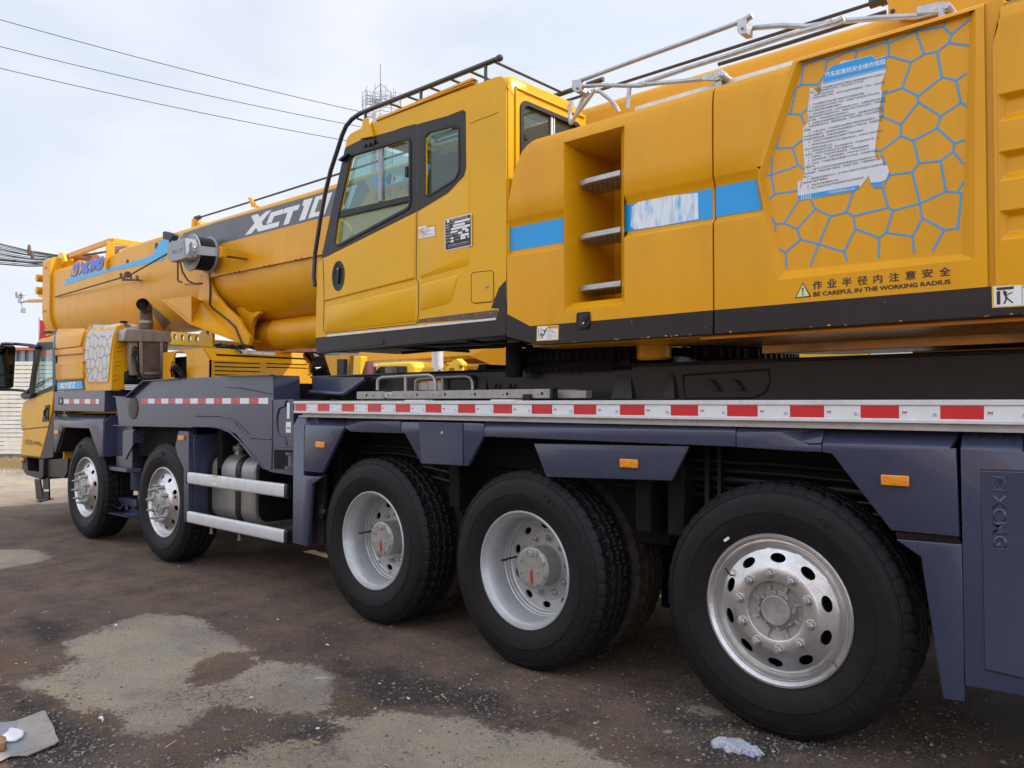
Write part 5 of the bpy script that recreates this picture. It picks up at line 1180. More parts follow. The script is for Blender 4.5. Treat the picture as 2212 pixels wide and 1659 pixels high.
# ladder recess: bevel, walls and back
zi0, zi1, xi0, xi1 = 2.090, 2.955, -2.722, -2.400
for a, b in (((r0, 2.045), (r1, 2.045)), ((r1, 2.045), (r1, 2.98)), ((r1, 2.98), (r0, 2.98)), ((r0, 2.98), (r0, 2.045))):
    pass
C4 = [(r0, 2.045), (r1, 2.045), (r1, 2.98), (r0, 2.98)]; I4 = [(xi0, zi0), (xi1, zi0), (xi1, zi1), (xi0, zi1)]
hs_.add([(x, YB, z) for x, z in C4]+[(x, 3.505, z) for x, z in I4]+[(x, 3.90, z) for x, z in I4],
        [(0, 1, 5, 4), (1, 2, 6, 5), (2, 3, 7, 6), (3, 0, 4, 7), (4, 5, 9, 8), (5, 6, 10, 9), (6, 7, 11, 10), (7, 4, 8, 11), (8, 9, 10, 11)])
hs_.add([(-2.93, 3.6, 3.07), (-2.93, 4.15, 3.07), (1.2, 4.15, 3.07), (1.2, 3.6, 3.07)], [(0, 1, 2, 3)])
hs_.add([(-3.1, 3.52, 1.88), (1.2, 3.52, 1.88), (1.2, 4.1, 1.88), (-3.1, 4.1, 1.88)], [(0, 1, 2, 3)])
hs_.box(-3.0, 1.2, 4.05, 4.1, 1.88, 3.05)
house = hs_.build("slew_housing", M['orange'], crane, bevel=0.004, smooth=30)
# second panel (hinged door) left of the honeycomb field
frz = [(1.975, -1.575), (2.088, -1.548), (2.40, -1.597), (2.576, -1.633), (3.043, -1.447), (3.08, -1.44)]
xr_ = lambda z: interp(frz, z)
hs2 = MB(); rowmesh(hs2, ZE, lambda z: XS+0.009, xr_); endwall(hs2, ZE, lambda z: XS+0.009, 3.56)
ZW = [2.392, 2.416, 2.49, 2.565, 2.605, 2.618]; hs2.add([(xr_(z), interp(PF, z), z) for z in ZW]+[(xr_(z)+0.02, YB, z) for z in ZW], [(i, i+1, 7+i, 6+i) for i in range(5)])
YI = 3.482
outer = [(-1.425, 3.052), (-1.607, 2.576), (-1.572, 2.33), (-1.523, 2.088), (-0.738, 2.088), (-0.722, 3.052)]
inner = [(-1.405, 3.052), (-1.588, 2.572), (-1.556, 2.345), (-1.500, 2.130), (-0.792, 2.120), (-0.748, 3.052)]
left = [(xr_(z)+(0.02 if 2.4 < z < 2.61 else 0.0), z) for z in (3.052, 3.051, 3.03, 3.02, 2.996, 2.98, 2.94, 2.896, 2.8, 2.75, 2.618, 2.605, 2.565, 2.49, 2.416, 2.392, 2.2, 2.045, 1.975)]
XG0, XG1 = -0.695, -0.672
ring = left+[(XG0, 1.975), (XG0, 3.052)]+[outer[5], outer[4], outer[3], outer[2], outer[1], outer[0]]
tr = tessellate_polygon([[Vector((x, z, 0)) for x, z in ring]]); hs2.add([(x, YB, z) for x, z in ring], [list(t) for t in tr])
n6 = 6
hs2.add([(x, YB, z) for x, z in outer]+[(x, YI, z) for x, z in inner], [(i, i+1, 7+i, 6+i) for i in range(5)]+[(6, 7, 8, 9, 10, 11)])
# rounded top over the field
zt5 = [(3.052, 3.452), (3.066, 3.458), (3.076, 3.475), (3.080, 3.52), (3.080, 3.62)]
hs2.add([(x, y, z) for x in (xr_(3.052), XG0) for z, y in zt5], [(i, i+1, 6+i, 5+i) for i in range(4)])
hs2.add([(-1.405, YI, 3.052), (-0.748, YI, 3.052), (-0.748, 3.452, 3.052), (-1.405, 3.452, 3.052)], [(0, 1, 2, 3)])
door2 = hs2.build("engine_door_panel", M['orange'], house, bevel=0.005, smooth=30)
# slanted crease beside the field
mb = MB(); a = [S(*p, 3.449) for p in Ec(1060, 640, 1115, 560, 1255, 262, 1268, 268, 1135, 575, 1078, 655)]
c_m = MB(); c_m.add([a[0], a[1], a[2], S(*Ec(1262, 266)[0], 3.438), S(*Ec(1122, 572)[0], 3.438), S(*Ec(1068, 652)[0], 3.438)], [(0, 1, 4, 5), (1, 2, 3, 4)])
# third panel with vents
hs3 = MB()
vents = [(-0.646, 0.25, 2.596, 2.70), (-0.648, 0.25, 2.372, 2.482), (-0.652, 0.25, 2.150, 2.258)]
o3 = [(XG1, 1.975), (1.2, 1.975), (1.2, 2.99), (XG1+0.03, 2.99)]
vx0, vx1 = -0.649, 0.25
hs3.add([(XG1, YB, 1.975), (vx0, YB, 1.975), (vx0, YB, 2.99), (XG1+0.03, YB, 2.99), (XG1, YB, 2.9)], [(0, 1, 2, 3, 4)]); hs3.add([(vx1, YB, 1.975), (1.2, YB, 1.975), (1.2, YB, 2.99), (vx1, YB, 2.99)], [(0, 1, 2, 3)])
for za, zc_ in ((1.975, 2.150), (2.258, 2.372), (2.482, 2.596), (2.70, 2.99)): hs3.add([(vx0, YB, za), (vx1, YB, za), (vx1, YB, zc_), (vx0, YB, zc_)], [(0, 1, 2, 3)])
vents = [(vx0, vx1, z0, z1) for _, _, z0, z1 in vents]
for x0, x1, z0, z1 in vents:
    hs3.add([(x0, YB, z0), (x1, YB, z0), (x1, YB, z1), (x0, YB, z1), (x0+0.022, 3.475, z0+0.03), (x1, 3.475, z0+0.03), (x1, 3.475, z1-0.02), (x0+0.022, 3.475, z1-0.02)], [(0, 1, 5, 4), (1, 2, 6, 5), (2, 3, 7, 6), (3, 0, 4, 7), (4, 5, 6, 7)])
zt6 = [(2.99, 3.45), (3.03, 3.458), (3.055, 3.475), (3.072, 3.51), (3.08, 3.62)]
hs3.add([(x, y, z) for x in (XG1+0.03, 1.2) for z, y in zt6], [(i, i+1, 6+i, 5+i) for i in range(4)])
hs3.add([(XG1, YB, 1.975), (XG1, YB, 2.9), (XG1+0.03, YB, 2.99), (XG1+0.03, 3.475, 3.055), (XG1+0.03, 3.62, 3.08), (XG1+0.03, 3.62, 1.975)], [(0, 1, 2, 3, 4, 5)])
hs3.build("counterweight_panel", M['orange'], house, bevel=0.005, smooth=30)
MB().box(XG0-0.01, XG1+0.04, 3.466, 3.62, 1.98, 3.07).build("panel_groove", M['orange'], house)
MB().box(-2.35, -0.72, 3.56, 3.64, 3.081, 3.110).build("top_highlight_strip", M['alu'], house)  # pale strip stands in for the highlight along the housing top
# dark base band
mb = MB()
mb.add([(-3.175, YB-0.0, 2.062), (-3.172, YB, 1.926), (-2.934, YB, 1.866), (XS, YB, 1.866), (XS, YB, 1.978), (-3.05, YB, 1.972)], [list(range(6))])
bn = mb; bnd = MB()
bnd.plate([[(-3.178, 2.062), (-3.176, 1.926), (-2.934, 1.864), (XS, 1.864), (XS, 1.978), (-2.985, 1.972)]], YB-0.002, YB+0.06)
bnd.plate([[(XS+0.009, 1.864), (XG0, 1.864), (XG0, 1.978), (XS+0.009, 1.978)]], YB-0.002, YB+0.06)
bnd.plate([[(XG0, 1.864), (1.2, 1.864), (1.2, 1.978), (XG0, 1.978)]], YB-0.002, YB+0.06)
band = bnd.build("base_band", M['charcoal'], house, bevel=0.002)
rq = random.Random(4); chm = MB()
for i in range(46):
    x_ = rq.uniform(-2.9, -0.1); s_ = rq.uniform(.002, .008); z_ = 1.8645+rq.uniform(0, .003) if rq.random() < .8 else rq.uniform(1.88, 1.975); s2 = s_ if z_ < 1.87 else s_*.4
    chm.add([(x_+math.cos(t)*s2*rq.uniform(.7, 1.5), YB-0.0026, z_+abs(math.sin(t))*s2*rq.uniform(.4, .9)) for t in (0, .7, 1.5, 2.3, 3.1)], [(0, 1, 2, 3, 4)])
tag(chm.build("paint_chips", M['orange'], band, smooth=0), None, None, kind='stuff')
MB().box(-3.178, -3.17, 3.452, 4.0, 1.93, 2.3).build("front_face", M['charcoal'], house)
MB().box(XS-0.0, XS+0.009, 3.52, 3.56, 1.87, 3.05).build("panel_gap", M['rusty'], house)
# steps in the recess
for ex, ey in ((313, 757), (313, 987), (313, 1205)):
    z1 = S(*Ec(ex+20, ey)[0], 3.50).z; th = 0.030
    mb = MB(); lp_ = [(xi0+0.004, 3.58), (xi0+0.03, 3.53), (xi0+0.09, 3.508), (xi1-0.005, 3.500), (xi1-0.005, 3.74), (xi0+0.004, 3.74)]
    mb.prism(lp_, 'z', z1-th, z1); st = mb.build("step", M['galv'], house, bevel=0.003)
    dm = MB()
    for i in range(8):
        for j in range(3): dm.cyl((xi0+0.06+i*0.033, 3.56+j*0.05, z1-th+0.0005), 0.009, -0.0012, 'z', 8)
    dm.build("grip_hole", M['inkb'], st, smooth=0)
# cyan waist bands
def strip_plate(name, m, c, pts, Y, parent, th=0.0012): return MB().plate([xz(c(*pts), Y)], Y-th, Y).build(name, m, parent, smooth=0)
YW = 3.4755
strip_plate("waist_stripe", M['decalb'], Ec, (35, 955, 270, 908, 270, 1022, 35, 1062), YW, house)
strip_plate("waist_stripe", M['decalb'], Ec, (527, 855, 896, 787, 898, 922, 527, 980), YW, house)
strip_plate("waist_stripe", M['decalb'], Ec, (911, 777, 1078, 748, 1105, 885, 912, 916), YW-0.001, door2)
m_f = mat('scratched_white_decal', (0.68, 0.74, 0.80), 0.45, 0, 0, 0.06, 14, dirt=(0.03, 0.36, 0.66), dirt_amt=1.0, streak=True)
strip_plate("worn_decal", m_f, Ec, (557, 872, 600, 842, 700, 828, 836, 814, 838, 925, 700, 950, 570, 970, 552, 955), YW-0.002, house)
# honeycomb lines on the field
NL_ = [(1370,215,1360,245,1280,275),(1360,245,1380,255,1372,300),(1495,180,1488,210,1380,255),(1488,210,1505,218,1500,245),(1635,140,1632,178,1505,215),(1632,178,1640,185,1640,235,1630,245),(1765,110,1755,130,1640,182),(1755,130,1790,228,1735,262,1640,235),
(1883,85,1870,112,1760,130),(1870,112,1905,145,2002,65,2003,58),(1905,145,1895,180,1985,192),(1895,180,1845,217,1790,228),(1845,217,1865,325,1925,338,1968,310),(1735,262,1697,370,1618,398),(1697,370,1765,405,1865,325),(1765,405,1765,430,1692,525,1610,490),(1618,398,1612,490),(1765,430,1860,490,1945,432,1925,338),(1945,432,1968,446),
(1860,490,1845,540,1745,593,1692,572,1692,525),(1692,572,1610,635,1582,635),(1745,593,1768,688,1860,678,1912,638,1918,605,1845,540),(1918,605,1960,590),(1912,638,1955,690),(1860,678,1882,808,1772,858,1740,725,1768,688),(1740,725,1645,738,1610,650),(1882,808,1948,813,1932,962),(1955,770,1930,812),(1645,738,1615,790,1580,792),(1615,790,1638,875,1492,912,1462,895,1490,815),
(1638,875,1660,888,1772,858),(1660,888,1628,982,1742,997,1782,920,1772,858),(1782,920,1875,970,1940,962),(1875,970,1825,1058),(1742,997,1748,1065),(1628,982,1600,1003,1598,1085),(1600,1003,1500,965,1492,912),(1500,965,1452,1063,1345,1030,1395,912,1462,895),(1452,1063,1465,1100),(1345,1030,1310,1120),(1345,1030,1268,1010,1255,965,1330,880,1395,912),(1330,880,1312,845),
(1268,1010,1205,1065,1210,1130),(1205,1065,1180,1050),(1255,965,1198,942,1258,850),(1198,942,1165,945,1145,918),(1165,945,1160,975),(1280,275,1270,357,1340,355,1350,392),(1340,355,1368,318),(1270,357,1250,370,1225,368),(1250,370,1225,480,1188,488),(1225,480,1270,483,1284,520),(1270,483,1300,455),(1188,488,1168,625,1135,632),(1168,625,1235,622,1288,580),(1235,622,1255,690,1282,715),(1150,635,1145,738,1098,745),(1145,738,1252,700),(1145,738,1158,818,1125,855),(1158,818,1255,805)]
hm = MB()
for li_, pl_ in enumerate(NL_):
    P_ = [S(*p, YI-0.0012) for p in Ec(*pl_)]
    for ki_, (a, b) in enumerate(zip(P_[:-1], P_[1:])):
        t = (b-a).normalized(); s_ = Vector((-t.z, 0, t.x))*0.0036; o_q = Vector((0, -0.00005*((li_*3+ki_*7) % 19), 0)); a = a+o_q; b = b+o_q; a = a-t*0.003; b = b+t*0.003
        hm.add([a-s_, a+s_, b+s_, b-s_], [(0, 1, 2, 3)])
hm.build("honeycomb_lines", M['decalb'], door2, smooth=0)
# torn operating-rules poster
YPo = YI-0.0022
pp_ = Qc(497,515,530,530,548,556,580,575,592,520,600,478,615,435,650,368,690,332,742,322,760,300,850,290,1010,250,1045,282,1125,255,1129,350,1124,392,1098,465,1085,535,1098,545,1085,640,1070,705,1076,790,1050,930,1035,1060,1060,1122,1095,1112,1112,1170,1135,1160,1155,1212,1130,1280,1090,1300,1085,1332,1012,1336,985,1252,920,1338,880,1362,860,1382,520,1438,400,1456,394,1302,428,1284,415,1350,425,1352,440,1262,456,1200,440,1000,440,855,482,810,478,700,490,600)
pst = MB().plate([xz(pp_, YPo)], YPo-0.0006, YPo+0.0006).build("rules_poster", M['paper'], door2, smooth=0)
hd_ = MB(); hd_.plate([xz(Qc(604, 478, 618, 425, 655, 366, 690, 334, 742, 324, 850, 294, 1008, 254, 1043, 286, 1124, 259, 1128, 352, 608, 476), YPo-0.001)], YPo-0.0015, YPo-0.0008)
hd_.plate([xz(Qc(503, 1398, 905, 1328, 905, 1350, 858, 1380, 505, 1436), YPo-0.001)], YPo-0.0015, YPo-0.0008); hd_.plate([xz(Qc(990, 1308, 1090, 1300, 1086, 1328, 1012, 1332), YPo-0.001)], YPo-0.0015, YPo-0.0008)
hd_.plate([xz(Qc(398, 1416, 422, 1411, 424, 1450, 402, 1454), YPo-0.001)], YPo-0.0015, YPo-0.0008)
for i in range(4): hd_.plate([xz(Qc(432+i*18, 1410-i*3, 442+i*18, 1408-i*3, 442+i*18, 1446-i*3, 432+i*18, 1448-i*3), YPo-0.001)], YPo-0.0015, YPo-0.0008)
hd_.plate([xz(Qc(606, 482, 1127, 358, 1126, 364, 606, 490), YPo-0.001)], YPo-0.0015, YPo-0.0008)
hd_.build("poster_banner", M['decalb'], pst, smooth=0, split=True)
tt = MB()
def qline(mbx, s, x0, y0, adv, h, slope=-0.235, Y=YPo-0.002, c=Qc, bold=0.0, wdt=None):
    W = wdt if wdt else sum(adv if ord(ch) > 255 else adv*0.55 for ch in s)
    q4 = c(x0, y0, x0+W, y0+slope*W, x0+W, y0+slope*W-h, x0, y0-h); f = quadmap(*[S(*p, Y) for p in q4]); put_text(mbx, s, f, bold)
qline(tt, "汽车起重机安全操作规程", 622, 440, 45, 44, -0.232, bold=0.05, wdt=500)
tt.plate
tt.build("poster_title", M['decalw'], pst, smooth=0)
tt = MB()
RL = [("一、准备工作和起重作业除应严格执行履带起重机的有关规定外", 497, 552, 22), ("汽车、轮胎起重机的特点，还应注意以下几项：", 492, 574, 21.5), ("1、轮胎气压应充足。", 497, 598, 21.5), ("2、在松软地面工作时，应在作业前将地面填平、夯实。机身必须", 490, 622, 22), ("3、汽车起重机不准吊重行驶或不打支腿就吊重。", 487, 676, 21.5), ("4、轮胎起重机不打支腿工作时，轮胎的气压应在0.7MPa左右，起重", 485, 702, 22), ("不打支腿的额定重量范围内。", 482, 728, 21.5), ("5、轮胎起重机作业时，必须作短距离行走时，应遵照使用说明书的", 487, 754, 21.5), ("重物离地高度不能超过0.5米，重物必须在行走的正前方，行驶要缓", 484, 778, 21.5), ("实平整。严禁吊重后作长距离走行。", 484, 804, 21.3), ("6、当起重机的起重臂接近最大仰角吊重时，在卸重前应先将重物", 484, 830, 21.5), ("上，并保持绳拉紧状态，把起重臂放低，然后在脱钩，以防止起重机卸", 448, 862, 21.3), ("倾翻。", 446, 886, 21), ("二、行使过程中，汽车起重机的起重臂不得硬性靠在拖架上，拖架", 480, 904, 21.8), ("约50毫米的橡胶快，吊钩挂在汽车前端保险杠上不得过紧。轮胎起重机", 446, 938, 21), ("升到接近极限位置，并固定在起重臂上。", 446, 964, 21), ("三、全液压汽车起重机还必须遵守下列各项规定：", 482, 982, 21), ("1、发动机启动后将油泵与动力输出轴结合，在待速下进行预热，", 484, 1008, 21.5), ("达30才能进行起重作业。", 452, 1042, 21), ("2、在支腿伸出放平后，即关闭支腿开关。如地面松软不平，应", 484, 1060, 21.3), ("放枕木，检查安全可靠后在进行起重作业。", 456, 1090, 21.2), ("3、吊重物时，不得突然升降起重臂，严禁伸缩起重臂。", 480, 1110, 20.8), ("4、当起重臂全伸，而使用副臂时，仰角不得小于50℃。", 480, 1136, 20.8), ("5、作业时，不得超过额定起重量的工作半径，亦不得斜拉起", 480, 1164, 21.5), ("面起吊。", 460, 1190, 21), ("6、一般只允许空钩和吊重在额定起重量30%以内使用自由下落", 478, 1214, 21.2), ("作时应缓慢，不要突然踏下或放松。除自由下落外，不要把脚放在自", 442, 1246, 21), ("板上。", 442, 1270, 21), ("7、蓄能器应保持规定压力，低于或大于规定压力范围不仅会使系统恶", 476, 1290, 21), ("而且会引起严重事故。", 442, 1320, 21), ("8、在现场不得带重物行走。", 476, 1344, 21), ("9、除上述规定外还应严格按说明书有关规定执行。", 476, 1368, 21)]
for s_, x0, y0, ad in RL: qline(tt, s_, x0, y0, ad, 17, -0.205 if y0 > 1000 else -0.225)
tt.build("poster_text", M['faded'], pst, smooth=0)
tt = MB(); qline(tt, "中铁四局集团锦江大道", 650, 1400, 22, 20, -0.16, bold=0.02); tt.build("poster_footer", M['decalw'], pst, smooth=0)
# warning lettering and triangle
YT = 3.4495
tt = MB(); chs = "作业半径内注意安全"
cps = [(335, 350), (463, 333), (594, 321), (731, 308), (874, 293), (1011, 279), (1156, 262), (1306, 245), (1458, 230)]; wds = [78, 80, 84, 86, 75, 88, 92, 92, 98]
for ch, (x0, y0), w_ in zip(chs, cps, wds):
    q4 = Vc(x0, y0+4, x0+w_, y0+4-w_*0.085, x0+w_, y0-72-w_*0.085, x0, y0-72); put_text(tt, ch, quadmap(*[S(*p, YT-0.0012) for p in q4]), 0.05)
for s_, x0, x1, y0, y1 in (("BE", 340, 403, 414, 409), ("CAREFUL", 422, 690, 406, 382), ("IN", 706, 770, 380, 374), ("THE", 792, 912, 370, 361), ("WORKING", 930, 1266, 359, 328), ("RADIUS", 1292, 1560, 325, 299)):
    q4 = Vc(x0, y0, x1, y1, x1, y1-41, x0, y0-39); put_text(tt, s_, quadmap(*[S(*p, YT-0.0012) for p in q4]), 0.03)
tt.build("warning_lettering", M['ink'], house, smooth=0)
tt = MB().plate([xz(Vc(178, 430, 322, 414, 248, 290), YT)], YT-0.0012, YT-0.0004).build("warning_triangle", M['ink'], house, smooth=0)
MB().plate([xz(Vc(192, 420, 306, 407, 248, 305), YT)], YT-0.0022, YT-0.0014).build("triangle_fill", mat('pale_lime_decal', (0.62, 0.66, 0.36), 0.45), tt, smooth=0)
MB().plate([xz(Vc(242, 336, 256, 335, 252, 384, 246, 384), YT)], YT-0.0032, YT-0.0024).lathe([(0.0035, 0), (0.0035, -0.0008), (1e-4, -0.0008)], S(*Vc(249, 396)[0], YT-0.0024), seg=10).build("exclamation_mark", M['ink'], tt, smooth=0)
# ladder warning sticker on the base band
def sticker(c, q, Y, parent, figs=(), header=None, split=None, border=True):
    p = [S(*a, Y) for a in c(*q)]   # tl, tr, br, bl
    bil = lambda u, v, off=0.0: (p[3]*(1-u)+p[2]*u)*(1-v)+(p[0]*(1-u)+p[1]*u)*v+Vector((0, off, 0))
    def poly(mbx, pts, off): mbx.add([bil(u, v, off) for u, v in pts], [list(range(len(pts)))])
    rt_ = MB(); poly(rt_, [(0, 0), (1, 0), (1, 1), (0, 1)], -0.0012); base = rt_.build("warning_sticker", M['stickY'] if border else M['decalw'], parent, smooth=0)
    b = MB(); poly(b, [(0.035, 0.05), (0.965, 0.05), (0.965, 0.95), (0.035, 0.95)], -0.0020)
    b.build("sticker_field", M['decalw'], base, smooth=0)
    if header: b = MB(); poly(b, header, -0.0026); b.build("sticker_header", M['stickY'], base, smooth=0)
    b = MB()
    for f in figs: poly(b, f, -0.0034)
    b.build("sticker_figure", M['ink'], base, smooth=0)
    return base, bil
def lineq(x0, y0, x1, y1, w=0.02, asp=0.7):
    dx, dy = x1-x0, (y1-y0)*asp; L2 = math.hypot(dx, dy); nx, ny = -dy/L2*w/2, dx/L2*w/2/asp
    return [(x0-nx, y0-ny), (x1-nx, y1-ny), (x1+nx, y1+ny), (x0+nx, y0+ny)]
def disc(u, v, r, asp=0.7): return [(u+math.cos(i*0.628)*r, v+math.sin(i*0.628)*r/asp) for i in range(10)]
figs = [lineq(0.08, 0.13, 0.08, 0.87, .012), lineq(0.21, 0.13, 0.21, 0.87, .012)]+[lineq(0.08, 0.2+i*0.145, 0.21, 0.2+i*0.145, .01) for i in range(5)]
figs += [lineq(0.46, 0.82, 0.32, 0.36, .045), lineq(0.32, 0.38, 0.24, 0.50, .035), lineq(0.24, 0.5, 0.15, 0.40, .03), lineq(0.33, 0.36, 0.22, 0.36, .035), lineq(0.22, 0.36, 0.30, 0.17, .03), lineq(0.38, 0.56, 0.26, 0.76, .028), disc(0.37, 0.68, 0.028), lineq(0.5, 0.06, 0.5, 0.94, .006), [(0.54, 0.82), (0.62, 0.82), (0.58, 0.93)]]
bs, bil = sticker(ec, (268, 965, 752, 938, 745, 1270, 258, 1298), YB-0.002, band, figs, [(0.5, 0.78), (0.965, 0.78), (0.965, 0.95), (0.5, 0.95)])
tx = MB()
for s_, u0, u1, v0, h in (("警告 WARNING", .65, .95, .82, .10), ("当您攀爬时请", .55, .75, .66, .06), ("握紧扶手以免坠落", .55, .79, .57, .06), ("小心，上下时请勿翻越", .55, .88, .48, .06), ("Fall hazard!", .55, .70, .36, .05), ("Be careful when climbing", .55, .88, .28, .05), ("Step off ladder when operating", .55, .93, .20, .05), ("or climbing.", .55, .72, .12, .05)):
    put_text(tx, s_, lambda u, v: bil(u0+(u1-u0)*u, v0+h*v, -0.0034))
tx.build("sticker_text", M['ink'], bs, smooth=0)
f2 = [[(0.08, .78), (0.36, .80), (0.36, .92), (0.08, .90)], [(0.08, .14), (0.14, .14), (0.14, .74), (0.08, .72)], lineq(0.21, .72, .24, .40, .035), disc(.235, .66, .02), lineq(.22, .52, .34, .66, .025), lineq(.24, .42, .20, .16, .028), lineq(.24, .42, .34, .18, .028), lineq(.2, .56, .2, .76, .02), lineq(0.49, 0.06, 0.49, 0.94, .006), [(.54, .84), (.66, .84), (.60, .93)]]
bs, bil = sticker(Vc, (1925, 318, 2490, 285, 2490, 485, 1930, 515), YB-0.002, band, f2, [(0.5, 0.80), (0.965, 0.80), (0.965, 0.95), (0.5, 0.95)])
tx = MB()
for s_, u0, u1, v0, h in (("在旋转部件附近请勿靠", .54, .92, .62, .08), ("近！", .54, .62, .50, .08), ("Impact hazard.", .54, .80, .38, .07), ("Keep away from", .54, .82, .27, .07), ("moving parts.", .54, .78, .17, .07)): put_text(tx, s_, lambda u, v: bil(u0+(u1-u0)*u, v0+h*v, -0.0034))
tx.build("sticker_text", M['faded'], bs, smooth=0)
# paddle latch
q = xz(ec(1155, 690, 1180, 665, 1400, 645, 1452, 655, 1465, 850, 1430, 1030, 1200, 1055, 1140, 1035, 1142, 900), YB)
lt = MB().plate([q], YB-0.008, YB-0.001).build("paddle_latch", M['black'], house, bevel=0.003)
q = xz(ec(1195, 760, 1250, 695, 1370, 688, 1410, 740, 1400, 930, 1350, 990, 1220, 990, 1190, 930), YB-0.008)
MB().plate([q], YB-0.0095, YB-0.0085).build("latch_well", M['inkb'], lt)
MB().plate([xz(ec(1255, 738, 1360, 725, 1395, 745, 1380, 830, 1345, 840, 1335, 930, 1270, 935, 1268, 830, 1255, 820), YB-0.012)], YB-0.016, YB-0.0095).plate([xz(ec(1195, 935, 1260, 945, 1400, 925, 1385, 985, 1330, 1005, 1220, 1005), YB-0.012)], YB-0.016, YB-0.0095).build("latch_paddle", M['black'], lt, bevel=0.003)
MB().cyl(S(*ec(1295, 900)[0], YB-0.017), 0.0055, -0.003, seg=12).build("latch_key", M['cream'], lt)

# handrails on the housing roof
def er(pts, Y): return [S(*p, Y) for p in Ec(*pts)]
hr = MB(); YR_ = 3.54; r_ = 0.0115
hr.tube(er((310, 380, 345, 365, 430, 359, 520, 362, 590, 362, 640, 354, 750, 345, 850, 335, 930, 318), YR_), r_, 12)
h1 = hr.build("handrail", M['galv'], house)
hr = MB(); hr.tube(er((320, 348, 600, 244, 800, 172, 1000, 98, 1058, 70), YR_), r_, 12); hr.build("upper_rail", M['galv'], h1)
hr = MB(); hr.tube(er((585, 358, 800, 285, 1000, 222, 1200, 155, 1440, 88), YR_+0.03), r_*1.05, 12); hr.build("upper_rail", M['galv'], h1)
hr = MB(); hr.tube(er((1010, 130, 1080, 117, 1180, 108, 1300, 112, 1420, 92, 1600, 76, 1760, 68, 1890, 32), YR_+0.06), r_*1.1, 12); hr.build("fold_rail", M['galv'], h1)
hr = MB(); hr.tube(er((402, 378, 296, 522), YR_), r_, 10); hr.tube(er((380, 388, 350, 415, 322, 480, 308, 510), YR_+0.05), r_, 10); hr.tube(er((300, 425, 294, 490, 300, 522), YR_+0.05), r_, 10)
hr.tube(er((546, 372, 538, 460), YR_), r_, 10); hr.tube(er((385, 385, 420, 385, 470, 425, 490, 450, 502, 475), YR_+0.12), r_, 10); hr.build("rail_support", M['galv'], h1, split=True)
def pl4(c, q, Y, th, nm, m, par, bv=0.003): return MB().plate([xz(c(*q), Y)], Y, Y+th).build(nm, m, par, bevel=bv)
pl4(Ec, (303, 338, 340, 333, 345, 385, 318, 390, 303, 375), YR_-0.02, 0.05, "hinge_plate", M['galv'], h1)
pl4(Ec, (1000, 80, 1040, 75, 1040, 140, 1012, 145, 1000, 130), YR_-0.02, 0.07, "hinge_plate", M['galv'], h1)
pl4(Ec, (850, 318, 925, 302, 935, 330, 905, 342, 850, 338), YR_-0.02, 0.012, "hinge_plate", M['galv'], h1)
pl4(Ec, (1757, 28, 1870, 5, 1895, 25, 1885, 45, 1850, 55, 1757, 58), YR_+0.03, 0.012, "hinge_plate", M['galv'], h1)
mb = MB()
for q in ((935, 320), (1885, 28)):
    c0 = er(q, YR_-0.03)[0]; mb.lathe([(1e-4, 0), (0.018, 0), (0.018, 0.13), (1e-4, 0.13)], c0, seg=16); mb.lathe([(0.012, 0), (0.012, -0.012), (1e-4, -0.012)], c0, seg=12)
for q in ((325, 372), (602, 352), (1020, 118), (1400, 88)): mb.cyl(er(q, YR_-0.022)[0], 0.007, -0.012, seg=10)
mb.tube(er((900, 340, 915, 325, 935, 318), YR_-0.045), 0.002, 5); mb.build("hinge_pin", M['galv'], h1, split=True)
mb = MB(); c0 = er((1440, 85), YR_+0.03)[0]; mb.tube([c0+Vector((-0.02, 0, -0.004)), c0+Vector((0.012, 0, 0.004))], 0.0155, 14); c0 = er((1058, 70), YR_)[0]; mb.tube([c0+Vector((-0.015, 0, -0.004)), c0+Vector((0.008, 0, 0.003))], 0.015, 14); mb.build("rail_plug", M['galv'], h1, split=True)
c0 = er((1885, 60), YR_+0.05)[0]; MB().box(c0.x-0.02, c0.x+0.02, 3.55, 3.62, 3.07, c0.z+0.03).build("rail_support", M['galv'], h1)
c0 = er((940, 338), YR_+0.05)[0]; MB().box(c0.x-0.01, c0.x+0.025, 3.53, 3.6, 3.06, c0.z+0.03).build("rail_support", M['galv'], h1)

# belly plates, slew ring
mb = MB(); mb.box(-1.95, 1.2, 3.52, 4.10, 1.845, 1.864); mb.hexa([(-1.9, 4.1, 1.80), (1.2, 4.1, 1.80), (1.2, 4.3, 1.79), (-1.5, 4.3, 1.79)], [(-1.9, 4.1, 1.864), (1.2, 4.1, 1.864), (1.2, 4.3, 1.864), (-1.5, 4.3, 1.864)])
mb.box(-1.2, 1.2, 4.3, 5.3, 1.785, 1.80)
tp = mb.build("belly_plate", M['tread'], house, bevel=0.003)
mb = MB()
for i in range(34):
    for j in range(9):
        x_, y_ = -1.15+i*0.05+(j % 2)*0.025, 4.33+j*0.09; mb.box(x_, x_+0.022, y_, y_+0.008, 1.7825, 1.784)
mb.build("grip_slot", M['inkb'], tp, smooth=0)
MB().box(-3.1, -1.4, 3.60, 4.15, 1.868, 1.878).build("bottom_plate", M['orange'], house)
rg = MB(); NT = 110
def tooth(r, t, th): return r-(0.022 if (r > 0.93 and (th*NT/(2*math.pi)) % 1 < 0.5) else 0)
rg.lathe([(0.6, 1.86), (0.955, 1.86), (0.96, 1.855), (0.96, 1.80), (0.955, 1.795), (0.90, 1.795), (0.90, 1.75), (0.97, 1.75), (0.97, 1.73)], (-3.02, 4.8, 0), 'z', NT*4, tooth)
rg.lathe([(0.95, 1.87), (0.95, 1.90), (0.4, 1.90)], (-3.02, 4.8, 0), 'z', 60)
rg.build("slew_ring", M['under'], crane)
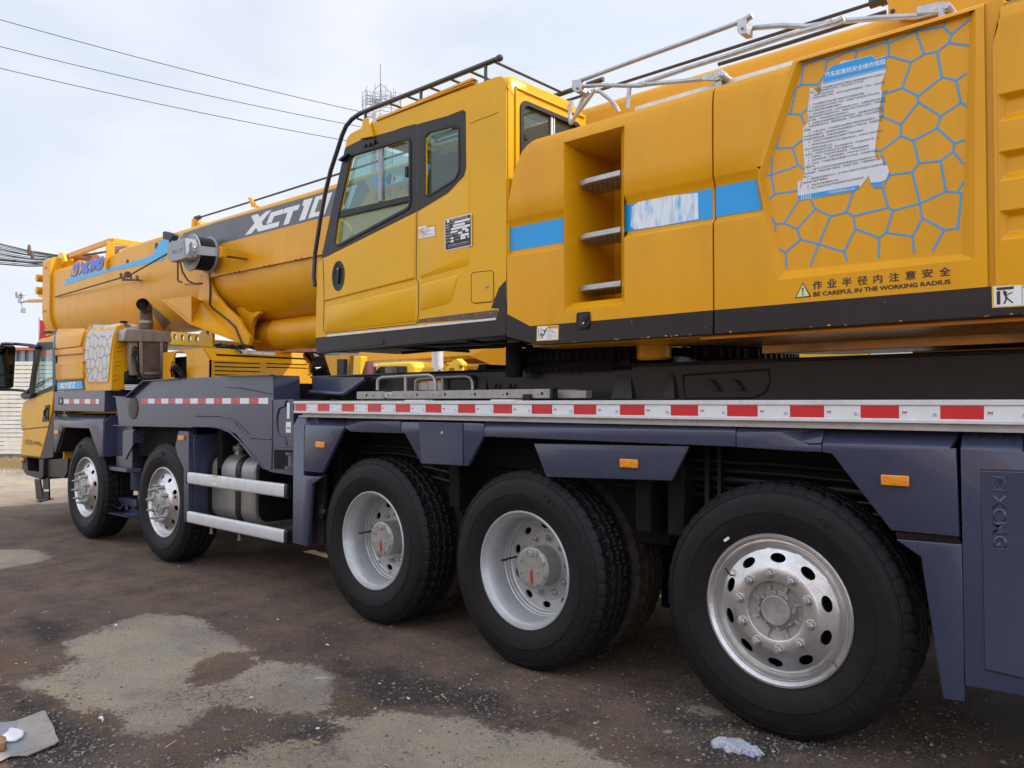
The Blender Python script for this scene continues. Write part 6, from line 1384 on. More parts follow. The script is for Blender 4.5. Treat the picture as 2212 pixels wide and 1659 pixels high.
sm = MB(); q = S(*Gc(150, 100)[0], 3.95); q1 = S(*Gc(368, 180)[0], 3.95); sm.lathe([(1e-4, q1.z), (0.085, q1.z), (0.10, q1.z+0.015), (0.10, 1.87)], ((q.x+q1.x)/2, 4.0, 0), 'z', 20); sm.build("slew_motor", M['orange'], crane, bevel=0.004)
MB().cyl((-3.45, 3.82, 1.70), 0.055, 0.22, 'z', 18).build("slew_pinion", M['under'], crane)

# deck ladder and grab bars lying on the walkway
dl = MB(); YL = 3.62; a = S(*Uc(355, 700)[0], YL); b = S(*Uc(1910, 610)[0], YL)
zt = S(*Uc(640, 632)[0], YL).z; zb = S(*Uc(640, 695)[0], YL).z
xm = S(*Uc(570, 640)[0], YL).x; xm2 = S(*Uc(640, 640)[0], YL).x
dl.box(a.x, xm, YL, YL+0.03, zb, zt); dl.box(xm2, b.x, YL, YL+0.03, zb, zt); dl.box(a.x, b.x, YL+0.25, YL+0.28, zb, zt)
lad = dl.build("folding_ladder", M['dullalu'], crane, bevel=0.003)
mb = MB(); mb.box(xm, xm2, YL+0.004, YL+0.02, zb+0.01, zt-0.005); i = a.x+0.12
while i < b.x: mb.tube([(i, YL, (zb+zt)/2), (i, YL+0.26, (zb+zt)/2)], 0.010, 8); i += 0.28
for ux in (488, 556, 605, 648, 735, 795, 965, 1023, 1268, 1527, 1808):
    p_ = S(*Uc(ux, 660)[0], YL); mb.cyl((p_.x, YL-0.001, (zb+zt)/2), 0.007, -0.006, seg=8)
mb.build("rung_bolt", M['galv'], lad, split=True)
p0, p1 = S(*Uc(1945, 655)[0], 3.7), S(*Uc(2200, 690)[0], 3.7); MB().box(p0.x, p1.x, 3.70, 3.76, zb, zt-0.01).build("ladder_end", M['dullalu'], lad, bevel=0.003)
MB().box(b.x, b.x+0.02, YL-0.004, YL+0.05, zb-0.005, zt+0.002).box(S(*Uc(1705, 690)[0], YL).x, S(*Uc(1765, 690)[0], YL).x, YL-0.02, YL+0.02, zb-0.02, zb+0.025).build("ladder_bracket", M['black'], lad, bevel=0.003, split=True)
for (Y_, pts, ext) in ((3.66, (525, 625, 525, 560, 530, 540, 560, 520, 700, 512, 940, 500, 975, 515, 988, 550, 990, 625), (750, 515, 750, 630)), (3.9, (830, 625, 832, 570, 838, 548, 862, 534, 1000, 522, 1240, 512, 1272, 525, 1288, 555, 1290, 620), (1048, 520, 1048, 625))):
    g = MB(); g.tube([S(*p, Y_) for p in Uc(*pts)], 0.0135, 12, cap=False); g.tube([S(*p, Y_) for p in Uc(*ext)], 0.0125, 10); g.build("grab_bar", M['galv'], crane)
stk = xz(Uc(820, 545, 1040, 545, 1040, 625, 820, 625), 3.92); mb = MB(); mb.plate([stk], 3.918, 3.922); w_ = mb.build("warning_sticker", M['stickY'], deck, smooth=0)
MB().plate([xz(Uc(828, 568, 925, 568, 925, 620, 828, 620), 3.917)], 3.9165, 3.9175).plate([xz(Uc(932, 553, 985, 553, 985, 620, 932, 620), 3.917)], 3.9165, 3.9175).plate([xz(Uc(992, 568, 1034, 568, 1034, 620, 992, 620), 3.917)], 3.9165, 3.9175).build("sticker_field", M['decalw'], w_, smooth=0)
mb = MB(); mb.plate([xz(Uc(355+0, 0, 0, 0, 0, 1), 3.4)], 0, 0.001) if False else None
tri = xz(Jc(485, 112, 555, 112, 513, 335), 3.72); MB().plate([tri], 3.718, 3.722).build("marker_wedge", M['cream'], crane)
for jx in (1245, 1900):
    p = S(*Jc(jx, 540)[0], 3.43); MB().box(p.x, p.x+0.035, 3.43, 3.46, 1.549, 1.562).build("rail_clip", M['charcoal'], rail)
MB().box(S(*Uc(760, 700)[0], 3.5).x, S(*Uc(925, 700)[0], 3.5).x, 3.48, 3.55, 1.549, 1.5545).box(S(*Uc(1450, 700)[0], 3.5).x, S(*Uc(1640, 700)[0], 3.5).x, 3.48, 3.55, 1.549, 1.5555).build("foot_pad", M['decalw'], rail)
# ================================================================= OPERATOR'S CAB
YC = 3.45
def dp(*a): return xz(Dc(*a), YC)
g1 = xz(dc(262, 525, 700, 395, 880, 340, 915, 345, 928, 372, 930, 1090, 922, 1125, 890, 1155, 120, 1568, 75, 1588, 48, 1575, 45, 1545, 80, 1270, 235, 555), YC)
g2 = dp(742, 492, 760, 470, 885, 438, 902, 448, 904, 655, 885, 695, 765, 770, 742, 772)
ow = dp(200, 1478, 203, 1300, 213, 1110, 236, 1088, 345, 540, 352, 500, 372, 472, 450, 432, 700, 337, 1080, 196, 1112, 190, 1132, 205, 1137, 240, 1137, 1370, 1000, 1385, 600, 1430)
cw = MB(); cw.plate([ow, g1, g2], YC, YC+0.014)
cabo = cw.build("operator_cab", M['yellow'], crane, bevel=0.008, seg=3)
XR, XFr = -3.17, ow[0][0]
CAPTOP = [(3.45, 3.43), (3.455, 3.465), (3.475, 3.488), (3.52, 3.497), (3.62, 3.497), (3.62, 3.44), (3.5, 3.40)]
rf = MB(); n_ = len(CAPTOP); xs_ = [-4.69, -4.62, -4.5, -3.25, -3.185, -3.168]
def capsec(x):
    dz = {-4.69: -0.05, -4.62: -0.015, -3.168: -0.03, -3.185: -0.006}.get(x, 0.0); return [(x, y+(0.0 if -4.6 < x < -3.2 else 0.003*(1 if y < 3.9 else -1)), z+dz) for y, z in CAPTOP]
allv = [v for x in xs_ for v in capsec(x)]; fs_ = []
for i in range(len(xs_)-1):
    for k in range(n_): fs_.append((i*n_+k, i*n_+(k+1) % n_, (i+1)*n_+(k+1) % n_, (i+1)*n_+k))
rf.add(allv, fs_+[tuple(range(n_)), tuple(range((len(xs_)-1)*n_, len(xs_)*n_))]); rfo = rf.build("cab_roof", M['yellow'], cabo, smooth=50)
MB().box(-4.62, -4.45, 3.6, 4.1, 3.42, 3.495).box(-3.42, -3.172, 3.6, 4.1, 3.40, 3.490).box(-4.0, -3.95, 3.6, 4.1, 3.43, 3.46).box(-4.66, -3.2, 4.08, 4.22, 3.40, 3.492).build('roof_frame', M['yellow'], cabo, bevel=0.008)
MB().box(-4.46, -3.41, 3.6, 4.1, 3.475, 3.480).build('skylight', M['glass2'], cabo, smooth=0)
# rear wall with its window
def ro(y0, y1, z0, z1, r): return rr_loop(y0, y1, z0, z1, r, 5)
rw = MB(); rw.plate([[(3.46, 1.95), (4.22, 1.95), (4.22, 3.44), (3.46, 3.44)], ro(3.585, 4.15, 2.93, 3.345, 0.05)], XR-0.04, XR, 'x'); rw.build("rear_wall", M['yellow'], cabo, bevel=0.004)
MB().plate([ro(3.562, 4.172, 2.905, 3.368, 0.06), ro(3.592, 4.143, 2.938, 3.338, 0.045)], XR-0.01, XR+0.008, 'x').build("window_seal", M['black'], cabo, bevel=0.003)
MB().plate([ro(3.585, 4.15, 2.93, 3.345, 0.05)], XR-0.018, XR-0.014, 'x').build("rear_window", M['glass2'], cabo, smooth=0)
MB().box(XR-0.01, XR, 3.86, 3.875, 2.93, 3.34).box(XR-0.01, XR, 3.885, 3.895, 2.93, 3.34).build("window_divider", M['alu'], cabo)
MB().box(XR-0.01, XR+0.004, 3.60, 3.63, 3.13, 3.17).build("window_catch", M['black'], cabo, bevel=0.004)
MB().box(XR, XR+0.012, 3.515, 3.523, 2.0, 3.43).box(XR, XR+0.012, 3.515, 4.2, 3.415, 3.423).build("rear_gutter", M['yellow'], cabo, bevel=0.002)
# far wall, floor, front
fw = MB(); fw.plate([[(XFr+0.02, 2.0), (XR-0.02, 2.0), (XR-0.02, 3.42), (-4.68, 3.42)], [(-5.0, 2.3), (-3.28, 2.3), (-3.28, 3.38), (-4.70, 3.38)]], 4.20, 4.22); fw.build("far_wall", M['head'], cabo)
MB().plate([[(-5.0, 2.3), (-3.28, 2.3), (-3.28, 3.38), (-4.70, 3.38)]], 4.205, 4.208).build("far_window", M['glass'], cabo, smooth=0)
MB().hexa([(XFr+0.03, 3.5, 2.45), (XFr+0.03, 4.2, 2.45), (-4.68, 4.2, 3.42), (-4.68, 3.5, 3.42)], [(XFr+0.034, 3.5, 2.45), (XFr+0.034, 4.2, 2.45), (-4.676, 4.2, 3.42), (-4.676, 3.5, 3.42)]).build("windscreen", M['glass'], cabo, smooth=0)
MB().box(XFr+0.03, XR, 3.50, 4.2, 2.0, 2.06).box(XFr+0.02, XFr+0.06, 3.5, 4.2, 2.0, 2.45).box(-3.26, -3.22, 3.5, 4.2, 2.0, 2.93).build("cab_inner_lining", M['head'], cabo)
# base
sk = MB(); sk.plate([dp(197, 1475, 260, 1468, 700, 1418, 1090, 1372, 1100, 1335, 1060, 1332, 1100, 1230, 1137, 1188, 1139, 1466, 205, 1556)], YC-0.002, YC+0.04)
base = sk.build("cab_base", M['charcoal'], cabo, bevel=0.006)
MB().box(XFr+0.0, XR, YC+0.04, 4.24, 1.935, 2.0).build("underpan", M['charcoal'], base, bevel=0.01)
mb = MB(); z_ = 1.929
for pth in ([(-5.0, 3.6), (-4.2, 3.6), (-3.9, 3.75), (-3.5, 3.8)], [(-4.9, 4.1), (-4.2, 4.0), (-3.8, 4.1)], [(-4.4, 3.55), (-4.35, 4.3)], [(-3.6, 3.55), (-3.75, 3.9), (-3.6, 4.3)]): mb.tube([(x, y, z_) for x, y in pth], 0.012, 6)
mb.build("pan_rib", M['charcoal'], base)
MB().plate([dp(232, 1502, 536, 1478, 537, 1510, 233, 1545)], YC-0.006, YC-0.002).build("base_cover", M['charcoal'], base, bevel=0.003)
p_ = dp(258, 1463, 1090, 1378, 1090, 1390, 258, 1473); MB().plate([p_], YC-0.008, YC-0.002).build("sill_strip", M['alu'], base, bevel=0.002)
mb = MB().plate([dp(712, 1385, 1095, 1338, 1095, 1376, 700, 1404)], YC-0.003, YC+0.003); sr = mb.build("slide_rail", M['rusty'], base)
mb = MB()
for x_, y_ in ((760, 1390), (860, 1385), (930, 1370), (990, 1362), (1060, 1354)): mb.cyl(S(*Dc(x_, y_)[0], YC-0.004), 0.004, -0.003, seg=8)
mb.build("screw", M['galv'], sr, split=True)
# black window band with the two openings
wb_ = MB(); wb_.plate([dp(228, 1085, 250, 985, 345, 545, 358, 535, 430, 500, 695, 428, 850, 385, 925, 355, 938, 365, 940, 640, 930, 680, 850, 765, 705, 852, 248, 1080), g1, g2], YC-0.003, YC-0.0005)
wband = wb_.build("window_surround", M['charcoal'], cabo, bevel=0.001, seg=1)
def rimY(name, loop, grow, Y0, Y1, m, par):
    cx = sum(p[0] for p in loop)/len(loop); cz = sum(p[1] for p in loop)/len(loop)
    n = len(loop); outl = []
    for i in range(n):
        a, b, c = Vector(loop[i-1]), Vector(loop[i]), Vector(loop[(i+1) % n]); t = ((b-a).normalized()+(c-b).normalized()).normalized(); nn = Vector((t.y, -t.x))
        if (b+nn*0.01-Vector((cx, cz))).length < (b-nn*0.01-Vector((cx, cz))).length: nn = -nn
        outl.append(tuple(b+nn*grow))
    return MB().plate([outl, loop], Y0, Y1).build(name, m, par, bevel=0.003)
rimY("window_rubber", g1, 0.022, YC-0.010, YC-0.002, M['black'], wband)
rimY("window_rubber", g2, 0.016, YC-0.007, YC-0.002, M['black'], wband)
MB().plate([g1], YC+0.02, YC+0.023).build("door_window", M['glass'], cabo, smooth=0); MB().plate([g2], YC+0.02, YC+0.023).build("quarter_window", M['glass2'], cabo, smooth=0)
MB().plate([xz(dc(85, 1192, 928, 1002, 928, 1075, 78, 1268), YC)], YC-0.004, YC+0.018).build("window_rail", M['black'], cabo, bevel=0.003)
MB().plate([xz(dc(550, 430, 597, 412, 583, 1068, 541, 1080), YC)], YC+0.004, YC+0.018).build("window_divider", M['greyp'], cabo, bevel=0.003)
MB().plate([xz(dc(882, 650, 910, 645, 912, 775, 882, 782), YC)], YC-0.008, YC+0.018).build("window_catch", M['black'], cabo, bevel=0.006)
mb = MB(); mb.plate([xz(dc(378, 360, 522, 318, 525, 385, 380, 428), YC)], YC-0.012, YC-0.003)
hg = mb.build("hinge_cover", M['charcoal'], wband, bevel=0.003); mb = MB()
for x_, y_ in ((397, 392), (452, 381), (506, 355)): mb.cyl(S(*dc(x_, y_)[0], YC-0.012), 0.009, -0.009, seg=12)
mb.build("bolt", M['black'], hg, split=True)
MB().plate([xz(dc(75, 575, 178, 490, 195, 505, 95, 590), 3.42)], 3.41, 3.44).build("visor", M['black'], wband, bevel=0.002)
# door seams and panels
mb = MB()
def seam(pts, r=0.0035, Y=YC-0.0005): mb.tube([S(*p, Y) for p in Dc(*pts)], r, 6)
seam((560, 468, 640, 440, 690, 428, 700, 432, 702, 500, 698, 850, 695, 1100, 695, 1190, 706, 1202, 706, 1360, 697, 1408)); seam((236, 1092, 240, 1200, 242, 1300, 238, 1430, 248, 1455, 500, 1428, 697, 1408), 0.003)
seam((965, 1165, 975, 1155, 1062, 1146, 1075, 1152, 1077, 1285, 1068, 1300, 980, 1308, 966, 1298, 965, 1165), 0.0022)
mb.build("door_gap", M['rusty'], cabo, smooth=60, split=True)
def raisedY(name, pts, m, par, out, inset=0.02, Y=YC, c=Dc):
    lo = [S(*p, Y) for p in c(*pts)]; cx = sum(lo, Vector())/len(lo); n = len(lo)
    hi = []
    for i in range(n):
        a, b, d_ = lo[i-1], lo[i], lo[(i+1) % n]; t = ((b-a).normalized()+(d_-b).normalized()).normalized(); nn = Vector((t.z, 0, -t.x))
        if (b+nn*0.01-cx).length > (b-nn*0.01-cx).length: nn = -nn
        hi.append(b+nn*inset+Vector((0, -out, 0)))
    mbx = MB(); mbx.add(lo+hi, [list(range(n, 2*n))]+[(i, (i+1) % n, n+(i+1) % n, n+i) for i in range(n)]); return mbx.build(name, m, par, bevel=0.004)
dpn = raisedY("door_panel", (243, 1090, 692, 862, 692, 1188, 244, 1300), M['yellow'], cabo, 0.010, 0.014)
raisedY("door_panel", (246, 1330, 692, 1222, 701, 1235, 699, 1398, 250, 1450), M['yellow'], cabo, 0.008, 0.016)
raisedY("side_panel", (712, 856, 860, 768, 945, 690, 960, 640, 958, 1080, 952, 1122, 712, 1185), M['yellow'], cabo, 0.007, 0.02)
raisedY("side_panel", (712, 1215, 905, 1165, 872, 1290, 850, 1310, 714, 1345), M['yellow'], cabo, 0.006, 0.016)
ht2 = MB().plate([dp(968, 1168, 978, 1158, 1060, 1149, 1072, 1155, 1074, 1284, 1064, 1297, 980, 1305, 969, 1296)], YC-0.004, YC-0.0005).build("access_hatch", M['yellow'], cabo, bevel=0.003)
MB().lathe([(0.009, 0), (0.009, -0.005), (0.006, -0.008), (0.004, -0.004), (1e-4, -0.004)], S(*Dc(1044, 1225)[0], YC-0.004), seg=14).build("lock", M['galv'], ht2)
hn = MB(); cH = S(*Dc(312, 1172)[0], YC-0.010); hw, hh = abs(S(*Dc(343, 1172)[0], YC).x-S(*Dc(281, 1172)[0], YC).x)/1.24, abs(S(*Dc(312, 1097)[0], YC).z-S(*Dc(312, 1248)[0], YC).z)/1.24
hn.add([cH+Vector((math.cos(i*math.pi/16)*hw*0.62, 0.008, math.sin(i*math.pi/16)*hh*0.62)) for i in range(32)]+[cH+Vector((math.cos(i*math.pi/16)*hw*0.60, -0.004, math.sin(i*math.pi/16)*hh*0.60)) for i in range(32)]+[cH+Vector((math.cos(i*math.pi/16)*hw*0.45, -0.004, math.sin(i*math.pi/16)*hh*0.48)) for i in range(32)]+[cH+Vector((math.cos(i*math.pi/16)*hw*0.40, -0.0012, math.sin(i*math.pi/16)*hh*0.44)) for i in range(32)],
       [(k*32+i, k*32+(i+1) % 32, (k+1)*32+(i+1) % 32, (k+1)*32+i) for k in range(3) for i in range(32)]+[tuple(range(96, 128))])
hdl = hn.build("door_handle", M['black'], cabo); MB().plate([[(cH.x-0.012, cH.z-0.055), (cH.x+0.012, cH.z-0.055), (cH.x+0.018, cH.z+0.0), (cH.x+0.020, cH.z+0.06), (cH.x-0.018, cH.z+0.06), (cH.x-0.016, cH.z)]], YC-0.022, YC-0.012).build("handle_grip", M['black'], hdl, bevel=0.004)
MB().cyl((cH.x+0.012, YC-0.022, cH.z+0.048), 0.006, -0.004, seg=12).build("key_lock", M['galv'], hdl)
# data plate
P_ = [S(*p, YC-0.0078) for p in Yc(508, 196, 933, 90, 938, 602, 515, 690)]
bilp = lambda u, v, off=0.0: (P_[3]*(1-u)+P_[2]*u)*(1-v)+(P_[0]*(1-u)+P_[1]*u)*v+Vector((0, off, 0))
def pq(mbx, u0, v0, u1, v1, off): mbx.add([bilp(u0, v0, off), bilp(u1, v0, off), bilp(u1, v1, off), bilp(u0, v1, off)], [(0, 1, 2, 3)])
m1 = MB(); pq(m1, 0, 0, 1, 1, -0.001); dpl = m1.build("data_plate", M['alu'], cabo, smooth=0)
m1 = MB(); pq(m1, .03, .03, .97, .97, -0.0018); m1.build("plate_field", M['inkb'], dpl, smooth=0)
m1 = MB()
for a in ((.38, .80, .95, .87), (.32, .70, .77, .77), (.25, .61, .95, .68), (.23, .52, .49, .58), (.66, .53, .84, .60), (.51, .44, .67, .51), (.78, .46, .90, .54), (.60, .35, .91, .42), (.23, .33, .34, .39), (.60, .26, .78, .34), (.85, .27, .91, .33), (.23, .23, .34, .30)): pq(m1, *a, -0.0026)
pq(m1, .095, .875, .185, .965-.0, -0.0026); m1.build("plate_blank", M['decalw'], dpl, smooth=0)
m1 = MB()
for s_, u0, v0, u1, h in (("中国徐州工程机械集团有限公司制造", .24, .92, .86, .035), ("MADE BY XUZHOU CONSTRUCTION MACHINERY GROUP", .24, .895, .88, .015), ("产品识别代码", .22, .82, .36, .03), ("起重机械", .05, .80, .2, .03), ("MODEL", .05, .775, .15, .015), ("汽车起重机", .80, .745, .94, .028), ("整机型号", .05, .72, .2, .03), ("MAX LIFTING", .05, .695, .2, .015), ("产品型号", .05, .63, .22, .03), ("发动机号", .05, .54, .21, .03), ("额定功率", .52, .55, .64, .03), ("额定总起重量×工作幅度", .05, .46, .48, .03), ("RATED LOAD", .05, .435, .3, .015), ("行驶状态", .05, .36, .2, .03), ("出厂编号", .40, .37, .58, .03), ("总质量", .05, .26, .2, .03), ("制造日期", .40, .27, .56, .03), ("徐州工程机械集团有限公司 徐州重型机械有限公司", .12, .13, .90, .035), ("XUZHOU CONSTRUCTION MACHINERY GROUP CO., LTD", .12, .08, .90, .018)):
    put_text(m1, s_, lambda u, v: bilp(u0+(u1-u0)*u, v0+h*v, -0.0026))
m1.build("plate_lettering", M['decalw'], dpl, smooth=0)
bs, bil = sticker(Yc, (100, 312, 356, 258, 356, 448, 104, 495), YC-0.0085, cabo, [lineq(0.5, 0.04, 0.5, 0.96, .01), [(0.56, 0.84), (0.64, 0.84), (0.60, 0.97)], lineq(.18, .35, .18, .6, .02), lineq(.2, .62, .3, .62, .02), lineq(.3, .62, .32, .35, .02), lineq(.25, .3, .25, .55, .015)], [(0.5, 0.80), (1, 0.80), (1, 1.0), (0.5, 1.0)], border=False)
m1 = MB(); m1.tube([bil(.25+math.cos(i*.3927)*.18, .5+math.sin(i*.3927)*.33, -0.0036) for i in range(16)], 0.0016, 4, closed=True); m1.tube([bil(.13, .75, -0.0036), bil(.38, .25, -0.0036)], 0.0016, 4); m1.build("prohibition_ring", M['red'], bs, smooth=0)
m1 = MB()
for s_, u0, u1, v0, h in (("警告 WARNING", .66, .96, .845, .11), ("请勿触摸！", .53, .68, .60, .07), ("触摸高温，易灼伤皮肤！", .53, .95, .48, .07), ("Do not touch!", .53, .74, .26, .06), ("Hot surface hazard", .53, .9, .16, .06)): put_text(m1, s_, lambda u, v: bil(u0+(u1-u0)*u, v0+h*v, -0.0034))
m1.build("sticker_text", M['ink'], bs, smooth=0)
MB().tube([S(*p, YC-0.001) for p in Dc(960, 423, 1000, 405, 1050, 388, 1098, 367)], 0.0015, 4).build("scratch", M['rusty'], cabo)
# roof rack and grille
rk = MB(); YRn, YRf = 3.50, 4.18
near = [S(*p, YRn) for p in Dc(196, 1222, 190, 1180, 197, 1060, 222, 900, 250, 750, 275, 650, 305, 560, 330, 480, 350, 435, 378, 402, 415, 375, 470, 352, 700, 262, 1105, 101)]
rk.tube(near, 0.0165, 14); rk.add([], []); e0 = near[-1]; rk.lathe([(1e-4, 0.022), (0.012, 0.018), (0.021, 0.008), (0.021, -0.012), (0.0165, -0.02)], e0, 'x', 16)
rrk = rk.build("roof_guard_rail", M['pipeblack'], cabo)
far = [p+Vector((0, YRf-YRn, 0)) for p in near[-3:]]; zt = near[-1].z
mb = MB(); mb.tube([(-4.62, YRf, zt-0.02), (-3.0, YRf, zt)], 0.0165, 12); mb.build("roof_guard_rail", M['pipeblack'], rrk)
mb = MB()
for q in ((405, 398), (565, 325), (652, 290), (765, 247), (868, 207), (962, 168), (1082, 120)):
    a = S(*Dc(*q)[0], YRn); a.z = min(a.z, zt-0.012); mb.tube([a, (a.x, YRf, a.z-0.0)], 0.009, 8)
mb.build("rack_rung", M['pipeblack'], rrk, split=True)
mb = MB()
for q in ((445, 372), (718, 262), (1036, 132)): a = S(*Dc(*q)[0], YRn); mb.tube([a, (a.x, YRn, 3.485)], 0.011, 10); mb.box(a.x-0.03, a.x+0.03, YRn-0.02, YRn+0.03, 3.497, 3.503); mb.tube([(a.x, YRf, zt-0.01), (a.x, YRf, 3.48)], 0.011, 8)
mb.build("rack_post", M['pipeblack'], rrk)
q = dp(478, 405, 962, 196, 976, 205, 978, 218, 500, 412); MB().plate([dp(485, 398, 962, 193, 975, 200, 500, 404)], 3.462, 3.50).plate([dp(500, 412, 978, 222, 978, 216, 500, 406)], 3.44, 3.50).build("rain_gutter", M['orange'], cabo, bevel=0.002)
MB().plate([dp(484, 404, 975, 203, 977, 214, 500, 410)], 3.475, 3.49).build("gutter_shadow_gap", M['rusty'], cabo)
MB().plate([dp(430, 502, 446, 408, 463, 399, 472, 402, 494, 490)], 3.425, 3.445).build("rack_bracket", M['yellow'], cabo, bevel=0.003)
# seat and controls inside
st = MB().box(-4.1, -3.62, 3.68, 4.12, 2.30, 2.42).build("operator_seat", M['seat'], cabo, bevel=0.03); MB().hexa([(-3.72, 3.7, 2.4), (-3.60, 3.7, 2.4), (-3.60, 4.1, 2.4), (-3.72, 4.1, 2.4)], [(-3.62, 3.74, 3.03), (-3.50, 3.74, 3.03), (-3.50, 4.06, 3.03), (-3.62, 4.06, 3.03)]).build("seat_back", M['seat'], st, bevel=0.03); MB().box(-3.59, -3.50, 3.8, 4.0, 3.05, 3.2).build("head_rest", M['seat'], st, bevel=0.02)
MB().tube([S(*p, 3.9) for p in dc(215, 1500, 235, 1470, 225, 1430, 190, 1370, 130, 1330, 105, 1310)], 0.018, 10).build("control_stand", M['yellow'], cabo)
MB().tube([(-4.5, 4.18, 3.3), (-4.0, 4.19, 3.24), (-3.7, 4.19, 3.1)], 0.006, 6).build("inner_cable", M['wire'], cabo)

# ================================================================= BOOM
XB0, XB1 = -13.95, 1.0
def zb(x): return 2.50-0.005*x
def boomsec(g=0.0, ytop=0.42):
    L_ = []
    for a in range(0, 91, 18): L_.append((-(0.35+g)-(0.07)*math.cos(R(a)), 1.0+g+0.07*math.sin(R(a))))
    L_ = [(-(0.42+g), 0.40)]+L_
    L_ += [(-y, z) for y, z in reversed(L_)]
    n = 14
    for i in range(1, n): a = math.pi*i/n; L_.append(((0.42+g)*math.cos(a), 0.40-(0.51+g)*math.sin(a)))
    return L_
def boomtube(x0, x1, g=0.0):
    s_ = boomsec(g); n = len(s_); mbx = MB()
    mbx.add([(x, 4.8+y, zb(x)+z) for x in (x0, x1) for y, z in s_], [(i, (i+1) % n, n+(i+1) % n, n+i) for i in range(n)]+[tuple(range(n)), tuple(range(2*n-1, n-1, -1))]); return mbx
XK0, XK1 = S(*Ac(975, 470)[0], 4.38).x, S(*Ac(1080, 400)[0], 4.38).x
def boomlow(x0, x1, dz0, dz1):
    s_ = boomsec(0.0); n = len(s_); mbx = MB()
    mbx.add([(x, 4.8+y, zb(x)+(z if z < 0.9 else z-dz)) for x, dz in ((x0, dz0), (x1, dz1)) for y, z in s_], [(i, (i+1) % n, n+(i+1) % n, n+i) for i in range(n)]); return mbx
bmm = boomtube(XK1, XB1)
for q_ in ((XB0, XK0, 0.02, 0.06), (XK0, (XK0+XK1)/2, 0.06, 0.02), ((XK0+XK1)/2, XK1, 0.02, 0.0)): t_ = boomlow(*q_); bmm.add(t_.v, t_.f)
boom = bmm.build("telescopic_boom", M['orange'], crane, smooth=30)
clr = boomtube(XB0-0.05, XB0+0.28, 0.04)
for v in clr.v:
    if v.z > zb(XB0)+0.9: v.z += 0.13
clr.build("boom_collar", M['orange'], boom, bevel=0.008, smooth=30)
cb2 = MB()
for i, (y, z) in enumerate(boomsec(0.045)):
    if i % 3 == 0 and y < 0: cb2.cyl((XB0+0.10, 4.8+y-0.004, zb(XB0)+z), 0.022, -0.02, seg=8)
cb2.build("collar_bolt", M['orange'], boom, split=True)
YN = 4.38
bp = MB()
for x0, x1, za, zc_ in ((-8.62, 1.0, 0.42, 0.755),):
    bp.hexa([(x0, YN-0.016, zb(x0)+za), (x1, YN-0.016, zb(x1)+za), (x1, YN-0.016, zb(x1)+zc_), (x0, YN-0.016, zb(x0)+zc_)], [(x0, YN+0.01, zb(x0)+za), (x1, YN+0.01, zb(x1)+za), (x1, YN+0.01, zb(x1)+zc_), (x0, YN+0.01, zb(x0)+zc_)])
bp.build("side_reinforcement", M['orange'], boom, bevel=0.003)
bp = MB(); x0, x1 = -8.62, 1.0; bp.hexa([(x0, YN-0.03, zb(x0)+.40), (x1, YN-0.03, zb(x1)+.40), (x1, YN-0.03, zb(x1)+.47), (x0, YN-0.03, zb(x0)+.47)], [(x0, YN-0.01, zb(x0)+.40), (x1, YN-0.01, zb(x1)+.40), (x1, YN-0.01, zb(x1)+.47), (x0, YN-0.01, zb(x0)+.47)])
bp.build("side_strip", M['orange'], boom, bevel=0.002)
mb = MB()
for x_, y_ in ((460, 942), (625, 905), (660, 898), (842, 860), (880, 853), (1077, 812), (1120, 802)): mb.cyl(S(*Cc(x_, y_)[0], YN-0.031), 0.012, -0.006, seg=10)
mb.tube([(-7.44, YN-0.002, zb(-7.4)+.72), (-7.44, YN-0.018, zb(-7.4)+.40)], 0.003, 5); mb.build("strip_bolt", M['rusty'], boom, split=True)
mb = MB(); q = xz(Cc(240, 960, 385, 920, 385, 975, 245, 990), YN-0.02); mb.plate([q], YN-0.03, YN); mb.build("side_strip", M['orange'], boom, bevel=0.002)
# long weld lines
def decal(name, m, pts, parent=boom, Y=YN-0.0025, th=0.0012): return MB().plate([xz(pts, Y)], Y-th, Y).build(name, m, parent, smooth=0)
gl = decal("grey_band", M['grey'], Ac(1450, 503, 1590, 285)+Cc(1350, 290, 1300, 500, 900, 592, 470, 712, 430, 722)+[] if False else Ac(1450, 503, 1590, 285)+Cc(500, 530, 900, 420, 1352, 288)+dc(195, 870, 380, 808, 447, 940, 330, 1130, 100, 1200)+Cc(1290, 503, 900, 596, 470, 712, 235, 770))
decal("light_stripe", M['sky'], Ac(553, 738, 566, 685, 800, 625, 1050, 560, 1312, 482, 1392, 345, 1540, 298, 1560, 300, 1405, 522, 950, 615))
decal("light_stripe", M['sky'], dc(433, 785, 925, 650, 1400, 540, 1400, 700, 925, 822, 495, 927))
Y2 = YN-0.0052
lg = MB()
for poly in XCT[:4]:
    P_ = [S(*p, Y2) for p in ac(*poly)]; tr = tessellate_polygon([[Vector((v.x, v.z, 0)) for v in P_]]); lg.add(P_, [list(t) for t in tr])
n0 = [S(*p, Y2) for p in ac(1672, 262, 1505, 742)]; 
ux = (S(*ac(1612, 283)[0], Y2)-S(*ac(1412, 335)[0], Y2)); 
P00 = S(*ac(1505, 742)[0], Y2)
def add0(x_off):
    w0, hgt = abs(S(*ac(2045, 155)[0], Y2).x-S(*ac(1672, 262)[0], Y2).x), (S(*ac(1672, 262)[0], Y2)-P00)
    ex = Vector((1, 0, -0.006)); o_ = P00+ex*x_off
    lg.add([o_, o_+ex*w0, o_+ex*w0+hgt, o_+hgt], [(0, 1, 2, 3)]); return o_, ex, hgt, w0
lettering_zero = []
lettering_zero.append(add0(0.0)); lettering_zero.append(add0(S(*dc(300, 870)[0], Y2).x-S(*ac(2045, 155)[0], Y2).x))
lg.build("model_lettering", M['decalw'], boom, smooth=0)
ct = MB()
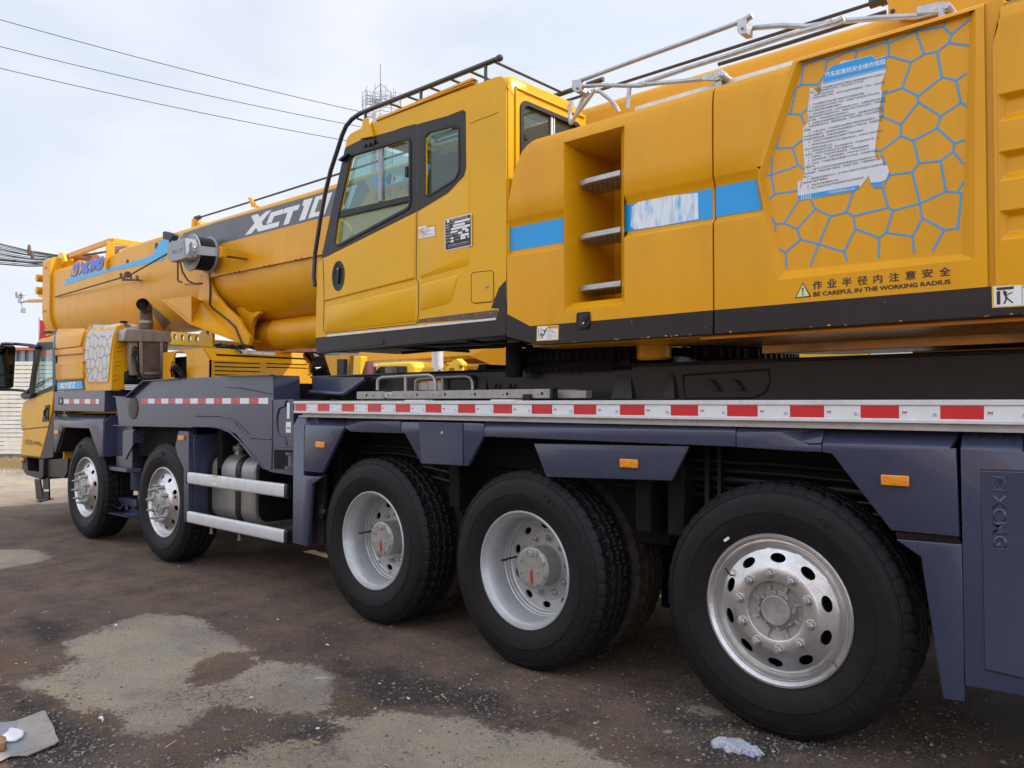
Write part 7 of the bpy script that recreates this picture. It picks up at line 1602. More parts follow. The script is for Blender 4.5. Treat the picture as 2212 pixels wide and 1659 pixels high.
for o_, ex, hgt, w0 in lettering_zero:
    ct.add([o_+ex*w0*0.30+hgt*0.22+Vector((0, -0.0008, 0)), o_+ex*w0*0.68+hgt*0.22+Vector((0, -0.0008, 0)), o_+ex*w0*0.68+hgt*0.80+Vector((0, -0.0008, 0)), o_+ex*w0*0.30+hgt*0.80+Vector((0, -0.0008, 0))], [(0, 1, 2, 3)])
ct.build("letter_counter", M['grey'], boom, smooth=0)
# maker's lettering on the boom head
lg = MB()
BPK = [0]
def bp_(m, pts, hole=None, Y=Y2):
    BPK[0] += 1; Y = Y-0.0006*BPK[0]; P_ = xz(bc(*pts), Y); H_ = [xz(bc(*h), Y) for h in (hole or [])]; m.plate([P_]+H_, Y-0.001, Y)
bp_(lg, (235, 705, 262, 560, 300, 440, 360, 385, 445, 360, 425, 430, 405, 560, 370, 660, 345, 690))
bp_(lg, (385, 662, 440, 590, 475, 525, 452, 370, 520, 355, 530, 440, 600, 345, 640, 335, 560, 465, 530, 640, 480, 640, 490, 560, 430, 650))
bp_(lg, (545, 635, 530, 560, 550, 460, 600, 390, 660, 335, 730, 315, 720, 380, 660, 385, 610, 440, 600, 500, 640, 520, 620, 580, 590, 625))
bp_(lg, (620, 610, 670, 460, 700, 325, 770, 300, 775, 400, 820, 290, 880, 275, 870, 400, 850, 560, 790, 570, 800, 440, 755, 550, 710, 590, 720, 450, 690, 595))
bp_(lg, (800, 500, 830, 340, 900, 260, 985, 232, 960, 300, 915, 330, 880, 380, 860, 440, 885, 440, 905, 410, 895, 385, 905, 350, 965, 335, 945, 440, 920, 500, 880, 545, 830, 553))
lgo = lg.build("maker_lettering", M['logo'], boom, smooth=0)
lg2 = MB(); bp_(lg2, (275, 655, 268, 600, 300, 470, 345, 440, 405, 432, 395, 440, 320, 465, 300, 480, 320, 640, 345, 600, 385, 470, 395, 470, 355, 640, 320, 662), Y=Y2-0.002)
bp_(lg2, (330, 430, 365, 395, 412, 400, 402, 420), Y=Y2-0.002); lg2.build("emblem_lines", M['orange'], lgo, smooth=0)
# Chinese warning on the boom
lg = MB()
for ch, x0, x1, y0, y1 in (("起", 505, 560, 1085, 975), ("重", 583, 640, 1058, 940), ("臂", 652, 716, 1035, 915), ("下", 735, 795, 1020, 895), ("严", 800, 860, 1000, 880), ("禁", 870, 925, 985, 865)):
    q4 = dc(x0, y0, x1, y0-16, x1, y1-16, x0, y1); put_text(lg, ch, quadmap(*[S(*p, Y2) for p in q4]), 0.0)
x_b = S(*dc(925, 900)[0], Y2).x
for i, ch in enumerate("站人"): put_text(lg, ch, lambda u, v: Vector((x_b+0.08+i*0.3+0.22*u, Y2, zb(x_b)+0.66+0.22*v)), 0)
lg.build("warning_lettering", M['faded'], boom, smooth=0)
ch_ = S(*dc(685, 805)[0], Y2); MB().cyl(ch_, 0.045, 0.002, seg=20).build("port_hole", M['inkb'], boom)
q = xz(dc(720, 765, 860, 725, 848, 830, 705, 865), Y2); stb = MB().plate([q], Y2-0.001, Y2).build("warning_sticker", M['decalw'], boom, smooth=0); MB().plate([xz(dc(790, 745, 860, 725, 857, 748, 788, 768), Y2-0.002)], Y2-0.003, Y2-0.0015).build("sticker_header", M['stickY'], stb, smooth=0)
MB().tube([S(*p, Y2-0.003) for p in dc(735, 835, 745, 800, 738, 780, 750, 770)], 0.006, 4).tube([S(*p, Y2-0.003) for p in dc(738, 808, 760, 795)], 0.005, 4).tube([S(*p, Y2-0.003) for p in dc(742, 800, 728, 778)], 0.005, 4).build("sticker_figure", M['inkb'], stb, smooth=0)
mb = MB()
for c, q in ((Ac, (1350, 397)), (Ac, (1100, 541))): mb.cyl(S(*c(*q)[0], YN-0.003), 0.045, 0.002, seg=18)
mb.build("port_hole", M['inkb'], boom, split=True)
# top brackets, guard frame and lifting rope
mb = MB(); YB2 = 4.55
mb.plate([xz(Ac(1652, 238, 1655, 165, 1680, 160, 1680, 235), YB2)], YB2, YB2+0.04); mb.plate([xz(Ac(1680, 170, 1738, 210, 1738, 225, 1675, 235), YB2+0.02)], YB2+0.02, YB2+0.2)
mb.plate([xz(Cc(722, 352, 738, 347, 748, 360, 750, 372, 775, 405, 800, 415, 780, 425, 748, 420, 728, 372), YB2)], YB2, YB2+0.03)
mb.build("rope_guide", M['orange'], boom, bevel=0.003)
fr2 = MB(); YG = 4.42
def bpts(pts, Y): return [S(*p, Y) for p in Ac(*pts)]
a = bpts((612, 478, 968, 352), YG); fr2.bar(a[0], a[1], 0.05, 0.07); a = bpts((612, 470, 615, 492, 625, 530), YG); fr2.bar(a[0], a[2], 0.03, 0.03)
a = bpts((955, 360, 945, 600), YG-0.03); fr2.bar(a[0], a[1], 0.03, 0.10); a = bpts((968, 355), YG); fr2.bar(a[0], a[0]+Vector((0, 0.75, 0)), 0.05, 0.08); a = bpts((955, 395, 1190, 378), YG+0.1)
fr2.bar(S(*Ac(975, 365)[0], YG+0.05), S(*Ac(1190, 380)[0], YG+0.35), 0.03, 0.06)
fr2.build("boom_guard_frame", M['orange'], boom, bevel=0.003)
MB().plate([xz(Ac(975, 392, 1080, 400, 1010, 430, 990, 470, 975, 470), 4.6)], 4.6, 4.64).build("guard_panel", M['greyp'], boom)
MB().tube(bpts((720, 478, 950, 442), 4.6), 0.016, 8).build("guide_rod", M['black'], boom)
MB().tube(bpts((560, 510, 700, 480, 830, 510), 4.7), 0.07, 14).build("hose_roll", mat('terracotta_hose', (0.30, 0.10, 0.06), 0.6), boom)
# head sheaves, plates
hdm = MB()
xh = XB0-0.05; zh = zb(xh)
hdm.box(xh-0.20, xh, 4.46, 4.49, zh+0.15, zh+1.02); hdm.box(xh-0.20, xh, 5.1, 5.13, zh+0.15, zh+1.1); hdm.box(xh-0.12, xh, 4.5, 5.1, zh+0.05, zh+1.1)
for z_ in (0.95, 0.75): hdm.tube([(xh-0.15, 4.3, zh+z_), (xh-0.15, 5.2, zh+z_)], 0.06, 14)
a = bpts((490, 860, 380, 850, 330, 835, 325, 815, 480, 800), 4.5); hdm.plate([[(v.x, v.z) for v in a]], 4.5, 4.56)
a = bpts((485, 880, 430, 880, 360, 870, 250, 872), 4.45); hdm.tube(a, 0.03, 8)
a = bpts((380, 665, 440, 650, 475, 640, 495, 700), 4.5); hdm.bar(a[0], a[1], 0.06, 0.06); hdm.bar(a[1], a[3], 0.05, 0.10)
hdm.build("boom_head", M['orange'], boom, bevel=0.004)
mb = MB(); a = bpts((540, 455, 575, 460, 590, 530, 535, 600, 515, 600, 525, 500), 4.55); mb.plate([[(v.x, v.z) for v in a]], 4.5, 4.54); mb.build("head_gusset", M['lemon'], boom, bevel=0.005)
an = MB(); a = bpts((250, 872, 205, 880, 180, 885, 178, 820, 200, 818, 188, 895, 200, 950), 4.45)
an.tube([a[0], a[1], a[2]], 0.018, 8); an.tube([a[2], a[3]], 0.045, 10); an.tube([a[2], a[6]], 0.012, 6); an.box(a[6].x-.03, a[6].x+.03, 4.42, 4.48, a[6].z-.05, a[6].z+.03)
for q in ((140, 820), (195, 820)):
    c0 = S(*Ac(*q)[0], 4.45); an.lathe([(0.055, 0), (0.05, 0.02), (0.035, 0.04), (1e-3, 0.05)], c0, 'y' if q[0] < 150 else 'z', 14); an.tube([c0, a[3]], 0.008, 5)
an.build("wind_gauge", M['galv'], boom)
gb_ = MB().plate([xz(Ac(395, 985, 470, 982, 483, 990, 480, 1055, 400, 1058), 4.6)], 4.6, 4.78).build("sensor_box", M['greyp'], boom, bevel=0.01)
MB().tube([S(*p, 4.6) for p in Ac(432, 1055, 440, 1120, 445, 1130)], 0.03, 8).tube([S(*p, 4.6) for p in Ac(435, 985, 440, 925, 470, 920, 472, 1000)], 0.012, 6).build("sensor_stem", M['rusty'], gb_)
# cable reel
c1 = S(*Cc(300, 755)[0], 4.08); rr = 0.205
rl_ = MB(); rl_.lathe([(0.02, 0), (rr*0.98, 0.0), (rr, 0.008), (rr*0.98, 0.016), (rr*0.90, 0.018), (0.10, 0.02)], c1, 'y', 44); rl_.lathe([(0.1, 0.20), (rr*0.98, 0.20), (rr, 0.21), (rr*0.98, 0.218), (0.02, 0.22)], c1, 'y', 44)
rel = rl_.build("cable_reel", M['greyp'], boom)
dm = MB(); pf_ = []
for i in range(15): pf_ += [(0.172, 0.022+i*0.012), (0.182, 0.028+i*0.012)]
dm.lathe(pf_, c1, 'y', 40); dm.build("wound_cable", M['wire'], rel)
MB().lathe([(1e-4, -0.02), (0.09, -0.02), (0.10, -0.01), (0.10, 0.01), (1e-4, 0.01)], c1, 'y', 30).build("reel_hub", M['greyp'], rel)
bx = MB(); q = xz(Cc(157, 688, 262, 664, 275, 672, 290, 800, 265, 812, 185, 830, 160, 805), 3.98); bx.plate([q], 3.93, 4.03); bxo = bx.build("reel_box", M['greyp'], rel, bevel=0.012)
MB().plate([xz(Cc(275, 658, 300, 655, 305, 800, 282, 808), 4.0)], 3.94, 4.06).plate([xz(Cc(290, 672, 325, 680, 325, 790, 300, 795), 4.02)], 4.0, 4.06).build("box_flange", M['greyp'], rel, bevel=0.004)
tx = MB(); q4 = [S(*p, 3.928) for p in Cc(162, 765, 236, 748, 236, 720, 162, 735)]; put_text(tx, "PAT", quadmap(*q4), 0.02); tb_ = tx.build("embossed_letters", M['greyp'], bxo, smooth=0); so = tb_.modifiers.new("t", 'SOLIDIFY'); so.thickness = 0.008; so.offset = 0
ar_ = S(*Cc(300, 735)[0], 4.02); a2 = S(*Cc(500, 752)[0], YN); aq = S(*Cc(490, 750)[0], 4.03); mb = MB(); mb.hexa([ar_+Vector((0, 0, -.05)), ar_+Vector((0.0, 0, .05)), ar_+Vector((0, 0.012, .05)), ar_+Vector((0, 0.012, -.05))], [aq+Vector((0, 0, -.045)), aq+Vector((0, 0, .045)), aq+Vector((0, 0.012, .045)), aq+Vector((0, 0.012, -.045))]); mb.box(aq.x-0.012, aq.x, aq.y, YN, aq.z-.045, aq.z+.045)
mb.build("reel_arm", M['greyp'], rel, bevel=0.003)
MB().box(aq.x-0.02, aq.x+0.05, 4.06, 4.12, aq.z-0.055, aq.z+0.055).box(aq.x, aq.x+0.03, 4.1, YN, aq.z-0.03, aq.z+0.03).build("reel_mount", M['orange'], boom, bevel=0.004)
mb = MB()
for q in ((330, 718), (330, 742)): mb.cyl(S(*Cc(*q)[0], 4.0), 0.013, -0.012, seg=10)
for q in ((487, 735), (487, 760)): mb.cyl(S(*Cc(*q)[0], YN-0.06), 0.011, -0.012, seg=10)
mb.build("bolt", M['galv'], rel, split=True)
wl = MB().plate([xz(Cc(125, 610, 138, 603, 195, 622, 200, 632, 190, 668, 178, 672, 125, 660), 3.98)], 3.93, 4.0).build("work_lamp", M['black'], boom, bevel=0.012); MB().tube([S(*p, 3.97) for p in Cc(150, 670, 145, 690, 165, 700)], 0.014, 6).build("lamp_bracket", M['black'], wl)
mb = MB(); mb.tube([S(*p, 4.0) for p in Cc(205, 830, 205, 960, 215, 972, 235, 975)], 0.009, 6); mb.tube([S(*p, 4.1) for p in Cc(225, 835, 240, 900, 280, 965, 330, 988, 385, 985)], 0.011, 6)
mb.tube([S(*p, 4.32) for p in Cc(440, 945, 445, 1000, 441, 1140, 460, 1165, 580, 1260, 630, 1310, 655, 1370, 680, 1430, 730, 1455, 770, 1470)], 0.011, 6)
mb.tube([S(*Cc(155, 750)[0], 4.0)]+[S(*p, 4.2) for p in Ac(1120, 650)]+[S(*p, 4.35) for p in Ac(478, 838)], 0.010, 6); mb.build("boom_cable", M['wire'], boom)
mb = MB(); a = bpts((1035, 645, 1130, 655, 1190, 665, 1190, 690, 1060, 690, 1035, 665, 1130, 690), 4.25)
mb.tube([a[0], a[1]], 0.008, 5); mb.tube([a[5], a[6]], 0.008, 5); mb.tube([a[4], a[3]], 0.016, 6); mb.tube([bpts((1045, 632, 1045, 680), 4.25)[i] for i in (0, 1)], 0.014, 6); mb.tube(bpts((1132, 640, 1132, 690), 4.25), 0.012, 6); mb.tube(bpts((1182, 655, 1190, 695), 4.3), 0.016, 6); mb.tube([bpts((1190, 690), 4.3)[0], bpts((1215, 695), YN)[0]], 0.010, 5)
c0 = bpts((1098, 645), 4.24)[0]; mb.lathe([(1e-3, 0), (0.04, 0.0), (0.04, 0.03), (1e-3, 0.03)], c0, 'x', 14); mb.build("cable_guide", M['rusty'], boom)
# rope along the top
mb = MB(); mb.tube([S(*Ac(1700, 158)[0], YB2+0.05), S(*Cc(768, 374)[0], YB2+0.05), S(*Cc(1380, 180)[0], YB2+0.05), S(*Ec(500, 355)[0], YB2+0.05), S(*Rc(860, 30)[0], YB2+0.05)], 0.011, 8, cap=False)
mb.tube([S(*Ac(1690, 160)[0], YB2+0.05), S(*Ac(1725, 150)[0], YB2+0.05)], 0.03, 8); mb.tube([S(*Rc(845, 35)[0], YB2+0.05), S(*Rc(950, 0)[0], YB2+0.05)], 0.028, 10)
mb.tube([S(*Rc(940, 5)[0], YB2+0.05), S(*Rc(1000, -20)[0], YB2+0.05)], 0.035, 10)
mb.build("pendant_rope", M['rope'], boom)
mb = MB(); a = [S(*p, 4.5) for p in Tc(1600, 570, 2211, 385)]+[S(*p, 4.5) for p in Rc(990, 105)]; mb.tube(a, 0.012, 6); mb.build("side_rope", M['rope'], boom)
# rear top structure at the right edge of the picture
mb = MB(); YQ = 4.15
mb.plate([xz(Rc(1003, -220, 1003, 130, 1200, 170, 1500, 120, 2250, 120, 2250, -220), YQ+0.1)], YQ+0.1, YQ+0.13)
mb.hexa([(-1.30, 4.3, 3.3), (1.0, 4.3, 3.2), (1.0, 5.3, 3.2), (-1.30, 5.3, 3.3)], [(-1.2, 4.3, 3.62), (1.0, 4.3, 4.2), (1.0, 5.3, 4.2), (-1.2, 5.3, 3.62)])
tf = mb.build("turntable_frame", M['orange'], house, bevel=0.005)
c0 = S(*Rc(1045, 100)[0], YQ+0.099); MB().cyl(c0, 0.012, -0.002, seg=12).build("pin_hole", M['inkb'], tf)
mb = MB(); a = S(*Rc(2140, 5)[0], YQ); mb.tube([a+Vector((-.05, 0, .05)), a+Vector((0.0, 0, 0.01)), a+Vector((0.09, 0, 0.0))], 0.022, 8); mb.tube([a+Vector((-.03, 0, 0)), a+Vector((0.09, 0, 0.06))], 0.012, 8); mb.build("hydraulic_fitting", M['black'], tf)
# luffing gear
lc = MB(); lc.lathe([(0.10, -8.30), (0.165, -8.24), (0.178, -8.20), (0.178, -7.80), (0.183, -7.79), (0.183, -7.76), (0.178, -7.75), (0.178, -3.0)], (0, 4.8, 2.285), 'x', 40)
cyl_ = lc.build("luffing_cylinder", M['orange'], crane)
XL0 = S(*Cc(705, 1365)[0], 4.62); lgm = MB(); lgm.lathe([(0.055, 0), (0.10, 0), (0.10, 0.32), (0.055, 0.32), (0.055, 0)], (XL0.x, 4.62, XL0.z), 'y', 24); lgm.build("pivot_lug", M['orange'], cyl_)
MB().cyl((XL0.x, 4.60, XL0.z), 0.055, 0.36, 'y', 20).build("pivot_pin", M['rusty'], cyl_)
fn_ = Cc(440, 820, 400, 900, 364, 1090, 372, 1160, 420, 1225, 560, 1345, 665, 1420, 740, 1440, 745, 1380, 690, 1300, 660, 1240, 560, 1150, 490, 1060, 455, 990, 442, 930)
sw = MB(); sw.plate([xz(fn_, 4.35)], 4.33, 4.37); sw.plate([[(a, b) for a, b in xz(fn_, 4.35)]], 5.23, 5.27)
swo = sw.build("swept_bracket", M['orange'], boom, bevel=0.004, split=True)
mb = MB(); w0 = xz(Cc(632, 1130, 646, 1130, 700, 1180, 745, 1202, 800, 1188, 806, 1205, 782, 1225, 760, 1250, 746, 1290, 742, 1330, 738, 1420, 705, 1438, 680, 1400, 666, 1232, 640, 1190), 4.5); mb.plate([w0], 4.5, 4.55); mb.plate([w0], 5.05, 5.1); a = xz(Cc(385, 1190, 425, 1232, 665, 1424, 640, 1440), 4.4)
mb.hexa([(a[0][0], 4.37, a[0][1]), (a[2][0], 4.37, a[2][1]), (a[2][0]+0.03, 4.37, a[2][1]+.02), (a[0][0]+0.03, 4.37, a[0][1]+.02)], [(a[0][0], 5.23, a[0][1]), (a[2][0], 5.23, a[2][1]), (a[2][0]+0.03, 5.23, a[2][1]+.02), (a[0][0]+0.03, 5.23, a[0][1]+.02)])
mb.build("bracket_web", M['orange'], swo, bevel=0.004)
t3 = [S(*p, 4.12) for p in Cc(100, 1105, 305, 1075, 305, 1280)]; t4 = [S(*p, 4.36) for p in Cc(390, 1130, 400, 1180, 640, 1408)]
pk = MB(); k1, k2, k3 = t3; dY = Vector((0.0, 0.25, 0))
pk.add([k1, k2, k3, Vector((k1.x, 4.36, k1.z)), S(*Cc(378, 1110)[0], 4.345), S(*Cc(655, 1412)[0], 4.345)], [(0, 1, 2), (1, 4, 5, 2), (0, 2, 5, 3), (0, 3, 4, 1), (3, 5, 4)])
pk.build("gusset_pocket", M['orange'], swo, smooth=0)
e1 = S(*Cc(100, 1105)[0], 4.12); e3 = S(*Cc(305, 1280)[0], 4.12); MB().bar(e1, e3, 0.03, 0.02).bar(e3, S(*Cc(655, 1412)[0], 4.345), 0.03, 0.02).build("pocket_edge", M['orange'], swo)
# grey chevron under the boom
zz_ = lambda x: zb(x)
def onboom(px, py, off=0.006):
    Y = 4.5
    for _ in range(40):
        p = S(px, py, Y); q = (0.40-(p.z-zb(p.x)))/0.51; Yn = 4.8-(0.42+off)*math.sqrt(max(0.0, 1-q*q)) if q > 0 else 4.38-off; Y = Y*0.7+Yn*0.3
    return S(px, py, Y)
cvm = MB()
for A4 in ((1322, 925, 1475, 1058, 1410, 1122, 1322, 990),):
    c4 = Ac(*A4); g_ = [[None]*9 for _ in range(9)]
    for i in range(9):
        for j in range(9):
            u, v = i/8, j/8; x_ = (c4[0][0]*(1-u)+c4[1][0]*u)*(1-v)+(c4[3][0]*(1-u)+c4[2][0]*u)*v; y_ = (c4[0][1]*(1-u)+c4[1][1]*u)*(1-v)+(c4[3][1]*(1-u)+c4[2][1]*u)*v; g_[i][j] = onboom(x_, y_)
    cvm.add([g_[i][j] for i in range(9) for j in range(9)], [(i*9+j, i*9+j+1, i*9+j+10, i*9+j+9) for i in range(8) for j in range(8)])
cvm.build("grey_chevron", M['grey'], boom)
MB().plate([xz(Uc(195, 375, 255, 375, 250, 510, 195, 510), 4.3)], 4.3, 4.34).build("cable_post", M['charcoal'], crane, bevel=0.004)
MB().plate([xz(Uc(95, 345, 300, 345, 290, 515, 150, 515), 4.4)], 4.4, 4.45).build("upright_plate", M['orange'], crane, bevel=0.004)
# ================================================================= BACKGROUND
FWp = Vector((FW.x, FW.y, 0)).normalized()
def DP(px, py, depth):      # point seen at a picture position, at a distance along the view
    return CAMP+ray(px, py)*depth
def at_depth_box(mb, x0, x1, depth, z0, z1, th):    # upright slab facing the yard, ends at picture columns x0..x1
    a = DP(x0, 868, depth); b_ = DP(x1, 868, depth); t = FWp*th
    mb.hexa([Vector((a.x, a.y, z0)), Vector((b_.x, b_.y, z0)), Vector((b_.x, b_.y, z1)), Vector((a.x, a.y, z1))], [Vector((a.x, a.y, z0))+t, Vector((b_.x, b_.y, z0))+t, Vector((b_.x, b_.y, z1))+t, Vector((a.x, a.y, z1))+t])
def zat(py, depth): return CAMP.z+ray(1106, py).z*depth
FD = 20.4
a = DP(-260, 868, FD); fence = thing("slat_fence", "long cream white horizontal slat fence on a low grey kerb wall behind the driver's cab", "fence", (a.x, a.y, 0))
ztop, zlow = zat(779, FD), zat(980, FD)
n_ = 22
for i in range(n_):
    mb = MB(); z0 = zlow+(ztop-zlow)*i/n_; at_depth_box(mb, -260, 420, FD, z0, z0+(ztop-zlow)/n_*0.80, 0.03); mb.build("slat", mat('cream_slat_paint', (0.86, 0.80, 0.68), 0.55, 0, 0, 0.06, 2, dirt=(0.4, 0.34, 0.26), dirt_amt=0.3) if i == 0 else bpy.data.materials['cream_slat_paint'], fence, smooth=0)
for px in (-250, -120, 0, 120, 240, 360): mb = MB(); at_depth_box(mb, px, px+6, FD+0.05, 0, ztop, 0.08); mb.build("fence_post", M['galv'], fence, smooth=0)
mb = MB(); at_depth_box(mb, -260, 420, FD-0.06, 0, zlow-0.0, 0.3); mb.build("kerb_wall", mat('kerb_concrete', (0.14, 0.135, 0.135), 0.9, 0, 0, 0.2, 4, 0.3, 30), fence, smooth=0)
# dry grass
rnd = random.Random(5); mb = MB()
for i in range(9000):
    px = rnd.uniform(-120, 330); dp_ = FD-0.15-abs(rnd.gauss(0, 0.9))-rnd.random()*0.5; p = DP(px, 868, dp_); p.z = 0; h_ = rnd.uniform(0.04, 0.24)*(1.2-0.3*min(2.5, FD-dp_))
    if h_ < 0.02: h_ = 0.03
    d0 = Vector((rnd.uniform(-1, 1), rnd.uniform(-1, 1), 0))*0.6*h_; s_ = RT*0.006
    mb.add([p-s_, p+s_, p+d0*0.5+Vector((0, 0, h_*.6))+s_*.6, p+d0+Vector((0, 0, h_))], [(0, 1, 2, 3)])
tag(mb.build("dry_grass", mat('straw', (0.42, 0.31, 0.15), 0.9, 0, 0, 0.3, 5), None, smooth=0), "dry straw grass tufts along the foot of the fence", None, None, 'stuff')
# warehouse and house
p = DP(60, 868, 34); mb = MB()
wh = thing("warehouse", "grey corrugated metal shed with orange roof edge behind the slat fence", "shed", (p.x, p.y, 0))
def bandbox(name, m, x0, x1, dep, z0, z1, th, par, **k): mbx = MB(); at_depth_box(mbx, x0, x1, dep, z0, z1, th); return mbx.build(name, m, par, **k)
cg = MB(); k_ = 0
xx = -200
while xx < 150: at_depth_box(cg, xx, xx+9, 34-(k_ % 2)*0.12, 0, zat(757, 34), 0.5); xx += 9; k_ += 1
cg.build("wall", mat('corrugated_grey', (0.23, 0.25, 0.28), 0.5, 0.3, 0, 0.08, 1), wh, smooth=0)
bandbox("roof", mat('orange_roof_edge', (0.55, 0.12, 0.04), 0.5), -210, 155, 33.7, zat(757, 34), zat(754, 34)+0.05, 9, wh)
def tile_roof(x0, x1, dep, zb0, zr, depth2, name, label, wallc):
    p = DP((x0+x1)/2, 868, dep); r_ = thing(name, label, "house", (p.x, p.y, 0))
    bandbox("wall", wallc, x0, x1, dep+0.5, 0, zb0, depth2*2-1, r_)
    A = DP(x0, 868, dep); B_2 = DP(x1, 868, dep); A.z = B_2.z = zb0; C2 = B_2+FWp*depth2; D2 = A+FWp*depth2; C2.z = D2.z = zr
    E2 = C2+FWp*depth2; F2 = D2+FWp*depth2; E2.z = F2.z = zb0
    mt = mat('red_roof_tiles', (0.26, 0.10, 0.075), 0.8, 0, 0, 0.25, 6, 0.6, 12)
    mb = MB(); mb.add([A, B_2, C2, D2, E2, F2], [(0, 1, 2, 3), (3, 2, 4, 5), (1, 4, 2), (0, 3, 5)]); rf = mb.build("roof", mt, r_, smooth=0)
    mb = MB(); nrow = 22
    for i in range(nrow): t = i/nrow; q0 = A.lerp(D2, t); q1 = B_2.lerp(C2, t); mb.bar(q0+Vector((0, 0, .03)), q1+Vector((0, 0, .03)), 0.05, 0.05)
    mb.build("tile_course", mt, rf, smooth=0); return r_
tile_roof(560, 800, 30, zat(760, 30), zat(700, 33), 4, "tiled_house", "far house with red clay tiled roof glimpsed behind the yellow boom rest", M['cream'])
tile_roof(1130, 1420, 40, zat(838, 40), zat(760, 44), 5, "brick_house", "far low house with red roof behind the parked yellow vehicles", mat('far_brick', (0.35, 0.22, 0.17), 0.8))
# utility pole, wires
PD = 27.0
pt_ = DP(812, 243, PD); pole = thing("utility_pole", "pale round concrete utility pole behind the crane cab carrying three wires", "utility pole", (pt_.x, pt_.y, 0))
MB().tube([(pt_.x, pt_.y, 0), (pt_.x, pt_.y, pt_.z)], [0.16, 0.085], 18).build("shaft", mat('pole_concrete', (0.48, 0.47, 0.45), 0.85, 0, 0, 0.1, 3), pole)
ca = MB()
for py in (252, 283, 318): p = DP(812, py, PD); ca.bar(p-RT*0.35, p+RT*0.35, 0.06, 0.06); ca.lathe([(1e-4, 0), (0.04, 0), (0.03, 0.06), (0.04, 0.10), (1e-4, 0.11)], p-RT*0.3+Vector((0, 0, .03)), 'z', 10)
ca.build("crossarm", M['galv'], pole)
for i, (pa_, pb_) in enumerate((((0, 30.5), (790, 243)), ((0, 88), (760, 268)), ((0, 134.5), (730, 297)))):
    sl_ = (pb_[1]-pa_[1])/(pb_[0]-pa_[0]); path = []
    E0 = DP(-700, pa_[1]-700*sl_*1.06, 20); E1 = DP(806, pb_[1]+(806-pb_[0])*sl_, PD)
    for k_ in range(25):
        t = k_/24; q = E0.lerp(E1, t); path.append(q+Vector((0, 0, -0.25*4*t*(1-t))))
    w_ = MB(); w_.tube(path, 0.010, 6); lab = ("highest of the three single power lines crossing the sky at left", "middle of the three single power lines crossing the sky at left", "lowest of the three single power lines crossing the sky at left")[i]
    tag(w_.build("power_line", M['wire'], None), lab, "power line", "single power lines in the sky")
# telecom bundle at the left edge
cab_t = thing("telephone_cable", "sagging bundle of black telephone cables with pale splice clamps at the left edge", "cable bundle", tuple(DP(60, 545, 15)))
rnd = random.Random(9); mb = MB()
for i in range(13):
    y0 = 527+i*3.6; y1 = 552+i*1.9
    path = [DP(-300, y0-18, 15), DP(0, y0, 15), DP(60, (y0+y1)/2+2+rnd.uniform(-1, 1), 15.4), DP(120, y1-1, 16), DP(170, y1+2, 17), DP(420, y1+30, 24)]
    mb.tube(path, 0.008 if i % 3 else 0.014, 5)
mb.tube([DP(-300, 548, 15), DP(0, 561, 15), DP(100, 573, 16), DP(200, 584, 18)], 0.009, 5)
mb.build("cable", M['wire'], cab_t)
MB().lathe([(0.02, -0.10), (0.03, -0.06), (0.034, 0), (0.028, 0.06), (0.02, 0.10)], DP(63, 540, 15.2), 'z', 10).lathe([(0.02, -0.08), (0.03, -0.04), (0.03, 0.04), (0.02, 0.08)], DP(70, 552, 15.1), 'z', 10).build("splice_clamp", M['rusty'], cab_t)
# antenna mast
AD = 85.0
am = DP(822, 868, AD); mast = thing("antenna_mast", "grey lattice telecom mast with ring of whip antennas rising above the cab roof rack", "antenna mast", (am.x, am.y, 0))
def AP(gx, gy, off=0.0): p = gc(gx, gy)[0]; return DP(p[0], p[1], AD+off)
px_m = AD/1725.5
mb = MB(); r3 = 1.1
legs = [Vector((am.x+math.cos(R(a))*r3, am.y+math.sin(R(a))*r3, 0)) for a in (30, 150, 270)]
zt1 = AP(895, 690).z
cm = Vector((am.x, am.y, 0))
for lg_ in legs: mb.tube([lg_*1.0+(lg_-cm)*0.8, Vector((lg_.x, lg_.y, zt1))*1.0], [0.08, 0.045], 5)
k_ = 0; z = 0
while z < zt1-0.5:
    s0 = 1+0.8*(1-z/zt1)
    for a in range(3):
        A1, B1 = legs[a]-cm, legs[(a+1) % 3]-cm; mb.tube([cm+A1*s0+Vector((0, 0, z)), cm+B1*(s0)+Vector((0, 0, min(z+1.6, zt1)))], 0.02, 4); mb.tube([cm+A1*s0+Vector((0, 0, z)), cm+B1*s0+Vector((0, 0, z))], 0.02, 4)
    z += 1.6
mb.build("lattice_tower", M['greyp'], mast)
mb = MB()
top = AP(893, 85); ap_ = AP(895, 525); mb.tube([top, ap_, Vector((am.x, am.y, zt1-0.5))], 0.05, 6)
for lg_ in legs: mb.tube([ap_, Vector((lg_.x, lg_.y, zt1))], 0.04, 5)
for z_, rr_ in ((AP(0, 770).z, 4.6), (AP(0, 870).z, 4.3), (AP(0, 960).z, 4.6), (AP(0, 1040).z, 4.0)):
    c0 = Vector((am.x, am.y, z_)); mb.tube([c0+Vector((math.cos(t*.5236)*2.1, math.sin(t*.5236)*2.1, 0.3*math.sin(t*1.7))) for t in range(12)], 0.03, 5, closed=True)
for i, (gx, y0, y1) in enumerate(((560, 650, 1095), (587, 575, 1020), (672, 722, 1075), (773, 520, 1000), (1016, 535, 950), (1113, 750, 1075), (1190, 600, 1000), (1226, 685, 975), (720, 760, 1000), (610, 700, 1000))):
    a1, a2 = AP(gx, y0), AP(gx, y1); mb.tube([a1, a2], 0.032, 5); mid_ = (a1+a2)/2
    for t in (0.45, 0.75): q = a1.lerp(a2, t); mb.tube([q, Vector((am.x, am.y, q.z+0.1))], 0.03, 4)
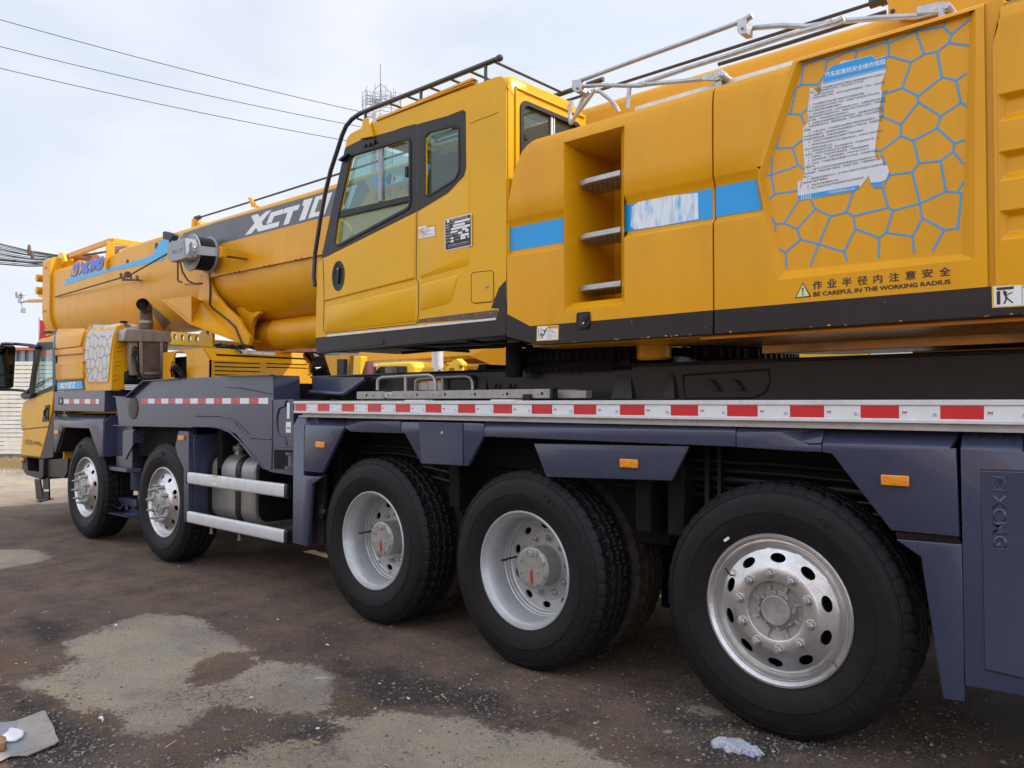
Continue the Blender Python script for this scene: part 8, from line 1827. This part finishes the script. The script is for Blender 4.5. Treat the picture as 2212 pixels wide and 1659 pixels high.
mb.tube([AP(795, 900), AP(795, 1080)], 0.1, 5); mb.tube([AP(900, 700), AP(900, 900)], 0.11, 5)
mb.build("antenna", M['greyp'], mast)
# flag
fpt = DP(*Ac(340, 1035)[0], 17.5); fp = thing("flag", "red national flag with yellow stars flying left of the crane boom head", "flag", (fpt.x, fpt.y, 0))
MB().tube([(fpt.x, fpt.y, 0), fpt+Vector((0, 0, 0.05))], 0.015, 8).build("flag_pole", M['galv'], fp)
fm = MB(); nx_, nz2 = 16, 8; W, H_ = 1.15, 0.78
def FP(u, v): return fpt+RT*(W*u)+FWp*(0.07*math.sin(u*9+v)*u)+Vector((0, 0, -H_*(1-v)-0.30*u*(1-v*0.2)-0.10*u*u))
fm.add([FP(i/nx_, j/nz2) for j in range(nz2+1) for i in range(nx_+1)], [(j*(nx_+1)+i, j*(nx_+1)+i+1, (j+1)*(nx_+1)+i+1, (j+1)*(nx_+1)+i) for j in range(nz2) for i in range(nx_)])
fm.build("cloth", mat('flag_red', (0.62, 0.02, 0.03), 0.75), fp, smooth=80)
smb = MB()
def star(u, v, r, rot=0.3): smb.add([FP(u+math.cos(rot+i*0.6283)*(r if i % 2 == 0 else r*.42)/W, v+math.sin(rot+i*0.6283)*(r if i % 2 == 0 else r*.42)/H_)-FWp*0.02 for i in range(10)], [list(range(10))])
star(0.2, 0.72, 0.13)
for u, v in ((0.36, 0.88), (0.44, 0.76), (0.44, 0.62), (0.36, 0.5)): star(u, v, 0.045)
smb.build("star", M['lemon'], fp, smooth=0)
# parked machines on the far side
def pk_win(par, c, q, Y, m=M['glass2'], frame=True):
    if frame: MB().plate([xz(c(*q), Y)], Y-0.01, Y+0.01).build("window_frame", M['black'], par, smooth=0)
    P_ = xz(c(*q), Y); cx = sum(p[0] for p in P_)/len(P_); cz = sum(p[1] for p in P_)/len(P_); MB().plate([[(cx+(x-cx)*.9, cz+(z-cz)*.82) for x, z in P_]], Y-0.016, Y-0.012).build("window", M['dkglass'], par, smooth=0)
def parked(label, cx0, cx1, ytop, Y, wins, extra=()):
    a = S(*Uc(cx0, 500)[0], Y); b_ = S(*Uc(cx1, 500)[0], Y); zt = S(*Uc((cx0+cx1)/2, ytop)[0], Y).z
    t = thing("parked_crane", label, "truck crane", ((a.x+b_.x)/2, Y+1.2, 0), "yellow cranes parked beyond the big crane")
    L_ = b_.x-a.x; a.x -= 0.3
    mb = MB(); mb.prism([(a.x, 0.9), (a.x+0.05, zt-0.5), (a.x+0.25, zt-0.06), (a.x+0.4, zt), (b_.x-0.1, zt), (b_.x, zt-0.1), (b_.x, 0.9)], 'y', Y, Y+2.3); mb.build("cab", M['lemon'], t, bevel=0.05)
    MB().box(a.x-0.3, b_.x+5, Y+0.1, Y+2.2, 0.7, 1.25).build("chassis", M['blue'], t, bevel=0.02)
    for wx in (a.x+0.6, b_.x+1.2, b_.x+3.0):
        mb = MB(); mb.lathe([(0.3, 0), (0.5, -0.03), (0.58, 0.03), (0.6, 0.08), (0.6, 0.28), (0.5, 0.3)], (wx, Y+0.1, 0.6), 'y', 32); w_ = mb.build("wheel", M['rubber'], t); MB().lathe([(0.31, 0.02), (0.28, 0.06), (1e-4, 0.05)], (wx, Y+0.1, 0.6), 'y', 24).build("rim", M['silver'], w_)
    for q in wins: pk_win(t, Uc, q, Y-0.012)
    bm = MB(); bm.hexa([(a.x-1.5, Y+0.9, zt+0.10), (a.x-1.5, Y+1.5, zt+0.10), (a.x-1.5, Y+1.5, zt+0.75), (a.x-1.5, Y+0.9, zt+0.75)], [(b_.x+7, Y+0.9, zt+0.10), (b_.x+7, Y+1.5, zt+0.10), (b_.x+7, Y+1.5, zt+0.7), (b_.x+7, Y+0.9, zt+0.7)]); bm.build("boom", M['orange'], t, bevel=0.04)
    return t
t1 = parked("parked yellow truck crane with dark side window seen under the operator's cab at left", 505, 815, 400, 11.0, [(500, 508, 515, 470, 545, 435, 690, 432, 692, 505)])
MB().plate([xz(Uc(692, 432, 750, 432, 752, 498, 692, 500), 10.97)], 10.965, 10.985).build("side_vent", M['black'], t1, smooth=0)
MB().plate([xz(Uc(435, 430, 485, 430, 490, 510, 425, 510), 10.8)], 10.8, 10.9).build("wing_mirror", M['charcoal'], t1, bevel=0.02)
t2 = parked("parked yellow truck crane with rounded rear window and silver exhaust in front of it", 822, 1045, 402, 12.2, [(845, 510, 845, 455, 855, 442, 1010, 448, 1022, 462, 1022, 510)])
e_ = MB(); a = S(*Uc(1005, 350)[0], 10.2); b2 = S(*Uc(1005, 448)[0], 10.2); e_.tube([Vector((a.x, a.y, a.z+0.2)), b2], 0.11, 18); e_.build("silencer", M['alu'], t2); c9 = S(*Uc(1030, 455)[0], 10.1); MB().tube([Vector((c9.x, c9.y, c9.z-0.4)), c9+Vector((0, 0, -0.05)), c9+Vector((0.0, -0.1, 0))], 0.07, 14).build("tail_pipe", M['galv'], t2)
t3 = parked("parked yellow truck crane with a small side window right of the silver exhaust", 1188, 1350, 418, 12.6, [(1190, 505, 1192, 465, 1205, 458, 1300, 462, 1312, 478, 1312, 505)])
t4 = parked("parked yellow truck crane with plain cab side farthest right under the operator's cab", 1356, 1530, 434, 13.4, [(1440, 500, 1445, 482, 1525, 478, 1525, 500)])
arm = MB(); arm.plate([xz(Uc(1060, 512, 1075, 440, 1110, 400, 1160, 370, 1200, 405, 1200, 430, 1170, 425, 1190, 510, 1165, 512, 1140, 450, 1100, 450, 1095, 512), 10.6)], 10.6, 10.75); arm.build("support_arm", M['lemon'], t2, bevel=0.01)
for q in ((295, 512, 300, 352, 390, 352, 375, 512), (1250, 345, 1360, 300, 1500, 260, 1640, 250, 1640, 470, 1450, 430)):
    MB().plate([xz(Uc(*q), 9.2)], 9.2, 9.35).build("frame_plate", M['lemon'] if q[0] < 300 else M['orange'], t3 if q[0] > 300 else t1, bevel=0.01)
MB().tube([S(*p, 9.4) for p in Uc(420, 400, 425, 505)], 0.16, 12).build("hose_reel", mat('dark_red_hose', (0.12, 0.03, 0.03), 0.6), t1)
# green and pink far roofs
for (x0, x1, y0, dep, c_m2, nm, lab) in ((350, 700, 352, 60, (0.05, 0.30, 0.20), "green_shed", "far shed with a green sheet roof peeking between parked yellow cranes"), (820, 1200, 372, 66, (0.60, 0.28, 0.26), "pink_shed", "far shed with a salmon pink sheet roof behind the parked cranes")):
    a = Uc(x0, 500)[0][0]; b_ = Uc(x1, 500)[0][0]; zt = zat(Uc(0, y0+14)[0][1], dep); p = DP((a+b_)/2, 868, dep); t = thing(nm, lab, "shed", (p.x, p.y, 0))
    bandbox("wall", M['decalw'], a, b_, dep, 0, zt-1.2, 8, t); bandbox("roof", mat(nm+'_sheet', c_m2, 0.6), a-2, b_+2, dep-0.4, zt-1.2, zt, 9, t)
# machine seen in the slot under the counterweight
Y9 = 9.5; p = S(*Vc(700, 990)[0], Y9)
t = thing("parked_crane", "parked crane with yellow panel and black lettered panel seen in the slot under the counterweight", "truck crane", (p.x, Y9+1, 0), "yellow cranes parked beyond the big crane")
z0 = S(*Vc(700, 990)[0], Y9).z
xa, xb, xc_, xd = S(*Vc(150, 990)[0], Y9).x, S(*Vc(818, 990)[0], Y9).x, S(*Vc(1900, 990)[0], Y9).x, S(*Vc(2900, 990)[0], Y9).x
MB().box(xa-3, xb, Y9, Y9+2.2, 1.2, z0+0.9).build("yellow_panel", M['lemon'], t, bevel=0.03)
MB().box(xb+0.01, xc_, Y9, Y9+2.2, 1.2, S(*Vc(1300, 962)[0], Y9).z).build("black_panel", M['black'], t, bevel=0.01)
MB().box(xb+0.01, xc_, Y9+0.05, Y9+2.2, S(*Vc(1300, 960)[0], Y9).z, 2.9).build("white_body", M['decalw'], t, bevel=0.01)
MB().box(xc_+0.02, xd, Y9, Y9+2.3, 0.9, 3.0).build("cab", M['greyp'], t, bevel=0.05); MB().box(xc_+0.25, xd-0.3, Y9-0.02, Y9, 1.9, 2.7).build("window", M['dkglass'], t)
MB().box(xa-3, xd, Y9+0.1, Y9+2.1, 0.7, 1.18).build("chassis", M['blue'], t)
MB().plate([xz(Vc(275, 1020, 340, 985, 400, 985, 350, 1020), Y9-0.01)], Y9-0.012, Y9-0.005).plate([xz(Vc(300, 985, 325, 965, 385, 965, 350, 985), Y9-0.01)], Y9-0.012, Y9-0.005).build("black_chevron", M['black'], t, smooth=0)
tx = MB(); 
for i, ch in enumerate("起重臂下严禁站人"):
    xq = xb+(xc_-xb)*(0.25+0.062*i+(0.02 if i > 3 else 0)); zq = S(*Vc(1150, 1003)[0], Y9).z-0.06; put_text(tx, ch, lambda u, v: Vector((xq+0.10*u, Y9-0.012, zq+0.16*v)), 0.02)
tx.build("lettering", M['decalw'], t, smooth=0)
for wx in (xa-1, xb+1.5): MB().lathe([(0.001, 0.02), (0.3, 0.0), (0.5, -0.03), (0.58, 0.03), (0.6, 0.08), (0.6, 0.28), (0.5, 0.3)], (wx, Y9+0.1, 0.6), 'y', 32).build("wheel", M['rubber'], t)

# unseen crane added behind the viewpoint: orange reflections in blue panels, blocks low sky
nb = thing("parked_crane", "unseen yellow crane added behind the viewpoint for orange reflections", "truck crane", (-6.0, -7.5, 0), "yellow cranes parked beyond the big crane")
MB().box(-7.5, 1.5, -8.4, -6.2, 1.95, 3.1).build("housing", M['orange'], nb, bevel=0.05)
MB().box(-9.4, -7.6, -8.2, -6.2, 2.0, 3.45).build("cab", M['yellow'], nb, bevel=0.06)
MB().box(-15.0, 1.5, -8.8, -6.0, 0.75, 1.6).build("carrier", M['blue'], nb, bevel=0.03)
MB().hexa([(-16, -7.8, 2.9), (-16, -7.0, 2.9), (-16, -7.0, 4.0), (-16, -7.8, 4.0)], [(1.5, -7.8, 2.6), (1.5, -7.0, 2.6), (1.5, -7.0, 3.7), (1.5, -7.8, 3.7)]).build("boom", M['orange'], nb, bevel=0.05)
for wx in (-12.6, -10.8, -6.4, -4.8, -2.4): MB().lathe([(0.001, -0.02), (0.3, 0.0), (0.5, 0.03), (0.58, -0.03), (0.6, -0.08), (0.6, -0.28), (0.5, -0.3)], (wx, -6.0, 0.6), 'y', 28).build("wheel", M['rubber'], nb)
